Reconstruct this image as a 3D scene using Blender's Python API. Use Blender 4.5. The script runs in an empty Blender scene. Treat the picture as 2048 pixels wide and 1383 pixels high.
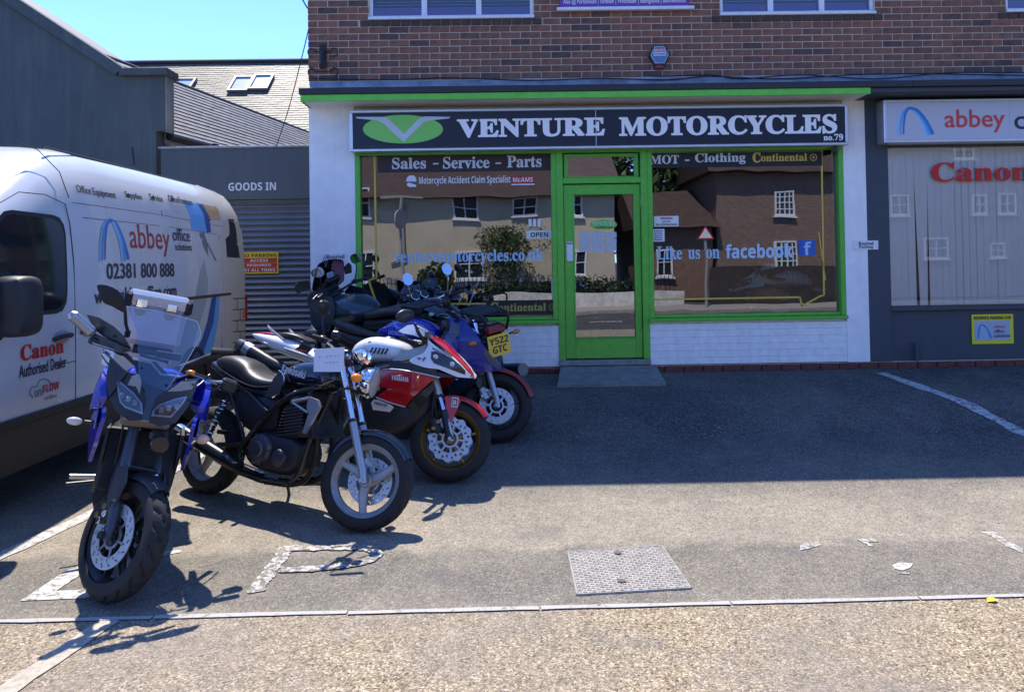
import bpy, bmesh, math, random
from math import sin, cos, pi, radians, atan2, sqrt, tan, atan
from mathutils import Vector, Matrix
from mathutils.geometry import delaunay_2d_cdt
random.seed(7)
V = Vector
sc = bpy.context.scene
COL = sc.collection

# ------------------------------------------------------------------ camera
FPX, PCX, PCY = 1500.0, 1024.0, 499.0
CAM = V((0, 0, 1.65))
_yaw, _pit, _rol = radians(.6), radians(1.0), .0155
FW = V((sin(_yaw)*cos(_pit), cos(_yaw)*cos(_pit), sin(_pit)))
_r0 = FW.cross(V((0, 0, 1))).normalized(); _u0 = _r0.cross(FW)
RT = _r0*cos(_rol) - _u0*sin(_rol); UP = _u0*cos(_rol) + _r0*sin(_rol)
cd = bpy.data.cameras.new('camera'); cam = bpy.data.objects.new('camera', cd); COL.objects.link(cam)
cam.matrix_world = Matrix(((RT.x, UP.x, -FW.x, CAM.x), (RT.y, UP.y, -FW.y, CAM.y), (RT.z, UP.z, -FW.z, CAM.z), (0, 0, 0, 1)))
cd.sensor_width = 36; cd.lens = FPX/2048*36; cd.shift_y = -(691.5-PCY)/2048; cd.clip_end = 2000; cd.clip_start = .05
sc.camera = cam
# ------------------------------------------------------------------ light
SUN = V((-.27, .70, 1.40)).normalized()
w = bpy.data.worlds.new("World"); sc.world = w; w.use_nodes = True
nt = w.node_tree; sky = nt.nodes.new('ShaderNodeTexSky'); sky.sky_type = 'NISHITA'; sky.sun_disc = False
sky.sun_elevation = math.asin(SUN.z); sky.sun_rotation = atan2(SUN.x, SUN.y)
sky.air_density = .62; sky.dust_density = 0; sky.ozone_density = 2.2
tn = nt.nodes.new('ShaderNodeMixRGB'); tn.blend_type = 'MULTIPLY'; tn.inputs[0].default_value = 1; tn.inputs[2].default_value = (.56, .695, 1.0, 1)
nt.links.new(sky.outputs[0], tn.inputs[1]); nt.links.new(tn.outputs[0], nt.nodes['Background'].inputs[0]); nt.nodes['Background'].inputs[1].default_value = .15
sl = bpy.data.lights.new('sun', 'SUN'); sl.energy = 2.5; sl.angle = radians(.53); sl.color = (1, .93, .82)
so = bpy.data.objects.new('sun', sl); COL.objects.link(so); so.rotation_euler = (-SUN).to_track_quat('-Z', 'Y').to_euler()
so.location = (0, 0, 20)
sc.view_settings.view_transform = 'Standard'; sc.view_settings.look = 'None'
sc.view_settings.exposure = 1.72; sc.view_settings.gamma = 1; sc.view_settings.use_curve_mapping = False
sc.render.engine = 'CYCLES'; sc.cycles.max_bounces = 8; sc.cycles.transparent_max_bounces = 12
sc.cycles.caustics_reflective = False; sc.cycles.caustics_refractive = False; sc.cycles.sample_clamp_indirect = 6

# ------------------------------------------------------------------ measuring helpers
def aty(px, py, Y):
    d = FW + RT*((px-PCX)/FPX) - UP*((py-PCY)/FPX); return CAM + d*(Y/d.y)
def atx(px, py, X):
    d = FW + RT*((px-PCX)/FPX) - UP*((py-PCY)/FPX); return CAM + d*(X/d.x)
PROF = [(-100, 0), (4.6, 0), (5.4, .04), (6.4, .13), (7.0, .28), (8.3, .425), (12, .45), (400, .6)]
def gz(y, x=0):      # the forecourt rises towards the shop, less so in front of the goods entrance
    t = max(0, min(1, (-2.3-x)/.9)); return gzbase(y)*(1-.88*t*t*(3-2*t))
def gzbase(y):
    for (a, za), (b, zb) in zip(PROF, PROF[1:]):
        if y <= b: return za+(zb-za)*(y-a)/(b-a)
    return .6
def gnd(px, py):
    d = FW + RT*((px-PCX)/FPX) - UP*((py-PCY)/FPX); z = 0
    for _ in range(60):
        t = (z-1.65)/d.z; z = .5*z+.5*gz(d.y*t, d.x*t)
    return CAM + d*((z-1.65)/d.z)
def rect(x0, y0, x1, y1, Y):
    xm, ym = (x0+x1)/2, (y0+y1)/2
    return aty(x0, ym, Y).x, aty(xm, y1, Y).z, aty(x1, ym, Y).x, aty(xm, y0, Y).z     # X0, Z0, X1, Z1

# ------------------------------------------------------------------ materials
MC = {}
def mat(name, col, rough=.5, metal=0, noise=0, nscale=20, bump=0, bscale=60, coat=0, spec=.5, emit=0, streak=None, col2=None, trans=0, alpha=1, ior=1.45):
    if name in MC: return MC[name]
    m = bpy.data.materials.new(name); m.use_nodes = True; t = m.node_tree; b = t.nodes['Principled BSDF']
    c = tuple(col)+(1,)
    b.inputs['Base Color'].default_value = c; b.inputs['Roughness'].default_value = rough; b.inputs['Metallic'].default_value = metal
    b.inputs['Coat Weight'].default_value = coat; b.inputs['Coat Roughness'].default_value = .04
    b.inputs['Specular IOR Level'].default_value = spec; b.inputs['IOR'].default_value = ior
    b.inputs['Transmission Weight'].default_value = trans; b.inputs['Alpha'].default_value = alpha
    if emit: b.inputs['Emission Color'].default_value = c; b.inputs['Emission Strength'].default_value = emit
    if noise or bump:
        tc = t.nodes.new('ShaderNodeTexCoord')
    if noise:
        n = t.nodes.new('ShaderNodeTexNoise'); n.inputs['Scale'].default_value = nscale; n.inputs['Detail'].default_value = 5; n.inputs['Roughness'].default_value = .65
        t.links.new(tc.outputs['Object'], n.inputs['Vector'])
        r = t.nodes.new('ShaderNodeValToRGB'); r.color_ramp.elements[0].position = .3; r.color_ramp.elements[1].position = .7
        k = col2 if col2 else [x*(1-noise) for x in col]
        r.color_ramp.elements[0].color = tuple(k)+(1,); r.color_ramp.elements[1].color = tuple(min(1, x*(1+(0 if col2 else noise*.5))) for x in col)+(1,)
        t.links.new(n.outputs[0], r.inputs[0]); t.links.new(r.outputs[0], b.inputs['Base Color'])
        mr = t.nodes.new('ShaderNodeMapRange'); mr.inputs[3].default_value = max(0, rough-.08); mr.inputs[4].default_value = min(1, rough+.1)
        t.links.new(n.outputs[0], mr.inputs[0]); t.links.new(mr.outputs[0], b.inputs['Roughness'])
    if streak:      # rain streaks and dirt: stretched noise mixed over the colour
        amt, sc_ol = streak; tc3 = t.nodes.new('ShaderNodeTexCoord'); mp = t.nodes.new('ShaderNodeMapping'); mp.inputs['Scale'].default_value = (3.2, 3.2, .28)
        n3 = t.nodes.new('ShaderNodeTexNoise'); n3.inputs['Scale'].default_value = 2.2; n3.inputs['Detail'].default_value = 9; n3.inputs['Roughness'].default_value = .72
        t.links.new(tc3.outputs['Object'], mp.inputs[0]); t.links.new(mp.outputs[0], n3.inputs['Vector'])
        m3 = t.nodes.new('ShaderNodeMapRange'); m3.inputs[1].default_value = .48; m3.inputs[2].default_value = .78; m3.inputs[4].default_value = amt; t.links.new(n3.outputs[0], m3.inputs[0])
        mx3 = t.nodes.new('ShaderNodeMixRGB'); t.links.new(m3.outputs[0], mx3.inputs[0]); mx3.inputs[2].default_value = tuple(sc_ol)+(1,)
        if b.inputs['Base Color'].links: t.links.new(b.inputs['Base Color'].links[0].from_socket, mx3.inputs[1])
        else: mx3.inputs[1].default_value = c
        t.links.new(mx3.outputs[0], b.inputs['Base Color'])
    if bump:
        n2 = t.nodes.new('ShaderNodeTexNoise'); n2.inputs['Scale'].default_value = bscale; n2.inputs['Detail'].default_value = 4
        t.links.new(tc.outputs['Object'], n2.inputs['Vector'])
        bp = t.nodes.new('ShaderNodeBump'); bp.inputs['Strength'].default_value = bump; bp.inputs['Distance'].default_value = .01
        t.links.new(n2.outputs[0], bp.inputs['Height']); t.links.new(bp.outputs[0], b.inputs['Normal'])
    MC[name] = m; return m
def glassmat(name, refl=.3, tint=(.75, .8, .8), rough=0.0, wav=0):
    if name in MC: return MC[name]
    m = bpy.data.materials.new(name); m.use_nodes = True; t = m.node_tree; t.nodes.clear()
    o = t.nodes.new('ShaderNodeOutputMaterial'); mx = t.nodes.new('ShaderNodeMixShader'); tr = t.nodes.new('ShaderNodeBsdfTransparent')
    gl = t.nodes.new('ShaderNodeBsdfGlossy'); gl.inputs['Roughness'].default_value = rough; tr.inputs[0].default_value = tuple(tint)+(1,)
    gl.inputs[0].default_value = (.95, .97, 1, 1)
    fr = t.nodes.new('ShaderNodeFresnel'); fr.inputs[0].default_value = 1.5
    ad = t.nodes.new('ShaderNodeMath'); ad.operation = 'ADD'; ad.inputs[1].default_value = refl; ad.use_clamp = True
    t.links.new(fr.outputs[0], ad.inputs[0]); t.links.new(ad.outputs[0], mx.inputs[0])
    t.links.new(tr.outputs[0], mx.inputs[1]); t.links.new(gl.outputs[0], mx.inputs[2]); t.links.new(mx.outputs[0], o.inputs[0])
    if wav:
        tc = t.nodes.new('ShaderNodeTexCoord'); n = t.nodes.new('ShaderNodeTexNoise'); n.inputs['Scale'].default_value = 1.6; n.inputs['Detail'].default_value = 1
        bp = t.nodes.new('ShaderNodeBump'); bp.inputs['Strength'].default_value = wav; bp.inputs['Distance'].default_value = .02
        t.links.new(tc.outputs['Object'], n.inputs['Vector']); t.links.new(n.outputs[0], bp.inputs['Height']); t.links.new(bp.outputs[0], gl.inputs['Normal'])
    MC[name] = m; return m

# ------------------------------------------------------------------ mesh builder
def catmull(p, k=4, closed=False):
    p = [V(q) for q in p]; n = len(p); out = []
    rng = n if closed else n-1
    for i in range(rng):
        a = p[(i-1) % n] if (closed or i > 0) else p[i]*2-p[i+1]
        b, c = p[i], p[(i+1) % n]
        d = p[(i+2) % n] if (closed or i+2 < n) else c*2-b
        for j in range(k):
            t = j/k; out.append(.5*((2*b)+(c-a)*t+(2*a-5*b+4*c-d)*t*t+(3*b-a-3*c+d)*t**3))
    if not closed: out.append(p[-1])
    return out
def inpoly(x, y, P):
    c = False; j = len(P)-1
    for i in range(len(P)):
        if (P[i][1] > y) != (P[j][1] > y) and x < (P[j][0]-P[i][0])*(y-P[i][1])/(P[j][1]-P[i][1])+P[i][0]: c = not c
        j = i
    return c
class MB:
    def __init__(s, M=None): s.v = []; s.f = []; s.mi = []; s.M = M or Matrix(); s.k = 0
    def add(s, vs, fs):
        b = len(s.v); s.v += [s.M @ V(p) for p in vs]
        for f in fs: s.f.append([b+i for i in f]); s.mi.append(s.k)
        return s
    def box(s, c, d, R=None, bev=0):
        x, y, z = [q/2 for q in d]; c = V(c)
        if bev:
            b = min(bev, x*.9, y*.9, z*.9); vs = []; ids = {}
            for sx in (-1, 1):
                for sy in (-1, 1):
                    for sz in (-1, 1):
                        for a in range(3):
                            p = [sx*(x-b), sy*(y-b), sz*(z-b)]; p[a] = (sx*x, sy*y, sz*z)[a]
                            ids[(sx, sy, sz, a)] = len(vs); vs.append(V(p))
            F = []
            q = ((-1, -1), (1, -1), (1, 1), (-1, 1))
            for a in range(3):
                for sg in (-1, 1):
                    f = []
                    for (u, v_) in q:
                        k = [0, 0, 0]; k[a] = sg; k[(a+1) % 3] = u; k[(a+2) % 3] = v_; f.append(ids[(k[0], k[1], k[2], a)])
                    F.append(f if sg > 0 else f[::-1])
            for a in range(3):
                b1, b2 = (a+1) % 3, (a+2) % 3
                for u in (-1, 1):
                    for v_ in (-1, 1):
                        k0 = [0, 0, 0]; k0[a] = -1; k0[b1] = u; k0[b2] = v_; k1 = k0[:]; k1[a] = 1
                        f = [ids[(*k0, b1)], ids[(*k1, b1)], ids[(*k1, b2)], ids[(*k0, b2)]]
                        F.append(f if u*v_ < 0 else f[::-1])
            for sx in (-1, 1):
                for sy in (-1, 1):
                    for sz in (-1, 1):
                        f = [ids[(sx, sy, sz, a)] for a in range(3)]; F.append(f if sx*sy*sz > 0 else f[::-1])
        else:
            vs = [V((i*x, j*y, k*z)) for i in (-1, 1) for j in (-1, 1) for k in (-1, 1)]
            F = [(0, 1, 3, 2), (4, 6, 7, 5), (0, 4, 5, 1), (2, 3, 7, 6), (0, 2, 6, 4), (1, 5, 7, 3)]
        if R is not None: vs = [R @ p for p in vs]
        return s.add([p+c for p in vs], F)
    def bx(s, x0, y0, z0, x1, y1, z1, bev=0): return s.box(((x0+x1)/2, (y0+y1)/2, (z0+z1)/2), (abs(x1-x0), abs(y1-y0), abs(z1-z0)), bev=bev)
    def tube(s, pts, r, n=10, sm=0, flat=1.0):
        P = catmull(pts, sm) if sm else [V(p) for p in pts]; m = len(P)
        R = r if isinstance(r, (list, tuple)) else [r]*m
        if len(R) != m: R = [R[0]+(R[-1]-R[0])*i/(m-1) if len(R) == 2 else R[min(len(R)-1, int(round(i*(len(R)-1)/(m-1))))] for i in range(m)]
        rings = []; up = None
        for i in range(m):
            t = (P[min(i+1, m-1)]-P[max(i-1, 0)]).normalized()
            if up is None: up = V((0, 0, 1)) if abs(t.z) < .9 else V((1, 0, 0))
            a = t.cross(up).normalized(); b = a.cross(t).normalized(); up = b
            rings.append([P[i]+(a*cos(2*pi*j/n)+b*sin(2*pi*j/n)*flat)*R[i] for j in range(n)])
        return s.loft(rings)
    def loft(s, rings, cap=True, closed=True):
        n = len(rings[0]); vs = [p for r in rings for p in r]; F = []
        for i in range(len(rings)-1):
            for j in range(n if closed else n-1):
                k = (j+1) % n; F.append((i*n+j, i*n+k, (i+1)*n+k, (i+1)*n+j))
        if cap and closed: F.append(tuple(range(n))[::-1]); F.append(tuple((len(rings)-1)*n+j for j in range(n)))
        return s.add(vs, F)
    def lathe(s, prof, c=(0, 0, 0), ax=(0, 1, 0), n=32, a0=0, a1=2*pi, closed=False, mod=None, ref=None):
        ax = V(ax).normalized(); u = V(ref) if ref else (V((1, 0, 0)) if abs(ax.x) < .9 else V((0, 0, 1)))
        u = (u-ax*u.dot(ax)).normalized(); v_ = u.cross(ax) if False else ax.cross(u)
        full = abs(a1-a0-2*pi) < 1e-6; m = n if full else n+1; vs = []; k = len(prof); c = V(c)
        for i in range(m):
            a = a0+(a1-a0)*i/n
            for q, (r, h) in enumerate(prof):
                if mod: r, h = mod(a, q, r, h)
                vs.append(c+ax*h+(u*cos(a)+v_*sin(a))*r)
        F = []
        for i in range(n):
            i2 = (i+1) % m
            for q in range(k if closed else k-1):
                q2 = (q+1) % k; F.append((i*k+q, i*k+q2, i2*k+q2, i2*k+q))
        if closed and not full: F.append(tuple(range(k))); F.append(tuple((m-1)*k+q for q in range(k))[::-1])
        return s.add(vs, F)
    def cyl(s, c0, c1, r, n=16, r1=None, bev=0):
        c0, c1 = V(c0), V(c1); L = (c1-c0).length; r1 = r if r1 is None else r1
        pr = [(0, 0), (r-bev, 0), (r, bev), (r1, L-bev), (r1-bev, L), (0, L)] if bev else [(0, 0), (r, 0), (r1, L), (0, L)]
        return s.lathe(pr, c0, c1-c0, n)
    def ball(s, c, r, n=14, sc_=(1, 1, 1), a0=-pi/2, a1=pi/2, R=None):
        k = 8; P = [[cos(a0+(a1-a0)*i/k), sin(a0+(a1-a0)*i/k)] for i in range(k+1)]; vs = []
        for i in range(n):
            a = 2*pi*i/n
            for (p, h) in P:
                q = V((cos(a)*p*r*sc_[0], sin(a)*p*r*sc_[1], h*r*sc_[2])); vs.append(V(c)+(R @ q if R else q))
        F = [(i*(k+1)+q, ((i+1) % n)*(k+1)+q, ((i+1) % n)*(k+1)+q+1, i*(k+1)+q+1) for i in range(n) for q in range(k)]
        return s.add(vs, F)
    def prism(s, poly, o, ux, uy, uz, d):      # polygon in (ux,uy) extruded d along uz
        o, ux, uy, uz = V(o), V(ux), V(uy), V(uz); n = len(poly)
        a = [o+ux*p[0]+uy*p[1] for p in poly]; b = [p+uz*d for p in a]
        return s.add(a+b, [tuple(range(n))[::-1], tuple(range(n, 2*n))]+[(i, (i+1) % n, n+(i+1) % n, n+i) for i in range(n)])
    def panel(s, poly, fo, fi, g=.05, sm=0, holes=()):   # sheet with thickness: outline in 2D, fo/fi map (u,v) to outer/inner points
        P = [tuple(p[:2]) for p in (catmull([V((a, b, 0)) for a, b in poly], sm, True) if sm else [V((a, b, 0)) for a, b in poly])]
        Q = []
        for i in range(len(P)):
            a, b = P[i], P[(i+1) % len(P)]; L = math.dist(a, b); k = max(1, int(L/g))
            Q += [(a[0]+(b[0]-a[0])*j/k, a[1]+(b[1]-a[1])*j/k) for j in range(k)]
        nb = len(Q); pts = [V(q) for q in Q]
        x0, x1 = min(p[0] for p in Q), max(p[0] for p in Q); y0, y1 = min(p[1] for p in Q), max(p[1] for p in Q)
        yy = y0+g/2
        while yy < y1:
            xx = x0+g/2
            while xx < x1:
                if inpoly(xx, yy, Q) and min((xx-q[0])**2+(yy-q[1])**2 for q in Q) > (g*.5)**2: pts.append(V((xx, yy)))
                xx += g
            yy += g
        ov, oe, of, a_, b_, c_ = delaunay_2d_cdt(pts, [(i, (i+1) % nb) for i in range(nb)], [], 1, 1e-6)
        A = [fo(p.x, p.y) for p in ov]; B = [fi(p.x, p.y) for p in ov]; n = len(ov)
        F = [tuple(f) for f in of]+[tuple(i+n for i in f)[::-1] for f in of]
        cnt = {}
        for f in of:
            for i in range(3):
                e = (f[i], f[(i+1) % 3]); cnt[e] = 1
        for (a, b) in cnt:
            if (b, a) not in cnt: F.append((b, a, a+n, b+n))
        return s.add(A+B, F)
    def blob(s, secs, n=20, e=2.4, ax='x'):    # sections (x, z0, z1, halfwidth)
        rings = []
        for sec in secs:
            x, z0, z1, hw = sec[:4]; ee = sec[4] if len(sec) > 4 else e; y0 = sec[5] if len(sec) > 5 else 0
            zc, hz = (z0+z1)/2, (z1-z0)/2; r = []
            for j in range(n):
                a = 2*pi*j/n; ca, sa = cos(a), sin(a)
                r.append(V((x, y0+hw*math.copysign(abs(ca)**(2/ee), ca), zc+hz*math.copysign(abs(sa)**(2/ee), sa))))
            rings.append(r)
        return s.loft(rings)
    def sblob(s, secs, k=3, n=20, e=2.4):      # the same, smoothed between sections
        m = max(len(q) for q in secs); q = [tuple(a)+((e, 0)[len(a)-4:] if len(a) < 6 else ()) for a in secs]; out = []
        for i in range(len(q)-1):
            a = q[max(i-1, 0)]; b = q[i]; c = q[i+1]; d = q[min(i+2, len(q)-1)]
            for j in range(k):
                t = j/k; out.append(tuple(.5*((2*b[w])+(c[w]-a[w])*t+(2*a[w]-5*b[w]+4*c[w]-d[w])*t*t+(3*b[w]-a[w]-3*c[w]+d[w])*t**3) for w in range(6)))
        out.append(q[-1]); return s.blob(out, n, e)
    def build(s, name, mats, parent=None, ang=35, mw=None, norm=True):
        me = bpy.data.meshes.new(name); me.from_pydata([tuple(p) for p in s.v], [], s.f)
        if not isinstance(mats, (list, tuple)): mats = [mats]
        for m in mats: me.materials.append(m)
        if len(mats) > 1: me.polygons.foreach_set('material_index', s.mi)
        if norm:
            b = bmesh.new(); b.from_mesh(me); bmesh.ops.recalc_face_normals(b, faces=b.faces); b.to_mesh(me); b.free()
        if ang: me.shade_smooth(); me.set_sharp_from_angle(angle=radians(ang))
        o = bpy.data.objects.new(name, me); COL.objects.link(o)
        if parent: o.parent = parent
        if mw is not None: o.matrix_local = mw
        return o
def thing(name, label, cat, loc=(0, 0, 0), rot=(0, 0, 0), group=None):
    o = bpy.data.objects.new(name, None); COL.objects.link(o); o.location = loc; o.rotation_euler = rot; o.empty_display_size = .1
    o['label'] = label; o['category'] = cat
    if group: o['group'] = group
    return o
def tag(o, label, cat, group=None):
    o['label'] = label; o['category'] = cat
    if group: o['group'] = group
    return o
def struct(o): o['kind'] = 'structure'; return o
def stuff(o): o['kind'] = 'stuff'; return o
# lettering: the built-in font, and its mathematical bold serif / bold sans letters
def uni(t, U, L, D):
    return ''.join(chr(U+ord(c)-65) if 'A' <= c <= 'Z' else chr(L+ord(c)-97) if 'a' <= c <= 'z' else chr(D+ord(c)-48) if '0' <= c <= '9' else c for c in t)
def serif(t): return uni(t, 0x1D400, 0x1D41A, 0x1D7CE)
def bold(t): return uni(t, 0x1D5D4, 0x1D5EE, 0x1D7EC)
def txt(body, o, ux, uy, wd, ht, m, parent, name='lettering', ext=.0015, fat=0, shear=0, off=.001):
    c = bpy.data.curves.new('t', 'FONT'); c.body = body; c.size = 1; c.resolution_u = 4; c.offset = fat; c.shear = shear; c.extrude = .01
    t = bpy.data.objects.new('t', c); COL.objects.link(t); dg = bpy.context.evaluated_depsgraph_get(); dg.update()
    me = bpy.data.meshes.new_from_object(t.evaluated_get(dg)); bpy.data.objects.remove(t); bpy.data.curves.remove(c)
    xs = [v.co.x for v in me.vertices]; ys = [v.co.y for v in me.vertices]
    x0, x1, y0, y1 = min(xs), max(xs), min(ys), max(ys)
    ux, uy, o = V(ux).normalized(), V(uy).normalized(), V(o); n = ux.cross(uy).normalized()
    sx, sy = wd/(x1-x0), ht/(y1-y0)
    for v in me.vertices:
        p = v.co; q = o+ux*((p.x-x0)*sx)+uy*((p.y-y0)*sy)+n*(off+(ext if p.z > 0 else 0)); v.co = q
    me.materials.clear(); me.materials.append(m); me.name = name
    ob = bpy.data.objects.new(name, me); COL.objects.link(ob)
    if parent: ob.parent = parent
    return ob
def txr(body, x0, y0, x1, y1, Y, m, parent, name='lettering', **k):     # lettering on a plane facing the street, box measured in the photograph
    X0, Z0, X1, Z1 = rect(x0, y0, x1, y1, Y)
    return txt(body, (X0, Y, Z0), (1, 0, 0), (0, 0, 1), X1-X0, Z1-Z0, m, parent, name=name, **k)
# ------------------------------------------------------------------ materials of the setting
def ground_mat(name, stones, gscale, zones=None, tan=(.30, .235, .14), tanamt=.35, bump=.6, crack=False):
    m = bpy.data.materials.new(name); m.use_nodes = True; t = m.node_tree; b = t.nodes['Principled BSDF']; L = t.links.new
    N = lambda k, **kw: t.nodes.new(k)
    tc = N('ShaderNodeTexCoord'); vo = N('ShaderNodeTexVoronoi'); vo.inputs['Scale'].default_value = gscale
    n0 = N('ShaderNodeTexNoise'); n0.inputs['Scale'].default_value = gscale*.35; n0.inputs['Detail'].default_value = 2
    ad = N('ShaderNodeVectorMath'); ad.operation = 'MULTIPLY_ADD'; ad.inputs[1].default_value = (.02, .02, .02)
    L(tc.outputs['Object'], n0.inputs['Vector']); L(n0.outputs['Color'], ad.inputs[0]); L(tc.outputs['Object'], ad.inputs[2]); L(ad.outputs[0], vo.inputs['Vector'])
    sp = N('ShaderNodeSeparateColor'); L(vo.outputs['Color'], sp.inputs[0])
    r = N('ShaderNodeValToRGB'); L(sp.outputs[0], r.inputs[0]); cr = r.color_ramp
    cr.elements[0].color = tuple(stones[0])+(1,); cr.elements[1].color = tuple(stones[-1])+(1,)
    for i, s_ in enumerate(stones[1:-1]):
        e = cr.elements.new((i+1)/(len(stones)-1)); e.color = tuple(s_)+(1,)
    # large soft variation
    n1 = N('ShaderNodeTexNoise'); n1.inputs['Scale'].default_value = 1.1; n1.inputs['Detail'].default_value = 7; n1.inputs['Roughness'].default_value = .62
    L(tc.outputs['Object'], n1.inputs['Vector'])
    mr = N('ShaderNodeMapRange'); mr.inputs[1].default_value = .4; mr.inputs[2].default_value = .65; mr.inputs[4].default_value = tanamt
    L(n1.outputs[0], mr.inputs[0])
    mx = N('ShaderNodeMixRGB'); L(r.outputs[0], mx.inputs[1]); mx.inputs[2].default_value = tuple(tan)+(1,)
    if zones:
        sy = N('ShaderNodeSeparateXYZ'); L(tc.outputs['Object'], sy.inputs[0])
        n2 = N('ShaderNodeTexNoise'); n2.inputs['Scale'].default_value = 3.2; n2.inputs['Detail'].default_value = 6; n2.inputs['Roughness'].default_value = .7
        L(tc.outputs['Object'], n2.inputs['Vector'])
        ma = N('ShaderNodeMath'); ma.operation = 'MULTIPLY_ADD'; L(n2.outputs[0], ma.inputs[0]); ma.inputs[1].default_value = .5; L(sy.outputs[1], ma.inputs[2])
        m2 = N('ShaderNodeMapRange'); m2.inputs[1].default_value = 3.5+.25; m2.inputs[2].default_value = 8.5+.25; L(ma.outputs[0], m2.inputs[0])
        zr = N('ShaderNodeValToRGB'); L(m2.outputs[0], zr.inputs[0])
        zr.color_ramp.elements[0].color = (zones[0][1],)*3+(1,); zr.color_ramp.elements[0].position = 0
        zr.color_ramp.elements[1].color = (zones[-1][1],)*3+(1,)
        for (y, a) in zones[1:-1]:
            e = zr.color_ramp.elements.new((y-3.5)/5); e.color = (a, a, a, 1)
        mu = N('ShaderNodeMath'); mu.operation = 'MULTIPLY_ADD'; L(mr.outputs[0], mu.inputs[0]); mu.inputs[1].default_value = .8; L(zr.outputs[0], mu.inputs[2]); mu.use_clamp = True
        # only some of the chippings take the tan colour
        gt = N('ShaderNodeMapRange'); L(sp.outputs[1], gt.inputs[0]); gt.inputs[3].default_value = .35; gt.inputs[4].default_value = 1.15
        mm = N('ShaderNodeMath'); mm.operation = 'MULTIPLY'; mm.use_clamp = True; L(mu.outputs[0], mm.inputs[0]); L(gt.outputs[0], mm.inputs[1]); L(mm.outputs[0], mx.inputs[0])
    else: L(mr.outputs[0], mx.inputs[0])
    # flecks, and blots of oil with soft edges
    vf_ = N('ShaderNodeTexVoronoi'); vf_.inputs['Scale'].default_value = 7; L(tc.outputs['Object'], vf_.inputs['Vector'])
    # fine dirt
    n3 = N('ShaderNodeTexNoise'); n3.inputs['Scale'].default_value = 9; n3.inputs['Detail'].default_value = 8; n3.inputs['Roughness'].default_value = .75; L(tc.outputs['Object'], n3.inputs['Vector'])
    m3 = N('ShaderNodeMapRange'); m3.inputs[1].default_value = .3; m3.inputs[2].default_value = .7; m3.inputs[3].default_value = .78; m3.inputs[4].default_value = 1.18; L(n3.outputs[0], m3.inputs[0])
    mm2 = N('ShaderNodeVectorMath'); mm2.operation = 'SCALE'; L(mx.outputs[0], mm2.inputs[0]); L(m3.outputs[0], mm2.inputs['Scale'])
    n4 = N('ShaderNodeTexNoise'); n4.inputs['Scale'].default_value = 1.7; n4.inputs['Detail'].default_value = 3; n4.inputs['Roughness'].default_value = .5; L(ad.outputs[0], n4.inputs['Vector'])
    m4 = N('ShaderNodeMapRange'); m4.inputs[1].default_value = .60; m4.inputs[2].default_value = .70; m4.inputs[3].default_value = 0; m4.inputs[4].default_value = .45; L(n4.outputs[0], m4.inputs[0])
    mo = N('ShaderNodeMixRGB'); L(m4.outputs[0], mo.inputs[0]); L(mm2.outputs[0], mo.inputs[1]); mo.inputs[2].default_value = (.10, .095, .095, 1)
    m5 = N('ShaderNodeMapRange'); m5.inputs[1].default_value = .035; m5.inputs[2].default_value = .06; m5.inputs[3].default_value = .8; m5.inputs[4].default_value = 0; L(vf_.outputs['Distance'], m5.inputs[0])
    s5 = N('ShaderNodeSeparateColor'); L(vf_.outputs['Color'], s5.inputs[0]); r5 = N('ShaderNodeValToRGB'); r5.color_ramp.interpolation = 'CONSTANT'; r5.color_ramp.elements[0].color = (.015, .015, .015, 1); r5.color_ramp.elements[1].color = (.45, .42, .38, 1); r5.color_ramp.elements[1].position = .55; L(s5.outputs[0], r5.inputs[0])
    m6 = N('ShaderNodeMixRGB'); L(m5.outputs[0], m6.inputs[0]); L(mo.outputs[0], m6.inputs[1]); L(r5.outputs[0], m6.inputs[2])
    L(m6.outputs[0], b.inputs['Base Color']); b.inputs['Roughness'].default_value = .85; b.inputs['Specular IOR Level'].default_value = .35
    bp = N('ShaderNodeBump'); bp.inputs['Strength'].default_value = bump; bp.inputs['Distance'].default_value = .006
    L(vo.outputs['Distance'], bp.inputs['Height']); bp.invert = True; L(bp.outputs[0], b.inputs['Normal'])
    m['mixnode'] = mm2.name
    return m
A1, A2, A3, A4 = (.017, .018, .018), (.044, .045, .045), (.084, .083, .080), (.25, .23, .195)
M_fore = ground_mat('asphalt_forecourt', [A1, A2, A2, A3, A3, A4], 130, zones=[(3.5, .62), (3.72, .34), (4.30, .30), (4.42, .72), (5.0, .66), (5.55, .22), (6.4, .0), (8.5, .0)], tan=(.37, .315, .235), tanamt=.3)  # surface bands with light painted in: tan lifted where sunlit, dark in the shadow
M_pave = ground_mat('gravel_pavement', [(.055, .044, .03), (.19, .148, .092), (.265, .208, .128), (.33, .262, .165), (.54, .46, .34)], 125, tan=(.20, .175, .155), tanamt=.6, bump=.5)
M_road = ground_mat('asphalt_road', [A1, A2, A2, A3], 90, tan=(.12, .11, .1), tanamt=.3)
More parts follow.
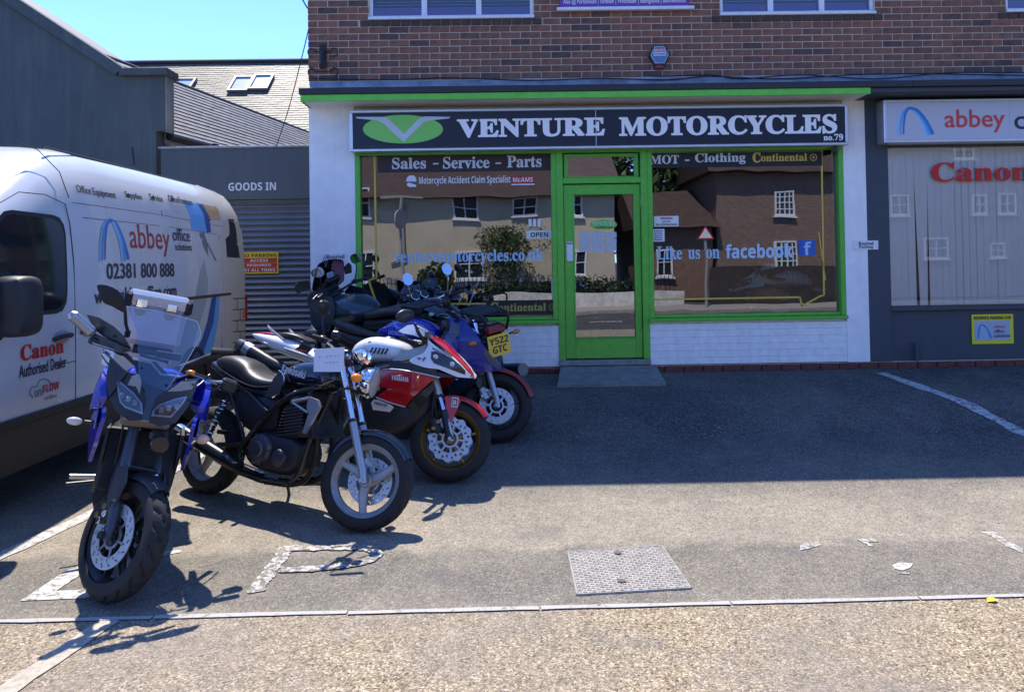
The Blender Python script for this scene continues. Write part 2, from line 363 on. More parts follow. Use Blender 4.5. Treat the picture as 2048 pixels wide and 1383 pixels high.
def paint_mat(name, wear, col=(.50, .49, .47)):     # worn road paint: the asphalt shows where it is gone
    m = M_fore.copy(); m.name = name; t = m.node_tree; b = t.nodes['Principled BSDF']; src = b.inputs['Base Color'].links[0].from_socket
    tc = t.nodes.new('ShaderNodeTexCoord'); n = t.nodes.new('ShaderNodeTexNoise'); n.inputs['Scale'].default_value = 24; n.inputs['Detail'].default_value = 12; n.inputs['Roughness'].default_value = .75
    t.links.new(tc.outputs['Object'], n.inputs['Vector'])
    mr = t.nodes.new('ShaderNodeMapRange'); mr.inputs[1].default_value = wear-.035; mr.inputs[2].default_value = wear+.06; t.links.new(n.outputs[0], mr.inputs[0])
    mx = t.nodes.new('ShaderNodeMixRGB'); t.links.new(mr.outputs[0], mx.inputs[0]); t.links.new(src, mx.inputs[1]); mx.inputs[2].default_value = tuple(col)+(1,)
    t.links.new(mx.outputs[0], b.inputs['Base Color']); return m
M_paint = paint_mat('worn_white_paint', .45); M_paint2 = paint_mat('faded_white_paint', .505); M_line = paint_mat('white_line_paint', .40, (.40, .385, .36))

white = mat('white_masonry_paint', (.86, .86, .84), .75, streak=(.22, (.42, .42, .38)), noise=.08, nscale=7, bump=.25, bscale=45)
whitebrick = mat('painted_brick_white', (.86, .86, .84), .7, streak=(.25, (.40, .39, .35)), noise=.12, nscale=14, bump=.3, bscale=60)
green = mat('green_gloss_paint', (.11, .47, .05), .42, noise=.16, nscale=16, coat=.15, bump=.06, bscale=30)
greenf = mat('green_fascia_paint', (.15, .60, .07), .5, noise=.15, nscale=9)
slategrey = mat('slate_grey_paint', (.045, .06, .08), .55, streak=(.35, (.085, .095, .10)), noise=.12, nscale=6, bump=.08, bscale=40)
lead = mat('lead_flashing', (.30, .33, .37), .6, metal=.0, noise=.45, nscale=6, bump=.5, bscale=14)
felt = mat('dark_fascia_board', (.035, .038, .045), .7, noise=.3, nscale=10)
alu = mat('aluminium_trim', (.62, .64, .66), .35, metal=.75, noise=.08, nscale=10)
navy = mat('navy_sign_panel', (.010, .014, .024), .35)
signwhite = mat('sign_white', (.88, .89, .90), .35)
black = mat('black_plastic', (.012, .012, .014), .45)
rubber = mat('tyre_rubber', (.018, .018, .019), .75, noise=.35, nscale=25, bump=.1, bscale=200)
concrete = mat('concrete', (.26, .26, .24), .85, noise=.3, nscale=12, bump=.5, bscale=50)
glass = glassmat('shop_glass', .20, wav=.08); glassd = glassmat('door_glass', .24, wav=.06)
winframe = mat('white_window_paint', (.75, .76, .78), .5, noise=.12, nscale=14)
purple = mat('purple_print', (.13, .035, .30), .4)

# ------------------------------------------------------------------ ground
def sheet(name, xs, ys, zf, m):
    b = MB(); vs = [(x, y, zf(x, y)) for y in ys for x in xs]; n = len(xs)
    b.add(vs, [(j*n+i, j*n+i+1, (j+1)*n+i+1, (j+1)*n+i) for j in range(len(ys)-1) for i in range(n-1)])
    return struct(b.build(name, m, ang=0, norm=False))
def lineY(x): return 3.607+.0118*x
sheet('ground', [-400, 400], [-400, 400], lambda x, y: -.06, M_road)
b = MB()
xs = [-16, -8, -4, -3.3, -3.1, -2.95, -2.8, -2.65, -2.5, -2.35, -2.2, -1, 0, 2, 4, 8, 16]; ts = [0, .05, .115, .17, .21, .26, .30, .325, .36, .395, .44, .5, .546, .62, .7, .8, .9, 1]; n = len(xs)
vs = []
for t in ts:
    for x in xs: y = lineY(x)+(12.2-lineY(x))*t; vs.append((x, y, gz(y, x)))
b.add(vs, [(j*n+i, j*n+i+1, (j+1)*n+i+1, (j+1)*n+i) for j in range(len(ts)-1) for i in range(n-1)])
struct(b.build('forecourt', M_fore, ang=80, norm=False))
b = MB(); b.add([(-60, -1.3, 0), (60, -1.3, 0), (60, lineY(60)-.002, 0), (-60, lineY(-60)-.002, 0), (-60, -1.3, -.05), (60, -1.3, -.05)], [(0, 1, 2, 3), (4, 5, 1, 0)])
struct(b.build('pavement', M_pave, ang=0, norm=False))
sheet('road', [-60, 60], [-7.6, -1.3], lambda x, y: -.05, M_road)
b = MB(); b.bx(-60, -1.42, -.06, 60, -1.303, .002); struct(b.build('kerb', concrete))
b = MB(); b.bx(-60, -10.2, -.06, 60, -7.6, .05); struct(b.build('far_pavement', mat('paving_slabs', (.30, .27, .23), .8, noise=.2, nscale=3, bump=.3)))
def strip(name, pts, wd, m, dz=.005):
    b = MB(); vs = []
    for i, p in enumerate(pts):
        a = pts[max(i-1, 0)]; c = pts[min(i+1, len(pts)-1)]; t = (V((c[0]-a[0], c[1]-a[1], 0))).normalized(); nn = V((-t.y, t.x, 0))
        ww = wd[i] if isinstance(wd, (list, tuple)) else wd
        for s_ in (-.5, .5): q = V((p[0], p[1], 0))+nn*ww*s_; vs.append((q.x, q.y, gz(q.y, q.x)+dz))
    b.add(vs, [(2*i, 2*i+1, 2*i+3, 2*i+2) for i in range(len(pts)-1)]); o = b.build(name, m, ang=0, norm=False)
    if o.data.polygons[0].normal.z < 0: o.data.flip_normals()
    return struct(o)
def wob(a, c, n=14, amp=.006):
    return [(a[0]+(c[0]-a[0])*i/n+random.uniform(-amp, amp), a[1]+(c[1]-a[1])*i/n+random.uniform(-amp, amp)) for i in range(n+1)]
def gpt(px, py): q = gnd(px, py); return (q.x, q.y)
for k in range(20):
    xa = -9+k*.915; dj = random.uniform(-.006, .006); xs_ = [xa+.906*i/8 for i in range(9)]
    strip('edging_strip', [(x, lineY(x)+dj+random.uniform(-.002, .002)) for x in xs_], [.034+random.uniform(-.006, .006) for _ in xs_], M_line, .006+random.uniform(0, .001))
strip('bay_line', wob(gpt(-60, 1138), gpt(420, 900), 22), .115, M_paint)
strip('bay_line', wob(gpt(-60, 1430), gpt(222, 1240), 12), .10, mat('cream_paint', (.42, .37, .29), .85, noise=.35, nscale=30, bump=.4))
strip('bay_line', wob(gpt(1762, 746), gpt(2180, 912), 22), [.13-.02*math.sin(i) for i in range(23)], M_paint)
def gpoly(name, pts, m, dz=.004):
    b = MB(); b.add([(q.x, q.y, gz(q.y, q.x)+dz) for q in [gnd(*p) for p in pts]], [tuple(range(len(pts)))]); o = b.build(name, m, ang=0, norm=False)
    if o.data.polygons[0].normal.z < 0: o.data.flip_normals()
    return struct(o)
def stroke(px, wd, m): strip('painted_letter', [gpt(*p) for p in px], wd, m)
def dense(px, k=7, a=1.6): return [(p.x+random.uniform(-a, a), p.y+random.uniform(-a, a)*.6) for p in catmull([V((x, y, 0)) for x, y in px], k)]
def rw(px, w0): return [w0*random.uniform(.8, 1.12) for _ in px]
Ps = dense([(575, 1092), (560, 1115), (541, 1142), (524, 1162), (512, 1184)]); stroke(Ps, rw(Ps, .088), M_paint2); Ps = dense([(574, 1098), (640, 1097), (700, 1095), (738, 1098), (752, 1108), (738, 1121), (700, 1130), (650, 1136), (560, 1141)])
strip('painted_letter', [gpt(*p) for p in Ps], rw(Ps, .078), M_paint2, .0075)
gpoly('painted_letter', [(40, 1202), (130, 1143), (166, 1128), (176, 1140), (112, 1182), (240, 1176), (265, 1178), (245, 1193)], M_paint)
gpoly('painted_letter', [(300, 1108), (360, 1099), (364, 1104), (318, 1113)], M_paint)
gpoly('painted_letter', [(1784, 1130), (1800, 1125), (1826, 1127), (1822, 1135), (1806, 1141), (1790, 1138)], M_paint)
gpoly('painted_letter', [(1795, 1146), (1822, 1143), (1818, 1149)], M_paint2)
gpoly('painted_letter', [(1600, 1088), (1638, 1083), (1642, 1090), (1618, 1097), (1600, 1101)], M_paint2)
gpoly('painted_letter', [(1712, 1078), (1750, 1078), (1758, 1084), (1735, 1084), (1748, 1093), (1738, 1092)], M_paint2)
gpoly('painted_letter', [(1960, 1064), (1990, 1063), (2000, 1072), (2046, 1096), (2046, 1106), (2010, 1092), (1985, 1074)], M_paint2)
# inspection cover
cq = [gnd(*p) for p in ((1139, 1106), (1322, 1094), (1378, 1176), (1157, 1189))]
steel = mat('worn_cover_steel', (.33, .31, .285), .65, metal=.15, noise=.35, nscale=18)
mh = thing('manhole_cover', 'square steel inspection cover with basket-weave tread set in the sunlit asphalt', 'manhole cover')
def cpt(u, v_, z): p = cq[3]*(1-u)*(1-v_)+cq[2]*u*(1-v_)+cq[1]*u*v_+cq[0]*(1-u)*v_; return V((p.x, p.y, z))
b = MB(); b.add([cpt(0, 0, .007), cpt(1, 0, .007), cpt(1, 1, .007), cpt(0, 1, .007)], [(0, 1, 2, 3)]); b.build('plate', steel, mh, norm=False, ang=0)
b = MB(); nn = 24
for i in range(nn):
    for j in range(nn):
        u, v_ = (i+.5)/nn, (j+.5)/nn; a, c = (.46, .22) if (i+j) % 2 else (.2, .42); a /= nn; c /= nn
        q = [cpt(u-a, v_-c, .0075), cpt(u+a, v_-c, .0075), cpt(u+a, v_+c, .0075), cpt(u-a, v_+c, .0075)]; q2 = [p+V((0, 0, .0028)) for p in q]
        b.add(q+q2, [(4, 5, 6, 7), (0, 1, 5, 4), (1, 2, 6, 5), (2, 3, 7, 6), (3, 0, 4, 7)])
stuff(b.build('tread_pattern', steel, mh, ang=0, norm=False))
b = MB()
for (p, q) in ((cpt(-.012, -.012, .004), cpt(1.012, -.012, .004)), (cpt(1.012, -.012, .004), cpt(1.012, 1.012, .004)), (cpt(1.012, 1.012, .004), cpt(-.012, 1.012, .004)), (cpt(-.012, 1.012, .004), cpt(-.012, -.012, .004))): b.tube([p, q], .007, 6)
b.build('frame', steel, mh)
for u in (.2, .5): 
    b = MB(); p = cpt(.5 if u == .5 else .42, .88 if u == .5 else .2, .012); b.cyl(p, p+V((0, 0, .003)), .022, 12); b.build('key_hole', mat('keyway_dark', (.10, .09, .085), .8), mh)
# fallen leaf
b = MB(); p = gnd(1983, 1202); b.add([p+V(q) for q in ((-.028, -.012, .006), (.004, -.02, .012), (.03, -.006, .008), (.016, .02, .014), (-.012, .016, .01))], [(0, 1, 2, 3, 4)])
tag(b.build('leaf', mat('yellow_leaf', (.75, .62, .02), .6), ang=0), 'small bright yellow leaf lying just below the white edging strip at the right', 'leaf')
# loose grit
b = MB(); stones = mat('grit', (.35, .31, .26), .9, noise=.4, nscale=3)
rg = random.Random(3)
for _ in range(2600):
    x, y = rg.uniform(-3.4, 4), rg.uniform(2.6, 7.6); r = rg.uniform(.0016, .0042); z = gz(y, x); c = V((x, y, z+r*.5)); a = rg.uniform(0, 6)
    b.add([c+V((cos(a+k*2.09)*r, sin(a+k*2.09)*r, -r*.5)) for k in range(3)]+[c+V((0, 0, r*.7))], [(0, 1, 3), (1, 2, 3), (2, 0, 3)])
stuff(tag(b.build('loose_grit', stones, ang=0, norm=False), 'fine loose stone grit scattered over the forecourt asphalt', 'grit'))

# ------------------------------------------------------------------ main building
F = 8.3
B = thing('shop_building', 'two storey brown brick building with white and green shopfront and slate grey shopfront beside it', 'building', (0, 0, 0))
XL = -2.14; XR = 12.0; ZT = 5.45
def brick_mat():
    m = bpy.data.materials.new('brown_brick'); m.use_nodes = True; t = m.node_tree; b = t.nodes['Principled BSDF']; L = t.links.new
    oi = t.nodes.new('ShaderNodeObjectInfo'); at_ = t.nodes.new('ShaderNodeAttribute'); at_.attribute_name = 'tone'; ad = t.nodes.new('ShaderNodeMath'); ad.operation = 'ADD'; L(oi.outputs['Random'], ad.inputs[0]); L(at_.outputs['Fac'], ad.inputs[1])
    fr = t.nodes.new('ShaderNodeMath'); fr.operation = 'FRACT'; L(ad.outputs[0], fr.inputs[0])
    r = t.nodes.new('ShaderNodeValToRGB'); L(fr.outputs[0], r.inputs[0]); e = r.color_ramp.elements
    e[0].color = (.085, .05, .045, 1); e[1].color = (.20, .088, .055, 1)
    for p, c in ((.07, (.095, .056, .045)), (.2, (.18, .082, .052)), (.45, (.21, .094, .058)), (.7, (.15, .070, .05)), (.85, (.23, .098, .058))): q = e.new(p); q.color = c+(1,)
    tc = t.nodes.new('ShaderNodeTexCoord'); n = t.nodes.new('ShaderNodeTexNoise'); n.inputs['Scale'].default_value = 11; n.inputs['Detail'].default_value = 6; L(tc.outputs['Object'], n.inputs['Vector'])
    mr = t.nodes.new('ShaderNodeMapRange'); mr.inputs[1].default_value = .3; mr.inputs[2].default_value = .7; mr.inputs[3].default_value = .7; mr.inputs[4].default_value = 1.3; L(n.outputs[0], mr.inputs[0])
    sc_ = t.nodes.new('ShaderNodeVectorMath'); sc_.operation = 'SCALE'; L(r.outputs[0], sc_.inputs[0]); L(mr.outputs[0], sc_.inputs['Scale']); L(sc_.outputs[0], b.inputs['Base Color'])
    n2 = t.nodes.new('ShaderNodeTexNoise'); n2.inputs['Scale'].default_value = 70; n2.inputs['Detail'].default_value = 4; L(tc.outputs['Object'], n2.inputs['Vector'])
    bp = t.nodes.new('ShaderNodeBump'); bp.inputs['Strength'].default_value = .5; bp.inputs['Distance'].default_value = .006; L(n2.outputs[0], bp.inputs['Height']); L(bp.outputs[0], b.inputs['Normal'])
    b.inputs['Roughness'].default_value = .8
    return m
BR = brick_mat()
mortar = mat('mortar', (.58, .47, .34), .9, noise=.2, nscale=30, bump=.5, bscale=90)
Zb = aty(1100, 158, F).z
upwin = [rect(738, -60, 1066, 31, F), rect(1440, -60, 1748, 31, F), rect(2012, -60, 2320, 25, F)]
ZW0 = upwin[0][1]; ZW1 = ZW0+1.15
ZW0 = Zb+.01+round((ZW0-Zb-.01)/.0752)*.0752-.006; ZW1 = ZW0+1.15
upwin = [(a, ZW0, c, ZW1) for (a, _, c, _2) in upwin]
b = MB()   # backing wall of mortar with window openings
cuts = sorted(upwin); x = XL+.008
b.bx(XL+.008, F+.006, Zb-.3, XR, F+.25, ZW0)
for (a, z0, c, z1) in cuts: b.bx(x, F+.006, ZW0, a, F+.25, ZW1); x = c
b.bx(x, F+.006, ZW0, XR, F+.25, ZW1); b.bx(XL+.008, F+.006, ZW1, XR, F+.25, ZT)
b.bx(XL+.008, F+.25, .3, XL+.258, 16, ZT); b.bx(XR-.25, F+.25, .3, XR, 16, ZT); b.bx(XL, 15.8, .3, XR, 16, ZT)
wall = b.build('brick_wall', mortar, B)
BRK = {}
def brickmesh(L, H=.065, D=.05):
    key = (round(L, 3), H)
    if key not in BRK:
        o = MB().box((0, 0, 0), (key[0], D, H), bev=.0035).build('brick', BR, ang=0, norm=False); BRK[key] = o.data; bpy.data.objects.remove(o)
    return BRK[key]
bricks = []; row = 0; z = Zb+.01
while z < ZT-.05:
    x = XL - (.0 if row % 2 else .1125)
    while x < XR-.01:
        a, c = max(x, XL), min(x+.215, XR)
        segs = [(a, c)]
        for (wa, wz0, wc, wz1) in upwin:
            if z+.065 > wz0-.07 and z < wz1+.1:
                ns = []
                for (p, q) in segs:
                    sill = z+.03 < wz0
                    wa2, wc2 = (wa-.10, wc+.10) if sill else (wa, wc)
                    if q <= wa2 or p >= wc2: ns.append((p, q)); continue
                    if p < wa2-.02: ns.append((p, wa2-.008))
                    if q > wc2+.02: ns.append((wc2+.008, q))
                segs = ns
        for (p, q) in segs:
            if q-p > .03: bricks.append((p, q, z, row))
        x += .225
    z += .0752; row += 1
def shows(p, q, z):
    d = V(((p+q)/2, F, z))-CAM; zc = d.dot(FW); px = PCX+FPX*d.dot(RT)/zc; py = PCY-FPX*d.dot(UP)/zc
    return -20 < px < 2060 and py > -8
vis = [k for k in bricks if shows(k[0], k[1], k[2]+.03)]; vis.sort(key=lambda k: (-(k[1]-k[0]) if k[1]-k[0] < .2 else -.215, k[0]))
near = vis[:300]; rest = [k for k in bricks if k not in set(near)]
for (p, q, z, rw) in near:
    o = bpy.data.objects.new('brick', brickmesh(q-p)); COL.objects.link(o); o.parent = wall
    o.location = ((p+q)/2, F+.025+random.uniform(-.0025, .0025), z+.0325); o.rotation_euler = (random.uniform(-.01, .01), random.uniform(-.004, .004), random.uniform(-.008, .008))
def joined_bricks(name, L, m, parent, D=.05, H=.065, jit=.0025):
    b = MB(); n = 0
    for (p, q, z, *_) in L: b.box(((p+q)/2, F+D/2+random.uniform(-jit, jit), z+H/2), (q-p, D, H), bev=.0035)
    o = b.build(name, m, parent, ang=0, norm=False); at_ = o.data.attributes.new('tone', 'FLOAT', 'POINT'); k = len(o.data.vertices)//max(1, len(L))
    at_.data.foreach_set('value', [v for _ in L for v in [random.random()]*k]); return stuff(o)
joined_bricks('further_bricks', rest, BR, wall)
# roof over the building (out of the frame, it throws the shadow)
b = MB(); b.bx(XL-.1, F-.12, ZT, XR+.2, 16.3, ZT+.12); b.add([(XL-.1, F-.12, ZT+.12), (XR+.2, F-.12, ZT+.12), (XR+.2, 16.3, ZT+.12), (XL-.25, 16.3, ZT+.12), (XL-.25, 12.2, ZT+1.7), (XR+.2, 12.2, ZT+1.7)], [(0, 1, 5, 4), (2, 3, 4, 5), (0, 4, 3), (1, 2, 5)])
b.build('roof', felt, B)
# soldier sills under upper windows, frames, panes, blinds
for i, (a, z0, c, z1) in enumerate(upwin):
    wn = MB().bx(a, F+.03, z0, a+.035, F+.10, z1).bx(c-.035, F+.03, z0, c, F+.10, z1).bx(a+.035, F+.03, z0, c-.035, F+.10, z0+.055).bx(a+.035, F+.03, z1-.05, c-.035, F+.10, z1).build('window', winframe, B)
    third = (c-a)/3; 
    for k in (1, 2): MB().bx(a+third*k-.03, F+.035, z0+.055, a+third*k+.03, F+.095, z1-.05).build('mullion', winframe, wn)
    for k in range(3):
        x0, x1 = a+third*k+(.036 if k == 0 else .031), a+third*(k+1)-(.036 if k == 2 else .031)
        MB().add([(x0, F+.06, z0+.055), (x1, F+.06, z0+.055), (x1, F+.06, z1-.05), (x0, F+.06, z1-.05)], [(0, 1, 2, 3)]).build('pane', glassmat('upper_glass', .05, tint=(.9, .93, .95)), wn, ang=0, norm=False)
        MB().bx(x0, F+.072, z0+.055, x1, F+.078, z0+.15).build('film', purple, wn, ang=0)
        b = MB()
        for q in range(26): b.box(((x0+x1)/2, F+.13, z0+.17+q*.036), (x1-x0, .03, .0016), R=Matrix.Rotation(.5, 3, 'X'))
        stuff(b.build('blind', mat('blind_white', (.6, .62, .64), .6), wn, ang=0, norm=False))
    MB().bx(a-.01, F-.03, z0-.002, c+.01, F+.028, z0+.03, bev=.006).build('sill', winframe, wn)
    nt_ = int(round((c-a+.2)/.1125)); st_ = (c-a+.2)/nt_
    for k in range(nt_):
        x0 = a-.10+k*st_
        MB().bx(x0, F-.012, z0-.0705, x0+.1025, F+.04, z0-.004, bev=.004).build('sill_tile', mat('dark_sill_brick', (.075, .05, .04), .8, noise=.3, nscale=9, bump=.3), wn, ang=0)
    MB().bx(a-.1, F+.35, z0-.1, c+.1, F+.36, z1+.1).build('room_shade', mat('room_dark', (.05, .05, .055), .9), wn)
# flat canopy: flashing, dark edge, green fascia, soffit
Yc = 7.92; zg0 = aty(1100, 197-.5, Yc).z; zg1 = aty(1100, 183.5, Yc).z; zd1 = aty(1100, 171, Yc).z; zs = zg0+.012
xc0 = aty(602, 188, Yc).x; xc1 = aty(1741, 182, Yc).x
can = MB().bx(xc0, Yc+.02, zs, xc1, F+.0, zd1-.02).build('canopy', white, B)
MB().bx(xc0-.004, Yc-.004, zg0, xc1, Yc+.018, zg1, bev=.003).build('fascia', greenf, can)
MB().bx(xc0-.012, Yc+.02, zg0+.004, xc0-.001, F, zg1-.002).build('end_board', greenf, can)
b = MB(); xx = xc0-.02
while xx < XR:
    x2 = min(xx+random.uniform(2.0, 2.6), XR); b.bx(xx, Yc-.022, zg1+.002, x2-.004, Yc+.03, zd1+random.uniform(-.004, .004), bev=.004); xx = x2
b.build('roof_edge', felt, can)
b = MB(); N_ = 90; vs = []
for i in range(N_+1):
    x = xc0+(XR-xc0)*i/N_; w1, w2 = random.uniform(-.006, .006), random.uniform(-.012, .012)
    vs += [(x, Yc-.01, zd1+.003), (x, Yc+.15, zd1+.03+w1), (x, F-.05, zd1+.085+w2*.5), (x, F-.012, Zb-.005+w1), (x, F+.02, Zb+.004)]
b.add(vs, [(5*i+k, 5*i+k+1, 5*i+k+6, 5*i+k+5) for i in range(N_) for k in range(4)]); b.build('flashing', lead, can, ang=50)
# cornice mitre at the right end of the green canopy and the grey canopy beyond
xg = xc1
MB().bx(xc1+.003, Yc+.04, zs+.0, XR, F, zd1-.03).build('grey_canopy', slategrey, can)
MB().bx(xc1+.004, Yc+.018, zg0+.02, XR, Yc+.036, zg1, bev=.003).build('grey_fascia', slategrey, can)
# piers and wall around the shop windows
xA0, xA1 = XL, aty(711, 470, F).x; xB0, xB1 = aty(1690, 470, F).x, aty(1734.5, 470, F).x
z_sill = aty(1490, 633, F).z; z_base = aty(1490, 727, F).z
zGz = .44
zwt = aty(1190, 303, F).z
pier = MB().bx(xA0, F, z_base, xA1, F+.3, zs).build('pier', white, B); pier['label'] = 'white painted pier left of the shop window'
pier = MB().bx(xB0, F, z_base, xB1, F+.3, zs).build('pier', white, B); pier['label'] = 'narrow white pier between the two shopfronts'
MB().bx(xA1, F+.02, zwt+.04, xB0, F+.3, zs).build('lintel', white, B)
xd0, xd1 = aty(1121, 560, F).x, aty(1293, 560, F).x
def painted(x0, x1, nm):
    rs = MB().bx(x0, F+.042, z_base, x1, F+.3, z_sill-.04).build(nm, whitebrick, B)
    z = z_base+.004; r = 0
    while z+.03 < z_sill-.045:
        h = min(.0738, z_sill-.045-z); x = x0-(.1125 if r % 2 else 0)
        while x < x1-.01:
            a, c = max(x, x0), min(x+.2246, x1)
            if c-a > .03:
                MB().box(((a+c)/2, F+.03+random.uniform(-.001, .001), z+h/2), (c-a, .05, h), bev=.002).build('painted_brick', whitebrick, rs, ang=0, norm=False)
            x += .225
        z += .0752; r += 1
painted(xA1, xd0-.004, 'stall_riser'); painted(xd1+.004, xB0, 'stall_riser')
redbrick = mat('plinth_brick', (.14, .045, .038), .85, noise=.4, nscale=12, bump=.5, bscale=70)
pl = MB().bx(XL, F+.02, .2, XR, F+.3, z_base-.004).build('plinth', mortar, B); x = XL
while x < 7.2:
    if not (xd0-.1 < x < xd1-.12):
        MB().bx(x, F-.035+random.uniform(-.004, .004), z_base-.078, x+.205, F+.1, z_base-.012, bev=.007).build('plinth_brick', redbrick, pl, ang=0, norm=False)
        MB().bx(x-.1, F-.03+random.uniform(-.004, .004), z_base-.155, x+.105, F+.1, z_base-.088, bev=.007).build('plinth_brick', redbrick, pl, ang=0, norm=False)
    x += .216
# ---- shop windows and door
def shopwin(x0, x1, nm, lab):
    z0, z1 = z_sill, zwt+.04; fr = MB()
    fr.bx(x0, F+.0, z0, x0+.055, F+.10, z1-.05, bev=.004).bx(x1-.055, F, z0, x1, F+.10, z1-.05, bev=.004).bx(x0, F, z1-.05, x1, F+.10, z1, bev=.004)
    fr.bx(x0+.055, F+.03, z0+.0, x1-.055, F+.10, z0+.035, bev=.004)
    o = fr.build('shop_window', green, B); o['label'] = lab
    MB().bx(x0-.02, F-.045, z0-.038, x1+.0, F+.09, z0-.002, bev=.006).build('sill', green, o)
    MB().add([(x0+.055, F+.07, z0+.035), (x1-.055, F+.07, z0+.035), (x1-.055, F+.07, z1-.05), (x0+.055, F+.07, z1-.05)], [(0, 1, 2, 3)]).build('pane', glass, o, ang=0, norm=False)
    return o
WL = shopwin(xA1, xd0-.03, 'l', 'large shop window with green frame left of the door')
WR = shopwin(xd1+.03, xB0, 'r', 'large shop window with green frame right of the door')
z_thr = aty(1207, 719, F).z
dfz1 = zwt+.04
df = MB().bx(xd0-.03, F-.005, z_thr, xd0+.045, F+.11, dfz1, bev=.005).bx(xd1-.045, F-.005, z_thr, xd1+.03, F+.11, dfz1, bev=.005).bx(xd0+.045, F, dfz1-.05, xd1-.045, F+.11, dfz1, bev=.004)
ztr = aty(1205, 360, F).z
df.bx(xd0+.045, F+.0, ztr-.035, xd1-.045, F+.11, ztr+.03, bev=.005)
DFR = df.build('door_frame', green, B)
t0, tz0, t1, tz1 = rect(1131, 312, 1275, 352, F)
MB().bx(t0-.015, F+.035, tz0-.04, t0+.03, F+.09, tz1+.03).bx(t1-.03, F+.035, tz0-.04, t1+.015, F+.09, tz1+.03).bx(t0+.03, F+.035, tz1-.0, t1-.03, F+.09, tz1+.03).bx(t0+.03, F+.035, tz0-.04, t1-.03, F+.09, tz0+.0).build('transom_frame', green, DFR)
MB().bx(t0+.03, F+.06, tz0, t1-.03, F+.066, tz1).build('transom_pane', glassd, DFR, ang=0)
d0, d1 = xd0+.05, xd1-.05; dz0, dz1 = z_thr+.012, ztr-.045
gx0, gz0, gx1, gz1 = rect(1149, 388, 1270, 675, F+.03)
dr = MB().bx(d0, F+.03, dz0, gx0, F+.075, dz1, bev=.004).bx(gx1, F+.03, dz0, d1, F+.075, dz1, bev=.004).bx(gx0, F+.03, dz0, gx1, F+.075, gz0, bev=.004).bx(gx0, F+.03, gz1, gx1, F+.075, dz1, bev=.004)
DOOR = dr.build('door', green, B)
b = MB()
for (a, c) in (((gx0, gz0), (gx1, gz0)), ((gx1, gz0), (gx1, gz1)), ((gx1, gz1), (gx0, gz1)), ((gx0, gz1), (gx0, gz0))): b.tube([(a[0], F+.027, a[1]), (c[0], F+.027, c[1])], .008, 6)
b.build('glazing_bead', green, DOOR)
MB().add([(gx0, F+.05, gz0), (gx1, F+.05, gz0), (gx1, F+.05, gz1), (gx0, F+.05, gz1)], [(0, 1, 2, 3)]).build('pane', glassd, DOOR, ang=0, norm=False)
px0, pz0, px1, pz1 = rect(1133, 483, 1146, 522, F+.025)
PP = MB().bx(px0, F+.020, pz0, px1, F+.030, pz1, bev=.002).build('push_plate', mat('plate_white', (.7, .7, .7), .35), DOOR)
txt(bold('PUSH'), (px0+.005, F+.019, pz1-.03), (1, 0, 0), (0, 0, 1), px1-px0-.01, .02, black, DOOR, 'plate_lettering')
for zz in (dz0+.2, dz1-.25): MB().cyl((d1+.006, F+.02, zz), (d1+.006, F+.02, zz+.09), .008, 8).build('hinge', green, DOOR)
MB().bx(xd0-.03, F-.03, z_thr-.06, xd1+.03, F+.12, z_thr-.002, bev=.006).build('threshold', concrete, B)
# ramp
rp = [gnd(1116, 779), gnd(1336, 775)]
ry = 7.73; zt = z_thr-.065; x0r, x1r = aty(1121, 728, F-.03).x, aty(1311, 720, F-.03).x; x0f, x1f = rp[0].x, rp[1].x
b = MB(); b.add([(x0r, F-.032, zt), (x1r, F-.032, zt), (x1f, ry, gz(ry)+.03), (x0f, ry, gz(ry)+.03), (x0r, F-.032, .2), (x1r, F-.032, .2), (x1f, ry, .2), (x0f, ry, .2)], [(0, 1, 2, 3), (3, 2, 6, 7), (0, 3, 7, 4), (1, 5, 6, 2), (0, 4, 5, 1)])
b.build('entrance_ramp', mat('ramp_concrete', (.21, .22, .20), .85, noise=.35, nscale=9, bump=.5, bscale=60), B, ang=0)
# ---- interior
dk = mat('shop_interior', (.06, .06, .065), .9, noise=.2, nscale=2)
MB().bx(XL+.26, F+.3, .46, 4.1, 13.0, .47).build('shop_floor', mat('shop_floor_tile', (.10, .095, .09), .5), B)
MB().bx(XL+.26, 13.0, .46, 4.1, 13.06, 3.5).bx(4.1, F+.31, .46, 4.16, 13.06, 3.5).build('inner_wall', dk, B)
MB().bx(XL+.26, F+.3, 3.46, XR-.26, 13.06, 3.52).build('ceiling', dk, B)
MB().bx(4.2, F+.3, .46, XR-.26, 13.0, .47).build('office_floor', dk, B)
# security grille inside the windows
grm = mat('grille_wire', (.03, .03, .03), .5)
for (a, c, par) in ((xA1+.06, xd0-.09, WL), (xd1+.09, xB0-.06, WR)):
    b = MB(); x = a
    while x < c: b.bx(x, F+.20, z_sill+.1, x+.0022, F+.2022, zwt-.35); x += .062
    z = z_sill+.1
    while z < zwt-.35: b.bx(a, F+.2022, z, c, F+.2044, z+.0022); z += .062
    stuff(b.build('security_grille', grm, par, ang=0, norm=False))
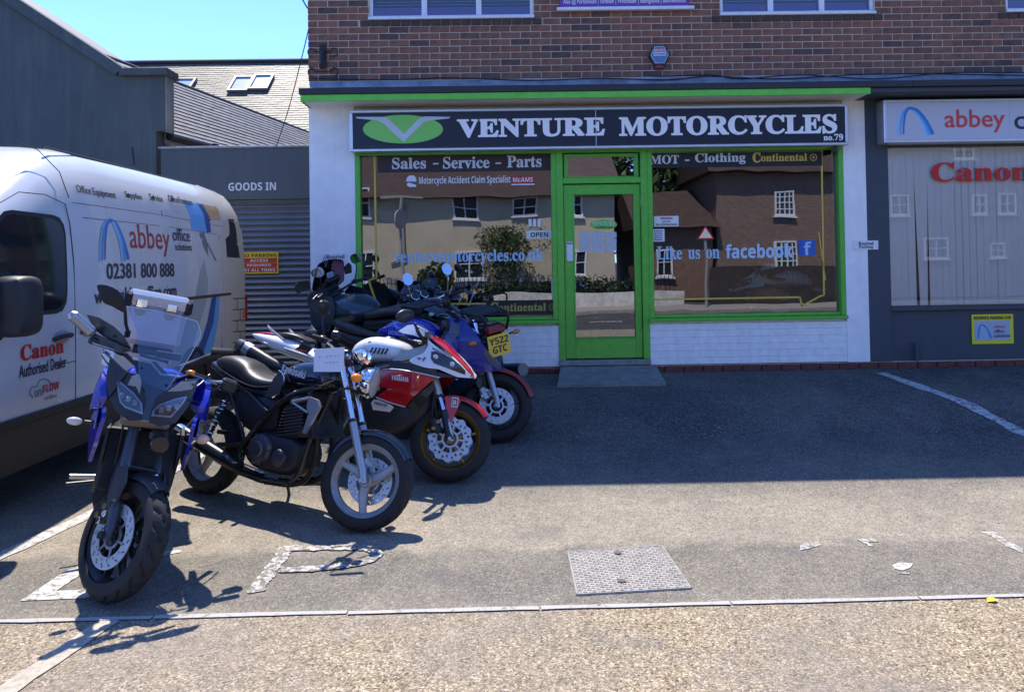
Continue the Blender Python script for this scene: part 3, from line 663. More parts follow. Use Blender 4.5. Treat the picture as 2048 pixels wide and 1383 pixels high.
# ---- lettering and stickers on the glass
G = F+.066
lt = mat('glass_lettering_grey', (.60, .66, .70), .5); lb = mat('glass_lettering_blue', (.38, .56, .72), .5); ly = mat('sticker_yellow', (.62, .45, .07), .5)
def plate(x0, y0, x1, y1, Y, m, parent, name='sticker', d=.0015):
    X0, Z0, X1, Z1 = rect(x0, y0, x1, y1, Y); return MB().bx(X0, Y-d, Z0, X1, Y, Z1).build(name, m, parent, ang=0)
plate(755, 310, 1112, 343, G, mat('banner_maroon', (.028, .012, .012), .45), WL, 'header_banner')
txr(serif('Sales'), 784, 315, 852, 338, G-.002, lt, WL, fat=.012); txr(serif('-'), 866, 326, 877, 329, G-.002, lt, WL)
txr(serif('Service'), 886, 313, 979, 337, G-.002, lt, WL, fat=.012); txr(serif('-'), 991, 325, 1002, 328, G-.002, lt, WL)
txr(serif('Parts'), 1014, 311, 1083, 335, G-.002, lt, WL, fat=.012)
tw = mat('sticker_white', (.72, .74, .76), .5); red = mat('sticker_red', (.45, .02, .035), .5)
txr(bold('Motorcycle Accident Claim Specialist'), 838, 352, 1021, 371, G, tw, WL)
plate(1023, 353, 1069, 366, G, red, WL); plate(1023, 367.5, 1069, 370, G, tw, WL); txr(bold('McAMS'), 1026, 354.5, 1066, 364, G-.002, tw, WL)
def ico(pts, Y, m, par, nm='pictogram', d=.0015):
    P = [aty(x, y, Y) for x, y in pts]; MB().prism([(p.x, p.z) for p in P], (0, Y, 0), (1, 0, 0), (0, 0, 1), (0, -1, 0), d).build(nm, m, par, ang=0)
ico([(812, 363), (814, 355), (819, 351), (828, 351), (832, 356), (833, 363)], G, tw, WL); ico([(814, 367), (818, 365), (833, 370), (831, 374), (819, 374), (814, 371)], G, tw, WL)
txr(serif('venturemotorcycles.co.uk'), 788, 499, 1087, 530, G, lb, WL, fat=.012)
op = plate(1053, 461, 1103, 477, G-.001, mat('open_sign', (.62, .70, .68), .4), WL, 'open_card'); txr(bold('OPEN'), 1061, 464.5, 1096, 474, G-.003, black, WL, 'open_lettering')
def frame_line(pts, Y, m, par, r, nm='sticker_line'):
    b = MB()
    for a, c in zip(pts, pts[1:]):
        p, q = aty(*a, Y), aty(*c, Y); t = (q-p).normalized(); nn = V((t.z, 0, -t.x))*r; b.add([p+nn, q+nn+t*r*.0, q-nn, p-nn], [(0, 1, 2, 3)])
    b.build(nm, m, par, ang=0, norm=False)
frame_line([(749, 312), (753, 556)], G, ly, WL, .011); frame_line([(753, 556), (737, 560)], G, ly, WL, .009); frame_line([(737, 560), (755, 612)], G, ly, WL, .012); frame_line([(803, 608), (980, 607)], G, ly, WL, .009)
plate(972, 600, 1112, 630, G+.0, mat('banner_black', (.01, .012, .014), .45), WL, 'footer_banner')
for (cx, cy, wd, ob, yy) in ((980, 605, 112, WL, G-.002), (1505, 306, 109, WR, G-.002)):
    ym = ly if ob is WR else mat('sticker_gold_dull', (.40, .33, .07), .5)
    k = wd/112
    txr(serif('C'), cx, cy-1, cx+17*k, cy+20*k, yy, ym, ob, fat=.03); txr(serif('ontinental'), cx+17*k, cy+1, cx+wd, cy+17*k, yy, ym, ob, fat=.012)
    c = aty(cx+wd+13*k, cy+9*k, yy); MB().lathe([(.040, 0), (.033, 0), (.033, .0015), (.040, .0015)], c, (0, -1, 0), 20, closed=True).build('roundel', ym, ob)
    MB().prism([(-.02, 0), (-.008, .006), (0, .022), (.006, .008), (.02, 0), (.005, -.006), (0, -.02), (-.006, -.006)], c, (1, 0, 0), (0, 0, 1), (0, -1, 0), .0015).build('rider_mark', ym, ob, ang=0)
plate(1297, 305, 1644, 333.5, G, mat('banner_black', (.01, .012, .014), .45), WR, 'header_banner')
txr(serif('MOT'), 1300, 310, 1358, 328, G-.002, lt, WR, fat=.012); txr(serif('-'), 1370, 319, 1379, 322, G-.002, lt, WR); txr(serif('Clothing'), 1390, 306, 1491, 329, G-.002, lt, WR, fat=.012)
frame_line([(1643, 300), (1648, 590)], G, ly, WR, .010); frame_line([(1648, 590), (1640, 592), (1604, 612), (1600, 594), (1298, 599)], G, ly, WR, .010)
frame_line([(1637, 463), (1651, 560)], G, ly, WR, .007)
txr(serif('Like'), 1314, 492, 1364, 519, G, lb, WR, fat=.01); txr(serif('us'), 1376, 499, 1400, 518, G, lb, WR, fat=.01); txr(serif('on'), 1412, 498, 1439, 517, G, lb, WR, fat=.01)
txr(bold('facebook'), 1451, 487, 1586, 516, G, mat('lettering_pale', (.45, .63, .80), .5), WR, fat=.012)
plate(1597, 479, 1630, 511, G, mat('badge_blue', (.03, .11, .42), .5), WR, 'blue_badge'); txr(bold('f'), 1607, 483, 1623, 510, G-.002, lb, WR)
cctv = plate(1308, 432, 1357, 453, G, tw, WR, 'warning_sticker')
txr(bold('WARNING'), 1321, 434, 1345, 438.5, G-.002, red, WR); txr(bold('CCTV'), 1325, 441, 1341, 445, G-.002, black, WR); txr(bold('IN OPERATION'), 1312, 447, 1354, 451, G-.002, black, WR)
plate(1304, 458, 1329, 483, G, tw, WR, 'small_notice')
for k in range(5): plate(1308, 461+k*4.4, 1325, 463+k*4.4, G-.002, mat('notice_ink', (.08, .12, .3), .5), WR, 'notice_line')
for k in range(3): plate(1057+k*9, 438, 1063+k*9, 453, G, tw, WL, 'small_sticker')
plate(1103, 558, 1110, 596, G, tw, WL, 'side_sticker')
# door logo and cards
GD = F+.046; gl_ = mat('logo_green', (.16, .52, .07), .5)
def ellipse(cx, cy, rx, ry, Y, m, par, nm, n=40, d=.0015):
    ico([(cx+rx*cos(2*pi*i/n), cy+ry*sin(2*pi*i/n)) for i in range(n)], Y, m, par, nm, d)
ellipse(1207, 449, 27, 10, GD, gl_, DOOR, 'logo_oval'); txr(serif('VENTURE'), 1184, 443, 1231, 452, GD-.002, lt, DOOR); txr(bold('MOTORCYCLES'), 1191, 453, 1226, 456, GD-.002, black, DOOR)
for i in range(3):
    for j in range(3):
        plate(1158+i*26, 464+j*13, 1181+i*26, 475.5+j*13, GD, mat('card_grey', (.45, .50, .55), .5), DOOR, 'card')
txr(bold('023 8043 1250'), 1176, 499, 1229, 504, GD-.002, lt, DOOR)
# ---- abbey shopfront
xC0, xC1 = xB1, aty(1779, 470, F).x; z_ab = aty(1900, 612, F).z; z_ab1 = aty(1900, 292, F).z
MB().bx(xC0+.002, F+.005, z_base, xC1, F+.3, zs).build('grey_pier', slategrey, B)
MB().bx(xC1, F+.02, z_ab1-.0, XR, F+.3, zs).build('grey_lintel', slategrey, B)
AW = MB().bx(xC1, F+.04, z_base, XR, F+.3, z_ab-.03).build('grey_panel', slategrey, B)
MB().bx(xC1, F-.01, z_ab-.045, XR, F+.10, z_ab-.0, bev=.006).build('grey_sill', slategrey, AW)
AP = MB().add([(xC1, F+.06, z_ab), (XR, F+.06, z_ab), (XR, F+.06, z_ab1), (xC1, F+.06, z_ab1)], [(0, 1, 2, 3)]).build('office_window', glassmat('office_glass', .035, tint=(1, 1, 1)), B, ang=0, norm=False)
MB().bx(xC1, F+.03, z_ab, xC1+.018, F+.09, z_ab1).build('window_bar', slategrey, AP); MB().bx(8.2, F+.03, z_ab, 8.26, F+.09, z_ab1).build('window_bar', slategrey, AP)
b = MB(); x = xC1+.02; blm = mat('vertical_blind', (.86, .93, .97), .7, noise=.03, nscale=3)
while x < XR-.2:     # vertical blind slats, a few hanging askew
    wd = .089; px = x
    Lz = MB(); off = .0; gap = 0
    tl = .03 if abs(x-4.62) < .05 else (-.02 if abs(x-4.72) < .05 else random.uniform(-.003, .003))
    a = random.uniform(.04, .16)
    Lz.add([(x, F+.10, z_ab1), (x+wd*cos(a), F+.10+wd*sin(a), z_ab1), (x+wd*cos(a)+tl*1.6, F+.10+wd*sin(a), z_ab+.01), (x+tl*1.6, F+.10, z_ab+.01)], [(0, 1, 2, 3)])
    Lz.build('blind_slat', blm, AP, ang=0, norm=False); x += .0785
for nm_, x0, y0, x1, y1 in (('Canon', 1863, 324, 2049, 363),): txr(serif('Canon'), 1863, 324, 2062, 363, F+.058, mat('print_red', (.55, .015, .01), .5), AP, fat=.012)
MB().cyl((aty(1833, 700, F).x, F+.0, z_base), (aty(1833, 700, F).x, F+.0, aty(1833, 685, F).z), .022, 10).build('overflow_pipe', slategrey, AW)
# ------------------------------------------------------------------ signs and fittings on the shopfronts
blues = [mat('logo_pale_blue', (.30, .56, .80), .4), mat('logo_mid_blue', (.12, .38, .72), .4), mat('logo_deep_blue', (.04, .20, .55), .4)]
def ribbon(pts, fn, wd, m, parent, nm='logo_arc', n=(0, -1, 0), d=.0015):
    P = catmull([V((a, b, 0)) for a, b in pts], 6); b = MB(); vs = []; n = V(n)
    Q = [fn(p.x, p.y) for p in P]
    for i, q in enumerate(Q):
        t = (Q[min(i+1, len(Q)-1)]-Q[max(i-1, 0)]).normalized(); s_ = t.cross(n).normalized(); k = i/(len(Q)-1); ww = wd[0]+(wd[1]-wd[0])*k
        vs += [q+s_*ww+n*d, q-s_*ww+n*d]
    b.add(vs, [(2*i, 2*i+1, 2*i+3, 2*i+2) for i in range(len(Q)-1)]); return b.build(nm, m, parent, ang=0, norm=False)
def arch_logo(x0, y0, x1, y1, fn, r, parent, n=(0, -1, 0)):
    W_, H_ = x1-x0, y1-y0
    for k, off in enumerate((0, .09, .18)):
        m = blues[k]; a = lambda u, v_: (x0+u*W_, y0+v_*H_)
        ribbon([a(.03+off*.9, 1-.02*k), a(.03+off*.9+.01, .6), a(.12+off*.7, .22), a(.28+off*.3, .04)], fn, (r*.42, r*.6), m, parent, n=n, d=.001+.0006*k)
        ribbon([a(.28+off*.3, .03), a(.46+off*.5, .12+.0*k), a(.66+off*.7, .5), a(.78+off, 1-.02*k)], fn, (r*.6, r*.8), m, parent, n=n, d=.0012+.0006*k)
FS = F-.15
sg = thing('shop_sign', 'long dark navy fascia sign with big white serif letters and green oval logo', 'sign', (0, F, zg0))
def rel(o): o.location = (0, 0, 0); return o
rel(sg)
X0, Z0, X1, Z1 = rect(699, 214, 1697, 297, FS)
MB().bx(X0+.02, FS+.012, Z0+.02, X1-.02, F, Z1-.02).build('sign_box', alu, sg)
xm = aty(1192, 255, FS).x
fn_ = lambda x, y: aty(x, y, FS+.008)
for (a, c) in ((X0+.03, xm-.003), (xm+.003, X1-.03)): MB().bx(a, FS+.006, Z0+.03, c, FS+.014, Z1-.03).build('sign_panel', navy, sg, ang=0)
MB().bx(xm-.003, FS+.003, Z0+.03, xm+.003, FS+.012, Z1-.03).build('joint_strip', alu, sg, ang=0)
MB().bx(X0, FS, Z0, X1, F, Z0+.032, bev=.006).bx(X0, FS, Z1-.032, X1, F, Z1, bev=.006).bx(X0, FS+.001, Z0+.03, X0+.032, F, Z1-.03, bev=.004).bx(X1-.032, FS+.001, Z0+.03, X1, F, Z1-.03, bev=.004).build('sign_frame', alu, sg)
ell = [(806+80*cos(2*pi*i/48), 258.5+28.5*sin(2*pi*i/48)) for i in range(48)]
P_ = [aty(x, y, FS+.006) for x, y in ell]
MB().prism([(p.x, p.z) for p in P_], (0, FS+.006, 0), (1, 0, 0), (0, 0, 1), (0, -1, 0), .002).build('green_oval', mat('sign_green', (.22, .62, .12), .45), sg, ang=0)
wing = [(711, 234), (770, 234), (777, 238), (808, 268), (838, 237), (848, 233), (901, 234), (898, 237), (860, 241), (848, 244), (807, 284), (766, 246), (755, 241), (714, 237)]
P_ = [aty(x, y, FS+.004) for x, y in wing]
MB().prism([(p.x, p.z) for p in P_], (0, FS+.004, 0), (1, 0, 0), (0, 0, 1), (0, -1, 0), .002).build('winged_letter', mat('sign_silver', (.55, .60, .66), .4), sg, ang=0)
txr(serif('VENTURE'), 914, 237, 1210, 274, FS+.006, signwhite, sg, fat=.027)
txr(serif('MOTORCYCLES'), 1238, 231, 1674, 270, FS+.006, signwhite, sg, fat=.027)
txr(serif('no.79'), 1647, 268, 1686, 281, FS+.006, signwhite, sg, fat=.012)
FA = F-.17
ab = thing('shop_sign', 'pale grey fascia sign with blue arch logo and red lower case name', 'sign')
X0, Z0, X1, Z1 = rect(1768, 200, 2700, 284, FA); Z1 = aty(1900, 198, FA).z; Z0 = aty(1900, 284, FA).z
MB().bx(X0+.01, FA+.02, Z0+.01, X1, F+.02, Z1-.01).build('sign_box', alu, ab)
apn = mat('sign_pale_grey', (.50, .52, .58), .35)
xj = aty(2020, 240, FA).x
MB().bx(X0+.03, FA+.006, Z0+.03, xj-.001, FA+.022, Z1-.03).build('sign_panel', apn, ab, ang=0); MB().bx(xj+.001, FA+.006, Z0+.03, X1, FA+.022, Z1-.03).build('sign_panel', apn, ab, ang=0)
MB().bx(X0, FA, Z0, X1, F, Z0+.032, bev=.005).bx(X0, FA, Z1-.032, X1, F, Z1, bev=.005).bx(X0, FA+.001, Z0+.03, X0+.032, F, Z1-.03, bev=.004).build('sign_frame', alu, ab)
arch_logo(1792, 214, 1869, 271, lambda x, y: aty(x, y, FA+.006), .024, ab)
pr = mat('print_red2', (.60, .06, .05), .4); pd = mat('print_dark', (.02, .022, .035), .4)
txr('abbey', 1889, 219, 2010, 266, FA+.006, pr, ab, fat=.012); txr('office', 2028, 219, 2160, 258, FA+.006, pd, ab, fat=.01)
ys = thing('parking_sign', 'small yellow bordered reserved parking sign with blue arch logo on the slate grey panel', 'sign')
yel = mat('sign_yellow', (.72, .66, .02), .45)
plate(1943, 628, 2026, 687, F+.036, yel, ys, 'sign_panel', .008)
plate(1949, 641, 2020, 680, F+.027, mat('sign_grey_blue', (.36, .44, .54), .4), ys, 'printed_field')
txr(bold('RESERVED PARKING FOR'), 1948, 632, 2022, 638.5, F+.027, black, ys)
arch_logo(1951, 648, 1984, 677, lambda x, y: aty(x, y, F+.025), .011, ys)
txr('abbey', 1988, 649, 2010, 657, F+.025, pr, ys); txr('office', 1988, 658, 2008, 665, F+.025, pd, ys); txr('solutions', 1988, 667, 2020, 674, F+.025, pd, ys)
rs1 = thing('parking_notice', 'small white reserved parking plate on the narrow white pier', 'sign')
plate(1706, 481, 1756, 499, F-.001, tw, rs1, 'sign_panel', .006); txr(serif('Reserved'), 1717, 483, 1747, 490, F-.0075, mat('ink_navy', (.02, .03, .10), .5), rs1); txr(serif('Parking'), 1718, 490.5, 1746, 497.5, F-.0075, MC['ink_navy'], rs1)
rs2 = thing('parking_notice', 'small white reserved parking plate on the wide white pier left of the shop', 'sign')
plate(641, 507, 695, 528, F-.001, tw, rs2, 'sign_panel', .006); txr(serif('Reserved'), 653, 509, 689, 517, F-.0075, MC['ink_navy'], rs2); txr(serif('Parking'), 655, 517.5, 687, 525.5, F-.0075, MC['ink_navy'], rs2)
frame_line([(645, 523), (651, 510)], F-.008, MC['ink_navy'], rs2, .004, 'sign_mark'); frame_line([(649, 523), (655, 510)], F-.008, MC['ink_navy'], rs2, .003, 'sign_mark')
# burglar alarm
al = thing('alarm_box', 'hexagonal blue burglar alarm box with red lens below on the brick wall', 'alarm box')
c = aty(1317, 113, F-.002); hexo = [(-.118, 0), (-.062, .112), (.062, .112), (.118, 0), (.062, -.11), (-.062, -.11)]
MB().prism(hexo, c, (1, 0, 0), (0, 0, 1), (0, -1, 0), .05).build('case', mat('alarm_black', (.015, .02, .03), .35), al, ang=0)
MB().prism([(a*.84, b_*.84) for a, b_ in hexo], c+V((0, -.05, 0)), (1, 0, 0), (0, 0, 1), (0, -1, 0), .012).build('white_edge', tw, al, ang=0)
MB().prism([(a*.79, b_*.79) for a, b_ in hexo], c+V((0, -.062, 0)), (1, 0, 0), (0, 0, 1), (0, -1, 0), .004).build('cover', mat('alarm_blue', (.10, .20, .38), .4), al, ang=0)
MB().bx(c.x-.068, c.y-.070, c.z+.035, c.x+.068, c.y-.067, c.z+.068).build('label', mat('alarm_pink', (.55, .15, .17), .5), al); txt(bold('BALANCE'), (c.x-.06, c.y-.071, c.z+.041), (1, 0, 0), (0, 0, 1), .12, .02, tw, al); 
MB().bx(c.x-.068, c.y-.070, c.z-.012, c.x+.068, c.y-.067, c.z+.03).build('label', tw, al); txt(bold('SYSTEMS'), (c.x-.06, c.y-.071, c.z-.004), (1, 0, 0), (0, 0, 1), .12, .024, mat('ink_blue', (.05, .12, .35), .5), al)
MB().ball(c+V((0, -.02, -.125)), .05, sc_=(1.1, .7, .6)).build('lens', mat('lens_dull_red', (.30, .045, .03), .35), al)
# iron sign bracket
ir = thing('iron_bracket', 'rusty black scrolled iron sign bracket at the left corner of the brick wall', 'bracket')
iron = mat('rusted_iron', (.03, .025, .025), .7, noise=.4, nscale=30)
p0, p1 = aty(645, 103, F-.03), aty(650, 145, F-.03)
b = MB(); b.tube([p0, p1+V((.02, -.25, 0))], .026, 10); b.box(p0+V((0, .02, -.05)), (.07, .03, .26)); b.build('arm', iron, ir)
for sx in (-1, 1):
    for zz in (0, -.22):
        b = MB(); cc = p0+V((sx*.12, .01, zz)); b.tube([p0+V((0, .01, zz))]+[cc+V((sx*.045*cos(a)*(1-a/9), 0, .045*sin(a)*(1-a/9))) for a in [pi-.6*k*sx*sx for k in range(9)]], .006, 6, sm=2); b.build('scroll', iron, ir)
# cctv camera under the sign
cv = thing('security_camera', 'small dark bullet camera fixed under the right end of the navy sign', 'camera')
c = aty(1668, 300, F-.02)
MB().cyl(c+V((.03, .02, 0)), c+V((-.03, -.09, -.01)), .028, 14, bev=.004).build('body', mat('camera_grey', (.05, .055, .06), .4), cv); MB().cyl(c+V((-.03, -.09, -.01)), c+V((-.032, -.096, -.0105)), .02, 12).build('lens', black, cv); MB().tube([c+V((.03, .02, 0)), c+V((.05, .05, .05))], .01).build('mount', black, cv)
# purple letting banner and its ledge
pb = thing('advert_banner', 'purple advertising board listing town names at the top edge above the alarm', 'sign')
X0, Z0, X1, Z1 = rect(1120, -60, 1378, 14, F-.03)
MB().bx(X0, F-.03, Z0, X1, F-.004, Z0+.75).build('board', mat('banner_purple', (.17, .05, .33), .45), pb, ang=0)
MB().bx(X0-.04, F-.06, Z0-.04, X1+.05, F-.004, Z0-.003, bev=.004).build('ledge', winframe, pb)
txr('Also @ Portsmouth | Fareham | Winchester | Basingstoke | Bournemouth', 1126, -3, 1371, 9.5, F-.031, tw, pb, fat=.012)
# cables along the flashing
for k, (pts, lab) in enumerate((([(620, 157), (760, 160), (900, 156), (1060, 161), (1200, 157), (1330, 160), (1420, 153), (1560, 158), (1700, 150), (1850, 148), (2060, 151)], 'thin black cable drooping along the flashing below the bricks'),
    ([(1300, 152), (1330, 153), (1420, 150), (1480, 158), (1600, 150), (1750, 158), (1900, 146), (2060, 146)], 'second thin cable looping above the flashing right of the alarm box'))):
    P_ = [aty(x, y, F-.05-.02*(k)) for x, y in pts]; tag(MB().tube(P_, .007, 6, sm=5).build('cable', black), lab, 'cable')
P_ = [aty(600, -10, 8.0), aty(612, 12, 8.1), aty(617, 18, 8.24)]
tag(MB().tube(P_, .008, 6, sm=6).build('cable', black), 'short black cable dropping to the left corner of the brick wall at the top edge', 'cable')
P_ = [aty(617, 60, 8.25), aty(600, 130, 8.8), aty(578, 215, 9.6), aty(553, 292, 10.5)]
tag(MB().tube(P_, .006, 6, sm=6).build('cable', black), 'thin dark wire running down across the slate roof left of the building', 'cable')

# ------------------------------------------------------------------ goods-in entrance
YG = 10.7
gi = thing('goods_entrance', 'dark grey goods entrance with sign panel above a ribbed roller shutter', 'entrance')
gpan = mat('dark_grey_panel', (.05, .055, .06), .38, streak=(.3, (.11, .115, .12)), noise=.12, nscale=3)
X0, Z0, X1, Z1 = rect(322, 296, 640, 399, YG)
MB().bx(X0, YG, Z0, X1+.4, YG+.3, Z1).build('sign_panel', gpan, gi)
MB().bx(X0-.03, YG-.03, Z1, X1+.4, YG+.33, Z1+.03, bev=.005).build('coping', lead, gi)
txr(bold('GOODS IN'), 457, 365, 552, 381, YG, mat('dull_white', (.62, .64, .66), .5), gi, ext=.004)
MB().bx(X0-.35, YG+.0, .05, X0+.0, YG+.3, Z0+.1).build('jamb', slategrey, gi)
stl = mat('shutter_steel', (.20, .22, .25), .42, metal=.55, noise=.15, nscale=5)
z = .12; Zs = Z0; k = 0; sh = []
prof = [(0, 0), (.004, .012), (.020, .024), (.026, .042), (.020, .060), (.004, .074), (0, .082)]
sm_ = None
while z < Zs-.02:
    if sm_ is None:
        b = MB(); b.loft([[V((x, -p, q)) for p, q in prof] for x in (X0, X1+.35)], cap=False, closed=False); o = b.build('shutter_slat', stl, gi, norm=False); sm_ = o.data
    else: o = bpy.data.objects.new('shutter_slat', sm_); COL.objects.link(o); o.parent = gi
    o.location = (0, YG+.12, z); z += .084
MB().bx(X0, YG+.13, .4, X1+.4, YG+.16, Zs).build('shutter_backing', stl, gi)
np_ = thing('warning_sign', 'yellow and red no parking sign on the roller shutter behind the van', 'sign')
plate(478, 504, 557, 547, YG+.09, mat('warn_yellow', (.70, .52, .02), .45), np_, 'sign_panel', .006)
txr(bold('NO PARKING'), 482, 507, 553, 514, YG+.083, black, np_)
for k, s_ in enumerate(('ACCESS', 'REQUIRED', 'AT ALL TIMES')):
    plate(480, 516+k*9.6, 554, 525+k*9.6, YG+.083, red, np_, 'red_band'); txr(bold(s_), 500-(12 if k == 2 else 6 if k == 1 else 0), 518+k*9.6, 536+(14 if k == 2 else 6 if k == 1 else 0), 523.5+k*9.6, YG+.081, tw, np_)
# ------------------------------------------------------------------ grey gable building at the left
YB = 11.0
gb = thing('gable_building', 'large shaded grey rendered gable building behind the van', 'building')
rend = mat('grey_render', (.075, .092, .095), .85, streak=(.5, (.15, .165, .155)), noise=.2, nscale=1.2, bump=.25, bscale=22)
def az(px, py, Y=YB): p = aty(px, py, Y); return (p.x, p.z)
a0 = az(25, -2); a1 = az(240, 139); slope = (a0[1]-a1[1])/(a1[0]-a0[0]); xl = -14.0; apx = a0[0]-2.2; apz = a0[1]+2.2*slope
pr_ = [az(329, 150), az(329, 262), (az(312, 262)[0], az(312, 262)[1]), (az(312, 300)[0], .3), (xl, .3), (xl, apz-(apx-xl)*slope), (apx, apz), a1]
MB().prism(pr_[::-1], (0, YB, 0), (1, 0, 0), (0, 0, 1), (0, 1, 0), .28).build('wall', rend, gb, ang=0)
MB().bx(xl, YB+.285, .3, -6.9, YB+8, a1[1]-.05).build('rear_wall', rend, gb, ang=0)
a0c, a1c = V((apx, YB, apz)), V((a1[0], YB, a1[1]))
t = (a1c-a0c).normalized(); nrm = V((-t.z, 0, t.x)); 
if nrm.z < 0: nrm = -nrm
b = MB(); q = [a0c-nrm*.10, a1c-nrm*.10+t*.02, a1c+nrm*.05+t*.05, a0c+nrm*.05]; b.prism([(p.x, p.z) for p in q], (0, YB-.07, 0), (1, 0, 0), (0, 0, 1), (0, 1, 0), .35); b.build('verge', rend, gb, ang=0)
b = MB(); q = [a0c-nrm*.16, a1c-nrm*.16, a1c-nrm*.04, a0c-nrm*.04]; b.prism([(p.x, p.z) for p in q], (0, YB+.29, 0), (1, 0, 0), (0, 0, 1), (0, 1, 0), 3); b.build('roof', mat('pale_slate_plain', (.22, .2, .19), .7, noise=.3, nscale=5), gb, ang=0)
x0, z0, x1, z1 = rect(240, 136, 336, 150, YB-.05)
MB().bx(x0, YB-.09, z0-.01, x1, YB+.32, z1, bev=.012).build('parapet_cap', rend, gb)
x0, z0, x1, z1 = rect(329, 155, 343, 262, YB-.05)
xe = az(329, 200)[0]; MB().bx(xe+.001, YB+.015, z0, xe+.02, YB+.27, az(329, 152)[1]).build('lit_return_face', mat('lit_side_render', (.26, .27, .25), .85, noise=.35, nscale=3, bump=.3, bscale=25), gb)  # side of the same wall, its brighter light put into a paler colour
b = MB(); p = aty(265, 300, YB-.02); b.tube([aty(264, 295, YB-.02), aty(268, 330, YB-.03)], .008, 6); b.build('loose_wire', black, gb)
# ------------------------------------------------------------------ slate roofs behind
def slates(name, o, ux, uv, W_, H_, sw, gauge, m, parent, poly=None, jit=.01, th=.02):
    ux, uv = V(ux).normalized(), V(uv).normalized(); n = ux.cross(uv).normalized(); b = MB(); o = V(o); rws = int(H_/gauge)
    tone = []
    for r in range(rws+1):
        x = -(sw/2 if r % 2 else 0)
        while x < W_:
            a, c = max(0, x), min(W_, x+sw-.006); u0, u1 = r*gauge, min((r+1)*gauge+.03, H_); mid = ((a+c)/2, r*gauge+gauge/2)
            if c-a > .02 and (poly is None or inpoly(mid[0], mid[1], poly)):
                h = th+random.uniform(0, jit); j = random.uniform(-.006, .006)
                A = [o+ux*a+uv*(u0+j), o+ux*c+uv*(u0-j), o+ux*c+uv*u1, o+ux*a+uv*u1]
                b.add([A[0]+n*h, A[1]+n*(h+random.uniform(-.003, .003)), A[2]+n*.003, A[3]+n*.003, A[0], A[1]], [(0, 1, 2, 3), (4, 5, 1, 0)]); tone += [random.random()]*6
            x += sw
    ob = b.build(name, m, parent, ang=0, norm=False); at_ = ob.data.attributes.new('tone', 'FLOAT', 'POINT'); at_.data.foreach_set('value', tone); return stuff(ob)
def slate_mat(name, c0, c1, c2):
    m = bpy.data.materials.new(name); m.use_nodes = True; t = m.node_tree; b = t.nodes['Principled BSDF']; L = t.links.new
    a = t.nodes.new('ShaderNodeAttribute'); a.attribute_name = 'tone'; tc = t.nodes.new('ShaderNodeTexCoord'); n = t.nodes.new('ShaderNodeTexNoise'); n.inputs['Scale'].default_value = 1.3; n.inputs['Detail'].default_value = 7; L(tc.outputs['Object'], n.inputs['Vector'])
    ad = t.nodes.new('ShaderNodeMath'); ad.operation = 'MULTIPLY_ADD'; L(n.outputs[0], ad.inputs[0]); ad.inputs[1].default_value = 1.1
    mu = t.nodes.new('ShaderNodeMath'); mu.operation = 'MULTIPLY_ADD'; L(a.outputs['Fac'], mu.inputs[0]); mu.inputs[1].default_value = .45; mu.inputs[2].default_value = -.28; L(mu.outputs[0], ad.inputs[2])
    r = t.nodes.new('ShaderNodeValToRGB'); L(ad.outputs[0], r.inputs[0]); r.color_ramp.elements[0].color = c0+(1,); r.color_ramp.elements[1].color = c2+(1,); e = r.color_ramp.elements.new(.5); e.color = c1+(1,)
    L(r.outputs[0], b.inputs['Base Color']); b.inputs['Roughness'].default_value = .6; return m
rf = thing('slate_roof_building', 'long building with weathered slate roof and skylights behind the goods entrance', 'building')
YE, YR = 20.0, 23.6
e0, e1 = aty(300, 286, YE), aty(640, 275, YE); r0_, r1_ = aty(240, 134, YR), aty(640, 118, YR)
zE = (e0.z+e1.z)/2; zR = (r0_.z+r1_.z)/2
x0, x1 = -16.0, 2.0
uv = V((0, YR-YE, zR-zE)); Hh = uv.length
M_sl = slate_mat('weathered_slate', (.040, .037, .032), (.078, .071, .06), (.135, .120, .094))
MB().add([(x0, YE, zE-.01), (x1, YE, zE-.01), (x1, YR, zR-.01), (x0, YR, zR-.01)], [(0, 1, 2, 3)]).build('roof_deck', felt, rf, ang=0, norm=False)
slates('slates', (x0, YE, zE), (1, 0, 0), uv, x1-x0, Hh, .27, .13, M_sl, rf, jit=.006, th=.012)
MB().bx(x0, YR-.1, zR-.03, x1, YR+.2, zR+.10, bev=.04).build('ridge', felt, rf)
MB().bx(x0, YE+.2, .5, x1, YE+.4, zE).build('wall', mat('pale_wall', (.4, .38, .33), .85, noise=.2, nscale=3), rf)
b = MB(); b.tube([(x0, YE-.06, zE-.06), (x1, YE-.06, zE-.06)], .09, 8); b.build('gutter', mat('green_gutter', (.02, .10, .06), .5), rf); MB().bx(x0, YE-.02, zE-.32, x1, YE+.05, zE-.05).build('eaves_board', MC['green_gutter'], rf)
un = uv.normalized(); nn_ = V((1, 0, 0)).cross(un)
skm = glassmat('skylight_glass', .75, tint=(.4, .45, .5))
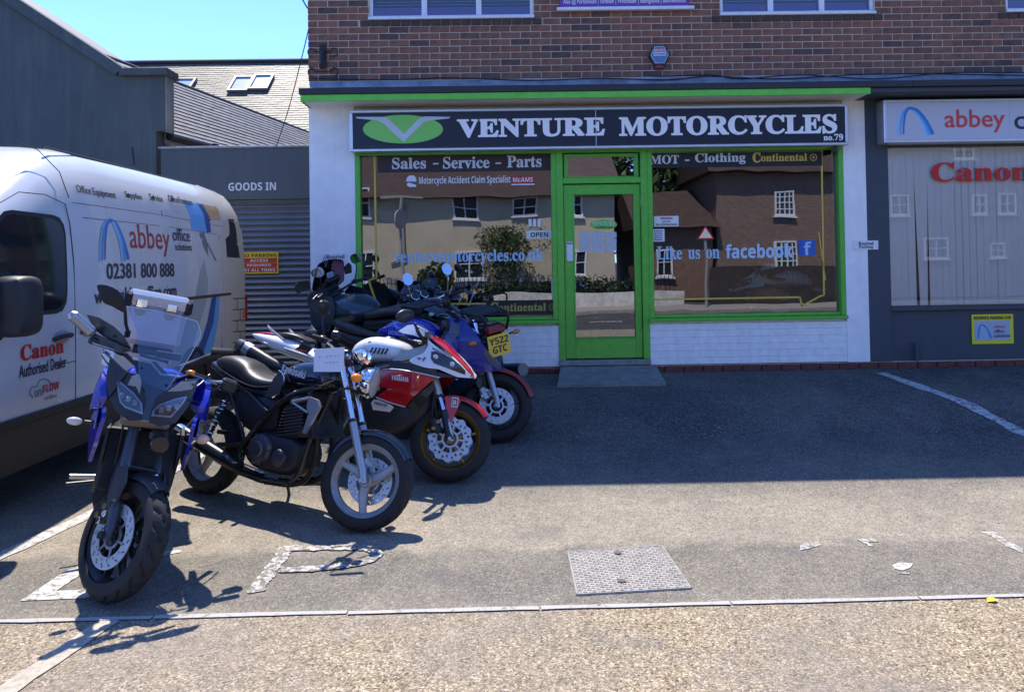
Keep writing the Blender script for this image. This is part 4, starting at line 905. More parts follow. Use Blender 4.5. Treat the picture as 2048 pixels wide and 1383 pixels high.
for (cx, cy) in ((483, 172), (523, 168.5), (366, 176)):
    # centre on the roof plane
    d = FW+RT*((cx-PCX)/FPX)-UP*((cy-PCY)/FPX); P0 = V((0, YE, zE)); tt = (P0-CAM).dot(nn_)/d.dot(nn_); c = CAM+d*tt; w2, h2 = .30, .46
    sk = MB()
    for (a, q, e, g) in ((-w2, -h2, -w2+.07, h2), (w2-.07, -h2, w2, h2), (-w2+.07, -h2, w2-.07, -h2+.07), (-w2+.07, h2-.07, w2-.07, h2)):
        A = [c+V((1, 0, 0))*u+un*v_ for u, v_ in ((a, q), (e, q), (e, g), (a, g))]; sk.add([p+nn_*.03 for p in A]+[p+nn_*.11 for p in A], [(4, 5, 6, 7), (0, 1, 5, 4), (1, 2, 6, 5), (2, 3, 7, 6), (3, 0, 4, 7)])
    k_ = sk.build('skylight', mat('skylight_frame', (.18, .18, .18), .5, metal=.3), rf, ang=0)
    A = [c+V((1, 0, 0))*u+un*v_+nn_*.07 for u, v_ in ((-w2+.07, -h2+.07), (w2-.07, -h2+.07), (w2-.07, h2-.07), (-w2+.07, h2-.07))]; MB().add(A, [(0, 1, 2, 3)]).build('skylight_pane', mat('skylight_grey', (.35, .42, .48), .25, coat=.5), k_, ang=0, norm=False)
nr = thing('tiled_roof_building', 'low building with pale tiled roof and black gutter beside the grey gable', 'building')
xg_, zg_ = -5.0, 3.66; xr_, zr_ = -6.32, 5.0; y0, y1 = 11.32, 19.8
ux = V((0, 1, 0)); uv2 = V((xr_-xg_, 0, zr_-zg_))
MB().add([(xg_, y0, zg_-.012), (xg_, y1, zg_-.012), (xr_, y1, zr_-.012), (xr_, y0, zr_-.012)], [(0, 1, 2, 3)]).build('roof_deck', felt, nr, ang=0, norm=False)
slates('tiles', (xg_, y0, zg_), ux, uv2, y1-y0, uv2.length, .3, .115, slate_mat('pale_grey_tile', (.12, .12, .12), (.16, .158, .155), (.21, .205, .20)), nr, jit=.003, th=.02)
MB().bx(xr_-.06, y0, zr_-.03, xr_+.03, y1, zr_+.035, bev=.02).build('ridge', felt, nr)
MB().tube([(xg_+.05, y0-.1, zg_-.05), (xg_+.05, 17.2, zg_-.05)], .065, 8).build('gutter', black, nr)
for yy in (12.3, 14.2): MB().bx(xg_-.02, yy, zg_-.16, xg_+.12, yy+.12, zg_+.01).build('gutter_bracket', black, nr)
MB().bx(xg_-2.6, y0+.05, .5, xg_-.03, y1, zg_-.13).build('wall', mat('cream_fascia', (.55, .47, .36), .8, noise=.25, nscale=2), nr, ang=0)

# ------------------------------------------------------------------ the other side of the street (seen in the glass)
def sash(o, par, x0, z0, x1, z1, Y, barsx=1, barsz=1, openv=False):
    f = MB(); f.bx(x0, Y, z0, x0+.07, Y+.08, z1).bx(x1-.07, Y, z0, x1, Y+.08, z1).bx(x0+.07, Y, z0, x1-.07, Y+.08, z0+.07).bx(x0+.07, Y, z1-.07, x1-.07, Y+.08, z1).bx(x0-.06, Y, z0-.07, x1+.06, Y+.13, z0-.002)
    for k in range(1, barsx+1): xx = x0+(x1-x0)*k/(barsx+1); f.bx(xx-.025, Y, z0+.07, xx+.025, Y+.07, z1-.07)
    for k in range(1, barsz+1): zz = z0+(z1-z0)*k/(barsz+1); f.bx(x0+.07, Y, zz-.02, x1-.07, Y+.065, zz+.02)
    w_ = f.build('window', mat('white_upvc', (.72, .72, .7), .5), par, ang=0, norm=False); MB().bx(x0+.07, Y-.01, z0+.07, x1-.07, Y+.02, z1-.07).build('pane', mat('far_glass', (.02, .025, .03), .08), w_, ang=0, norm=False)
YO = -13.5; YM = 2*F-YO
def ox(px): return (px-1024)/FPX*YM
def oz(py): return 1.65+(525-py)/FPX*YM
crm = mat('cream_render', (.52, .45, .32), .85, noise=.12, nscale=1.5)
tile = mat('brown_roof_tile', (.075, .048, .040), .8, noise=.35, nscale=3)
def gable_house(nm, lab, x0, x1, zt_, zr, wm, wins, d=7):
    h = thing(nm, lab, 'house'); MB().bx(x0, YO-d, 0, x1, YO, zt_).build('wall', wm, h, ang=0)
    b = MB(); b.add([(x0-.3, YO+.45, zt_-.1), (x1+.3, YO+.45, zt_-.1), (x1+.3, YO-d/2, zr), (x0-.3, YO-d/2, zr), (x0-.3, YO-d-.4, zt_-.1), (x1+.3, YO-d-.4, zt_-.1)], [(0, 1, 2, 3), (3, 2, 5, 4), (0, 3, 4), (1, 5, 2), (0, 4, 5, 1)]); b.build('roof', tile, h, ang=0)
    for wv in wins: sash(None, h, *wv[:4], YO, *(wv[4:] or (1, 1)))
    return h
W1 = []
for (a, b_, c, d_) in ((722, 372, 758, 428), (920, 388, 974, 436), (1042, 392, 1090, 430), (1150, 392, 1182, 436), (925, 500, 982, 560), (725, 498, 765, 560), (1150, 500, 1190, 555)): W1.append((ox(a), oz(d_), ox(c), oz(b_)))
gable_house('rendered_house', 'cream rendered terrace across the street reflected in the left shop window', ox(640), ox(1245), oz(388), oz(388)+2.6, crm, W1)
brk2 = mat('red_brick_far', (.20, .10, .075), .85)
_t = brk2.node_tree; _b = _t.nodes['Principled BSDF']; _tc = _t.nodes.new('ShaderNodeTexCoord'); _mp = _t.nodes.new('ShaderNodeMapping'); _mp.inputs['Rotation'].default_value = (pi/2, 0, 0); _bk = _t.nodes.new('ShaderNodeTexBrick')
_bk.inputs['Scale'].default_value = 4.4; _bk.inputs['Color1'].default_value = (.22, .12, .085, 1); _bk.inputs['Color2'].default_value = (.12, .07, .055, 1); _bk.inputs['Mortar'].default_value = (.34, .28, .22, 1); _bk.inputs['Mortar Size'].default_value = .025; _bk.inputs['Row Height'].default_value = .33
_t.links.new(_tc.outputs['Object'], _mp.inputs[0]); _t.links.new(_mp.outputs[0], _bk.inputs[0]); _t.links.new(_bk.outputs[0], _b.inputs['Base Color'])
W2 = [(ox(a), oz(d_), ox(c), oz(b_), 3, 3) for (a, b_, c, d_) in ((1568, 386, 1612, 440), (1568, 490, 1612, 545), (1690, 390, 1730, 440))]
gable_house('brick_house', 'red brick house with white sash windows reflected in the right shop window', ox(1450), ox(1750), oz(345), oz(345)+2.8, brk2, W2)
W3 = [(ox(a), oz(d_), ox(c), oz(b_)) for (a, b_, c, d_) in ((1772, 298, 1800, 335), (1935, 292, 1978, 330), (1804, 400, 1842, 442), (1970, 402, 2000, 442), (2024, 400, 2060, 442), (1870, 488, 1920, 530), (2005, 500, 2035, 530))]
gable_house('brick_terrace', 'tall terrace with white windows reflected in the slate grey shopfront window', ox(1760), ox(2300), oz(250), oz(250)+3, mat('far_grey_wall', (.17, .17, .18), .85, noise=.2, nscale=2), W3, 8)
ch = tag(MB().bx(ox(1180), YO-3.9, 5.6, ox(1215), YO-3.1, 8.4).bx(ox(1184), YO-3.8, 8.4, ox(1196), YO-3.4, 8.9).build('chimney', mat('chimney_render', (.42, .38, .30), .85, noise=.3, nscale=4)), 'rendered chimney stack behind the cream terrace reflected above the door', 'chimney')
dp = tag(MB().tube([(ox(826), YO+.08, 4.1), (ox(826), YO+.08, 1.9), (ox(800), YO+.08, 1.7)], .05, 6).build('drainpipe', mat('pipe_cream', (.35, .31, .23), .7)), 'drainpipe on the cream terrace reflected in the left shop window', 'pipe')
gable_house('tiled_cottage', 'low brown roofed cottage between the trees and brick house across the street', ox(1300), ox(1440), oz(455), oz(455)+1.7, mat('cottage_brick', (.22, .13, .085), .85, noise=.35, nscale=6), [(ox(1330), oz(560), ox(1365), oz(500))])
MB().bx(ox(1395), -10.6, 0, ox(1690), -10.5, 1.35).build('board_fence_temp', mat('dark_fence', (.05, .04, .035), .9, noise=.4, nscale=5))
fo_ = tag(bpy.data.objects['board_fence_temp'], 'dark timber fence in front of the brick house across the street', 'fence'); fo_.name = 'timber_fence'
# low wall, railings, hedge, bushes, tree, posts
lw = tag(MB().bx(ox(1000), -10.4, 0, ox(1345), -10.15, .55).build('garden_wall', mat('whitewashed_stone', (.6, .58, .52), .9, noise=.35, nscale=5, bump=.6, bscale=9)), 'low whitewashed garden wall across the street seen reflected in the door glass', 'wall')
rl = thing('railings', 'black hooped railings across the street seen reflected beside the door', 'railings')
MB().bx(ox(700), -10.9, .9, ox(1330), -10.87, .93).build('rail', black, rl); b = MB(); x = ox(700)
while x < ox(1330): b.tube([(x, -10.88, .2), (x, -10.88, 1.05), (x+.07, -10.88, 1.15), (x+.14, -10.88, 1.05), (x+.14, -10.88, .2)], .012, 4); x += .28
stuff(b.build('hoop_bars', black, rl))
leafm = slate_mat('leaf_green', (.025, .05, .015), (.06, .10, .028), (.12, .17, .05))
def bush(nm, lab, cat, c, r, n, trunk=False, ls=.09, par_=None):
    b = MB(); rg = random.Random(int(c[0]*10+77)); c = V(c); blobs = [(V((rg.uniform(-.6, .6)*r[0], rg.uniform(-.5, .5)*r[1], rg.uniform(-.55, .6)*r[2])), rg.uniform(.35, .6)) for _ in range(12)]; tone = []
    for _ in range(n):
        bl, br = rg.choice(blobs); d = V((rg.gauss(0, 1), rg.gauss(0, 1), rg.gauss(0, 1))).normalized()*br*rg.uniform(.75, 1.05); p = c+bl+V((d.x*r[0], d.y*r[1], d.z*r[2]))
        a = V((rg.gauss(0, 1), rg.gauss(0, 1), rg.gauss(0, 1))).normalized(); q = a.orthogonal().normalized(); s_ = ls*rg.uniform(.6, 1.3); b.add([p-a*s_, p+q*s_*.45, p+a*s_, p-q*s_*.45], [(0, 1, 2, 3)]); tone += [rg.random()]*4
    h = thing(nm, lab, cat); o = b.build('crown' if trunk else 'foliage', leafm, h, ang=0, norm=False); o.data.attributes.new('tone', 'FLOAT', 'POINT').data.foreach_set('value', tone)
    MB().tube([(c.x, c.y, 0), (c.x+.05, c.y, c.z*.5), (c.x, c.y, c.z)], [.16 if trunk else .05, .05], 8).build('trunk' if trunk else 'stem', mat('bark', (.07, .05, .035), .9, noise=.4, nscale=8), h)
    return h
bush('climbing_bush', 'broad green climbing bush on the cream terrace across the street', 'bush', (ox(1040), -12.6, 1.9), (1.5, .6, 1.25), 4200, ls=.06)
bush('round_bush', 'dark rounded bush left of the porch across the street', 'bush', (ox(890), -11.6, .9), (.8, .7, .9), 2400)
bush('hedge', 'low clipped hedge behind the railings across the street', 'hedge', (ox(1150), -11.3, .55), (3.6, .4, .55), 4200)
bush('broad_tree', 'tall leafy tree between the cream terrace and brick house across the street', 'tree', (ox(1330), -20, 5.2), (3.6, 3, 3.4), 5200, True, .22)
bush('broad_tree', 'second tall tree rising behind the brick terrace across the street', 'tree', (ox(1240), -24, 6.0), (3.0, 3, 3.0), 3600, True, .22)
sp = thing('road_sign', 'round road sign on a grey post across the street with small lamp bar above', 'road sign')
px_ = ox(850); MB().tube([(px_, -9, 0), (px_, -9, 3.9)], .05, 8).build('post', mat('post_grey', (.3, .31, .3), .5), sp); MB().cyl((px_-.03, -8.93, 3.25), (px_+.03, -8.90, 3.25), .34, 24).build('disc', mat('sign_back', (.35, .34, .32), .6), sp); MB().bx(px_-.7, -9.03, 3.9, px_+.7, -8.97, 3.97).build('lamp_bar', MC['post_grey'], sp)
ts = thing('road_sign', 'triangular warning sign on a post across the street seen in the right shop window', 'road sign')
px_ = ox(1368); MB().tube([(px_, -9, 0), (px_, -9, 2.7)], .04, 8).build('post', MC['post_grey'], ts); b = MB(); b.prism([(-.25, 0), (.25, 0), (0, .44)], (px_, -8.95, 2.35), (1, 0, 0), (0, 0, 1), (0, 1, 0), .02); b.build('triangle', red, ts, ang=0); b = MB(); b.prism([(-.18, .04), (.18, .04), (0, .36)], (px_, -8.93, 2.35), (1, 0, 0), (0, 0, 1), (0, 1, 0), .004); b.build('white_field', tw, ts, ang=0)
for i in range(14): strip('road_dash', [(-9+i*1.9, -4.4), (-8.1+i*1.9, -4.4)], .1, mat('road_paint', (.6, .6, .58), .8), -.045)
# ------------------------------------------------------------------ van
vn = thing('delivery_van', 'tall white panel van with blue arch logo and red lettering on its side', 'van')
VX, VW = -3.30, 2.02
vp = mat('van_white', (.57, .585, .60), .28, coat=.5, noise=.04, nscale=2); vblk = mat('van_black_plastic', (.022, .024, .027), .5, noise=.2, nscale=8)
INS = [(.2, .05), (.5, .012), (.7, 0), (1.6, 0), (1.95, .016), (2.2, .045), (2.36, .085), (2.47, .14), (2.56, .22), (2.62, .33), (2.655, .5), (2.68, .75), (2.69, 1.01)]
def ins(z):
    for (a, q), (b_, r) in zip(INS, INS[1:]):
        if z <= b_: return q+(r-q)*max(0, (z-a))/(b_-a)
    return 1.01
zb_ = .28
secs = [(3.42, .95, .22), (3.5, 1.05, .10), (3.75, 1.16, .03), (4.1, 1.27, .0), (4.3, 1.40, 0), (4.75, 1.86, 0), (5.2, 2.26, 0), (5.55, 2.50, 0), (5.95, 2.63, 0), (6.3, 2.68, 0), (7.3, 2.69, 0), (8.2, 2.69, 0), (8.9, 2.69, 0), (9.45, 2.66, .004), (9.58, 2.61, .016), (9.66, 2.5, .04), (9.70, 2.36, .07)]
def ring(Y, top, tp):
    zs_ = [zb_, .5, .63, .637, .9, 1.1, 1.3, 1.5, 1.65, 1.8, 1.95, 2.08, 2.2, 2.29, 2.36, 2.42, 2.47, 2.52, 2.56, 2.6, 2.62, 2.64, 2.655, 2.67, 2.68]
    L = []
    for z in zs_:
        if z <= .9: zz = z; k = ins(z)
        else:
            zz = .9+(z-.9)*(top-.9)/(2.68-.9); k = ins(z)*(.35+.65*min(1, (top-.9)/1.5)) if z < 2.6 else ins(z)
        L.append((k+tp, zz))
    R_ = [V((VX-k, Y, z)) for k, z in L]; Lf = [V((VX-VW+k, Y, z)) for k, z in L][::-1]
    return R_+[V((VX-VW/2, Y, top+.004))]+Lf
b = MB(); rings = [ring(*s_) for s_ in secs]; b.loft(rings)
glz = mat('van_glass', (.015, .02, .022), .06, coat=.3)
for i, f in enumerate(b.f):
    c = sum((b.v[j] for j in f), V())/len(f); b.mi[i] = 1 if c.z < .633 and len(f) == 4 else 0
    if len(f) == 4 and 4.3 < c.y < 5.15 and c.z > ins(0)+1.3 and c.x < VX-.16 and c.x > VX-VW+.16: b.mi[i] = 2
b.build('body', [vp, vblk, glz], vn, ang=32)
def vf(px, py, e=.004):
    X = VX
    for _ in range(5): p = atx(px, py, X); X = VX-ins(p.z)+e
    return atx(px, py, X)
def vpoly(pts, m, nm='side_graphic', e=.003):
    P = [vf(x, y, e) for x, y in pts]; b = MB(); c = sum(P, V())/len(P); b.add(P, [tuple(range(len(P)))]); return b.build(nm, m, vn, ang=0, norm=False)
def vpanel(poly, m, nm, e=.003, th=.002, g=.12):
    return MB().panel(poly, lambda y, z: V((VX-ins(z)+e, y, z)), lambda y, z: V((VX-ins(z)+e-th, y, z)), g=g).build(nm, m, vn)
# side window with rubber surround
wp = [(4.22, 1.36), (5.54, 1.36), (5.60, 1.375), (5.65, 1.42), (5.665, 1.50), (5.67, 1.90), (5.655, 1.97), (5.61, 2.01), (5.55, 2.025), (5.12, 2.03), (5.04, 2.015), (4.98, 1.97)]
vpanel([(4.14, 1.33), (5.56, 1.33), (5.63, 1.345), (5.68, 1.40), (5.695, 1.48), (5.70, 1.92), (5.685, 1.99), (5.64, 2.04), (5.56, 2.055), (5.1, 2.06), (5.02, 2.045), (4.94, 1.99)], vblk, 'window_rubber', .004)
vpanel(wp, glz, 'side_window', .0065)
seam = mat('panel_gap', (.03, .03, .035), .8)
def vline(pts, r=.0035, nm='panel_gap', m=None): MB().tube([V((VX-ins(z)+.0015, y, z)) for y, z in pts], r, 6).build(nm, m or seam, vn)
vline([(5.80, .64), (5.80, 1.2), (5.79, 1.7), (5.77, 2.0), (5.74, 2.15), (5.5, 2.2), (5.2, 2.19), (4.95, 2.08), (4.55, 1.75), (4.2, 1.38)]); vline([(4.15, 1.3), (4.1, .9), (4.2, .64)])
vline([(5.80, 2.2), (5.78, 2.4), (5.7, 2.56), (5.55, 2.6)]); vline([(7.36, 2.5), (7.36, 2.2), (7.38, 1.4), (7.38, .66)]); vline([(5.84, 2.17), (7.3, 2.17), (9.0, 2.13)], .002)
vline([(8.75, 2.5), (8.78, 2.0), (8.78, .66)]); vline([(5.96, 2.06), (7.28, 2.06)], .002); vline([(7.5, 2.06), (8.7, 2.03)], .002); vline([(5.5, .95), (5.8, .95)], .003)
MB().tube([V((VX-.30, y, 2.615)) for y in (5.9, 6.5, 8.8)], .010, 6).build('roof_gutter', vblk, vn)
MB().bx(VX-.006, 7.45, 1.315, VX+.012, 9.06, 1.345, bev=.003).build('door_rail', mat('rail_brown', (.10, .07, .05), .5, metal=.4, noise=.5, nscale=6), vn)
MB().bx(VX-.01, 4.3, .60, VX+.014, 8.9, .66, bev=.006).build('rubbing_strip', vblk, vn)
for i, (yy, zz) in enumerate(((5.62, 1.15), (5.98, 1.17))):
    MB().ball((VX-.012, yy, zz), .085, sc_=(.35, 1.35, .7)).build('handle_recess', mat('recess_grey', (.25, .27, .3), .4), vn)
    MB().tube([(VX+.005, yy-.11, zz-.01), (VX+.045, yy-.05, zz+.01), (VX+.045, yy+.05, zz+.012), (VX+.005, yy+.11, zz)], .017, 8, sm=3).build('door_handle', vblk, vn)
# mirror
mr_ = MB(); mr_.sblob([(4.66, 1.13, 1.50, .02), (4.69, 1.10, 1.55, .10), (4.77, 1.09, 1.57, .13), (4.86, 1.10, 1.56, .135), (4.89, 1.12, 1.54, .12)], 2, 20, 5)
for i, p in enumerate(mr_.v): mr_.v[i] = V((VX+.17+p.y*.88, p.x+.06, 1.42+(p.z-1.33)*.82))
mo = mr_.build('wing_mirror', vblk, vn)
MB().bx(VX-.02, 4.72, 1.20, VX+.10, 4.84, 1.30, bev=.02).build('mirror_arm', vblk, mo); MB().bx(VX+.09, 4.952, 1.37, VX+.25, 4.956, 1.56).build('mirror_glass', mat('mirror_glass', (.5, .55, .6), .03, metal=1), mo)
MB().bx(VX+.09, 4.952, 1.26, VX+.25, 4.956, 1.35).build('wide_angle_glass', MC['mirror_glass'], mo)
# wheels and arches
hub = mat('hub_grey', (.35, .36, .37), .4, metal=.6)
for yy in (4.32, 7.95):
    gzv = gz(yy, VX); r = .335; b = MB(); b.lathe([(r*.6, -.10), (r*.92, -.115), (r, -.08), (r, .08), (r*.92, .115), (r*.6, .10)], (VX-.16, yy, gzv+r), (1, 0, 0), 36, closed=True)
    wo = b.build('wheel', rubber, vn); MB().lathe([(.02, .06), (.10, .065), (.16, .02), (.205, .085), (.216, .09), (.22, -.08)], (VX-.16, yy, gzv+r), (1, 0, 0), 28).build('rim', hub, wo)
    MB().lathe([(.37, -.02), (.40, .0), (.40, .018), (.36, .016)], (VX, yy, gzv+.37), (1, 0, 0), 28, a0=pi*.0, a1=pi, closed=True, ref=(0, 1, 0)).build('wheel_arch', vblk, vn)
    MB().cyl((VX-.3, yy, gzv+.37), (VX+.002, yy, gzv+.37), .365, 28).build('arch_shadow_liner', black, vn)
for yy in (4.32, 7.95):
    MB().cyl((VX-VW+.05, yy, gz(yy, VX)+.335), (VX-VW+.27, yy, gz(yy, VX)+.335), .335, 24).build('wheel', rubber, vn)
# lights at the rear corner
MB().bx(VX-.05, 9.58, .95, VX-.012, 9.70, 1.30, bev=.01).build('tail_light', mat('lens_red', (.35, .01, .012), .2), vn); MB().bx(VX-.05, 9.46, 1.0, VX+.006, 9.57, 1.1, bev=.01).build('side_marker', mat('lens_orange', (.75, .18, .01), .3), vn)
# lettering on the side
def vt(body, xl, xr, top, bot, m, **k):
    y0, y1 = atx(xl, top[1], VX).y, atx(xr, top[1], VX).y; z1, z0 = atx(*top, VX).z, atx(*bot, VX).z
    if z0 > 1.9: n_ = .006-ins((z0+z1)/2)
    else: n_ = .004-ins(z0)
    tl = (ins(z1)-ins(z0))/(z1-z0)
    return txt(body, (VX+n_+(tl*(z1-z0)/2 if z0 > 1.9 else 0), y0, z0), (0, 1, 0), (-tl, 0, 1), y1-y0, z1-z0, m, vn, name='lettering', **k)
vd = mat('vinyl_navy', (.018, .022, .05), .35); vr = mat('vinyl_red', (.42, .035, .045), .35)
vt('Office Equipment', 168, 245, (200, 374), (200, 394), vd, fat=.008); vt('Supplies', 265, 298, (280, 384), (280, 400), vd, fat=.008)
vt('Service', 314, 339, (326, 388), (326, 402), vd, fat=.008); vt('Office Furniture', 352, 398, (376, 393), (376, 407), vd, fat=.008)
for px in ((256, 391), (306, 395), (345, 399)): p = vf(*px, .004); MB().cyl(p, p+V((.002, 0, 0)), .022, 12).build('bullet_dot', vd, vn)
vt('abbey', 262, 342, (290, 449), (340, 513), vr, fat=.006); vt('office', 348, 382, (365, 457), (365, 482), vd); vt('solutions', 352, 385, (370, 486), (370, 501), vd)
vt('02381 800 888', 213, 348, (345, 526), (345, 553), vd, fat=.012); vt('www.abbeyoffice.com', 188, 352, (345, 568), (345, 600), vd, fat=.012)
vt(serif('Canon'), 40, 126, (84, 683), (84, 714), mat('vinyl_red_bright', (.55, .01, .015), .35), fat=.012)
vt('Authorised Dealer', 37, 131, (84, 721), (84, 745), vd, fat=.006); vt('uni', 68, 84, (92, 769), (92, 788), mat('vinyl_grey', (.2, .2, .22), .4)); vt(bold('FLOW'), 85, 117, (92, 768), (92, 784), MC['vinyl_grey'].copy() if False else vr)
vt('online', 88, 112, (100, 788), (100, 797), MC['vinyl_grey'])
arch_logo(198, 437, 260, 522, lambda x, y: vf(x, y, .004), .022, vn, n=(1, 0, 0))
b = MB(); b.tube([vf(x, y, .004) for x, y in ((66, 795), (60, 785), (64, 774), (74, 772), (80, 760), (94, 758), (102, 766), (112, 768))], .003, 5, sm=4); b.build('cloud_outline', MC['vinyl_grey'], vn)
gs = {k: mat('print_'+k, c, .4) for k, c in dict(pale=(.33, .38, .37), sand=(.45, .36, .24), dark=(.04, .045, .05), sky=(.12, .36, .75), navyb=(.03, .09, .28), tan=(.40, .28, .18), grey=(.16, .18, .20), stone=(.50, .52, .50)).items()}
def vp2(pts, k, nm='side_graphic', e=.003):
    P = [vf(x, y, e) for x, y in pts]; return vpanel([(p.y, p.z) for p in P], gs[k], nm, e, g=.1)
vpanel([(8.02, 2.06), (8.42, 2.04), (8.40, 2.25), (8.22, 2.45), (7.95, 2.60), (7.62, 2.60), (7.92, 2.42), (8.02, 2.22)], gs['sky'], 'side_graphic', .004, .002, .06); vpanel([(8.43, 2.04), (8.55, 2.05), (8.54, 2.25), (8.38, 2.45), (8.12, 2.60), (7.96, 2.60), (8.23, 2.45), (8.41, 2.25)], gs['navyb'], 'side_graphic', .004, .002, .06)
vpanel([(8.56, 2.20), (8.88, 2.20), (8.90, 2.32), (8.70, 2.48), (8.40, 2.59), (8.16, 2.59), (8.39, 2.46), (8.55, 2.26)], gs['tan'], 'side_graphic', .004, .002, .06); vpanel([(8.90, .68), (9.56, .68), (9.56, 2.10), (9.45, 2.22), (8.95, 2.22), (8.80, 1.9)], gs['stone'], 'side_graphic', .003, .004, .1)
vp2([(432, 590), (440, 590), (437, 640), (425, 700), (402, 740), (385, 740), (412, 680), (424, 630)], 'sky', e=.005); vp2([(424, 596), (433, 592), (427, 645), (405, 710), (380, 740), (372, 738), (404, 680), (416, 640)], 'navyb', e=.0055)
vp2([(408, 520), (416, 560), (414, 600), (386, 690), (352, 735), (340, 735), (368, 660), (392, 590), (402, 540)], 'pale', e=.0035)
vp2([(397, 432), (412, 428), (424, 434), (420, 442), (404, 448), (398, 442)], 'dark'); vp2([(398, 466), (408, 464), (415, 486), (417, 512), (408, 496)], 'grey'); vp2([(412, 484), (416, 486), (434, 522), (431, 522)], 'grey')
vp2([(456, 438), (468, 438), (474, 472), (459, 470)], 'dark', e=.0035); vp2([(451, 478), (460, 468), (473, 472), (480, 516), (454, 514)], 'dark', e=.004)
for k in range(5):
    y0 = 596+k*22; vp2([(466, y0), (490, y0-1), (490.5, y0+1), (466, y0+2)], 'dark', e=.004); x_ = 480 if k % 2 else 474; vp2([(x_, y0), (x_+1, y0), (x_+1, y0+22), (x_, y0+22)], 'dark', e=.004)
# bright reflections need a windscreen wiper and bonnet badge out of frame: plain bumper only
MB().bx(VX-VW+.1, 3.36, .3, VX-.1, 3.6, .68, bev=.06).build('front_bumper', vblk, vn)
for sx in (VX-.32, VX-VW+.32): MB().ball((sx, 3.55, .88), .16, sc_=(1, .5, .8)).build('headlight', mat('lamp_clear', (.6, .62, .65), .1, coat=.5), vn)
# ------------------------------------------------------------------ motorcycles
chrome = mat('chrome', (.80, .81, .83), .07, metal=1); mchrome = mat('brushed_alloy', (.45, .46, .48), .32, metal=.9, noise=.15, nscale=20)
engm = mat('engine_grey', (.10, .105, .115), .42, metal=.6, noise=.3, nscale=14, bump=.1); engd = mat('engine_dark', (.030, .032, .036), .45, metal=.3, noise=.3, nscale=12)
frm = mat('black_frame', (.012, .012, .014), .28, coat=.3); seatm = mat('black_vinyl_seat', (.030, .027, .026), .42, noise=.2, nscale=18, bump=.12, bscale=120)
sat = mat('satin_black_panel', (.022, .024, .028), .38, noise=.12, nscale=9); discm = mat('disc_steel', (.50, .51, .53), .38, metal=.45); silver = mat('silver_paint', (.42, .44, .47), .3, metal=.7, noise=.08, nscale=8)
greyrim = mat('grey_cast_rim', (.34, .34, .34), .4, metal=.35, noise=.25, nscale=12); gold = mat('gold_rim', (.36, .20, .05), .32, metal=.75, noise=.2, nscale=12); blkrim = mat('black_rim', (.014, .014, .016), .3)
kblk = mat('dark_teal_black_paint', (.006, .010, .018), .12, coat=.8); blue = mat('racing_blue_paint', (.010, .020, .36), .18, coat=.7); blueH = mat('deep_blue_paint', (.007, .018, .20), .18, coat=.7)
rwhite = mat('fairing_white', (.78, .79, .80), .16, coat=.7); rred = mat('fairing_red', (.50, .010, .014), .16, coat=.7); amber = mat('amber_lens', (.95, .26, .01), .2, coat=.4)
clearm = mat('clear_lamp_lens', (.55, .56, .55), .12, coat=.6); lampg = glassmat('lamp_glass', .01, tint=(.9, .92, .95)); scrn = glassmat('windscreen_clear', .035, tint=(.80, .85, .90)); scrs = glassmat('windscreen_smoked', .12, tint=(.35, .36, .40)); scrp = glassmat('windscreen_tinted', .10, tint=(.60, .38, .42))
mirg = mat('mirror_glass', (.5, .55, .6), .03, metal=1)
ST_P = V((-.33, 0, 1.0)); ST_A = V((-.407, 0, .914)).normalized()
def steerM(deg): return Matrix.Translation(ST_P) @ Matrix.Rotation(radians(deg), 4, ST_A) @ Matrix.Translation(-ST_P)
def bike(name, label, x, y, head, lean, wb):
    zf = gz(y, x); yr = y-wb*sin(radians(head)); p = atan((gz(yr, x-wb*cos(radians(head)))-zf)/wb)
    r = thing(name, label, 'motorcycle', (x, y, zf), (-radians(lean), p, radians(head)), 'motorcycles parked in front of the shop'); return r
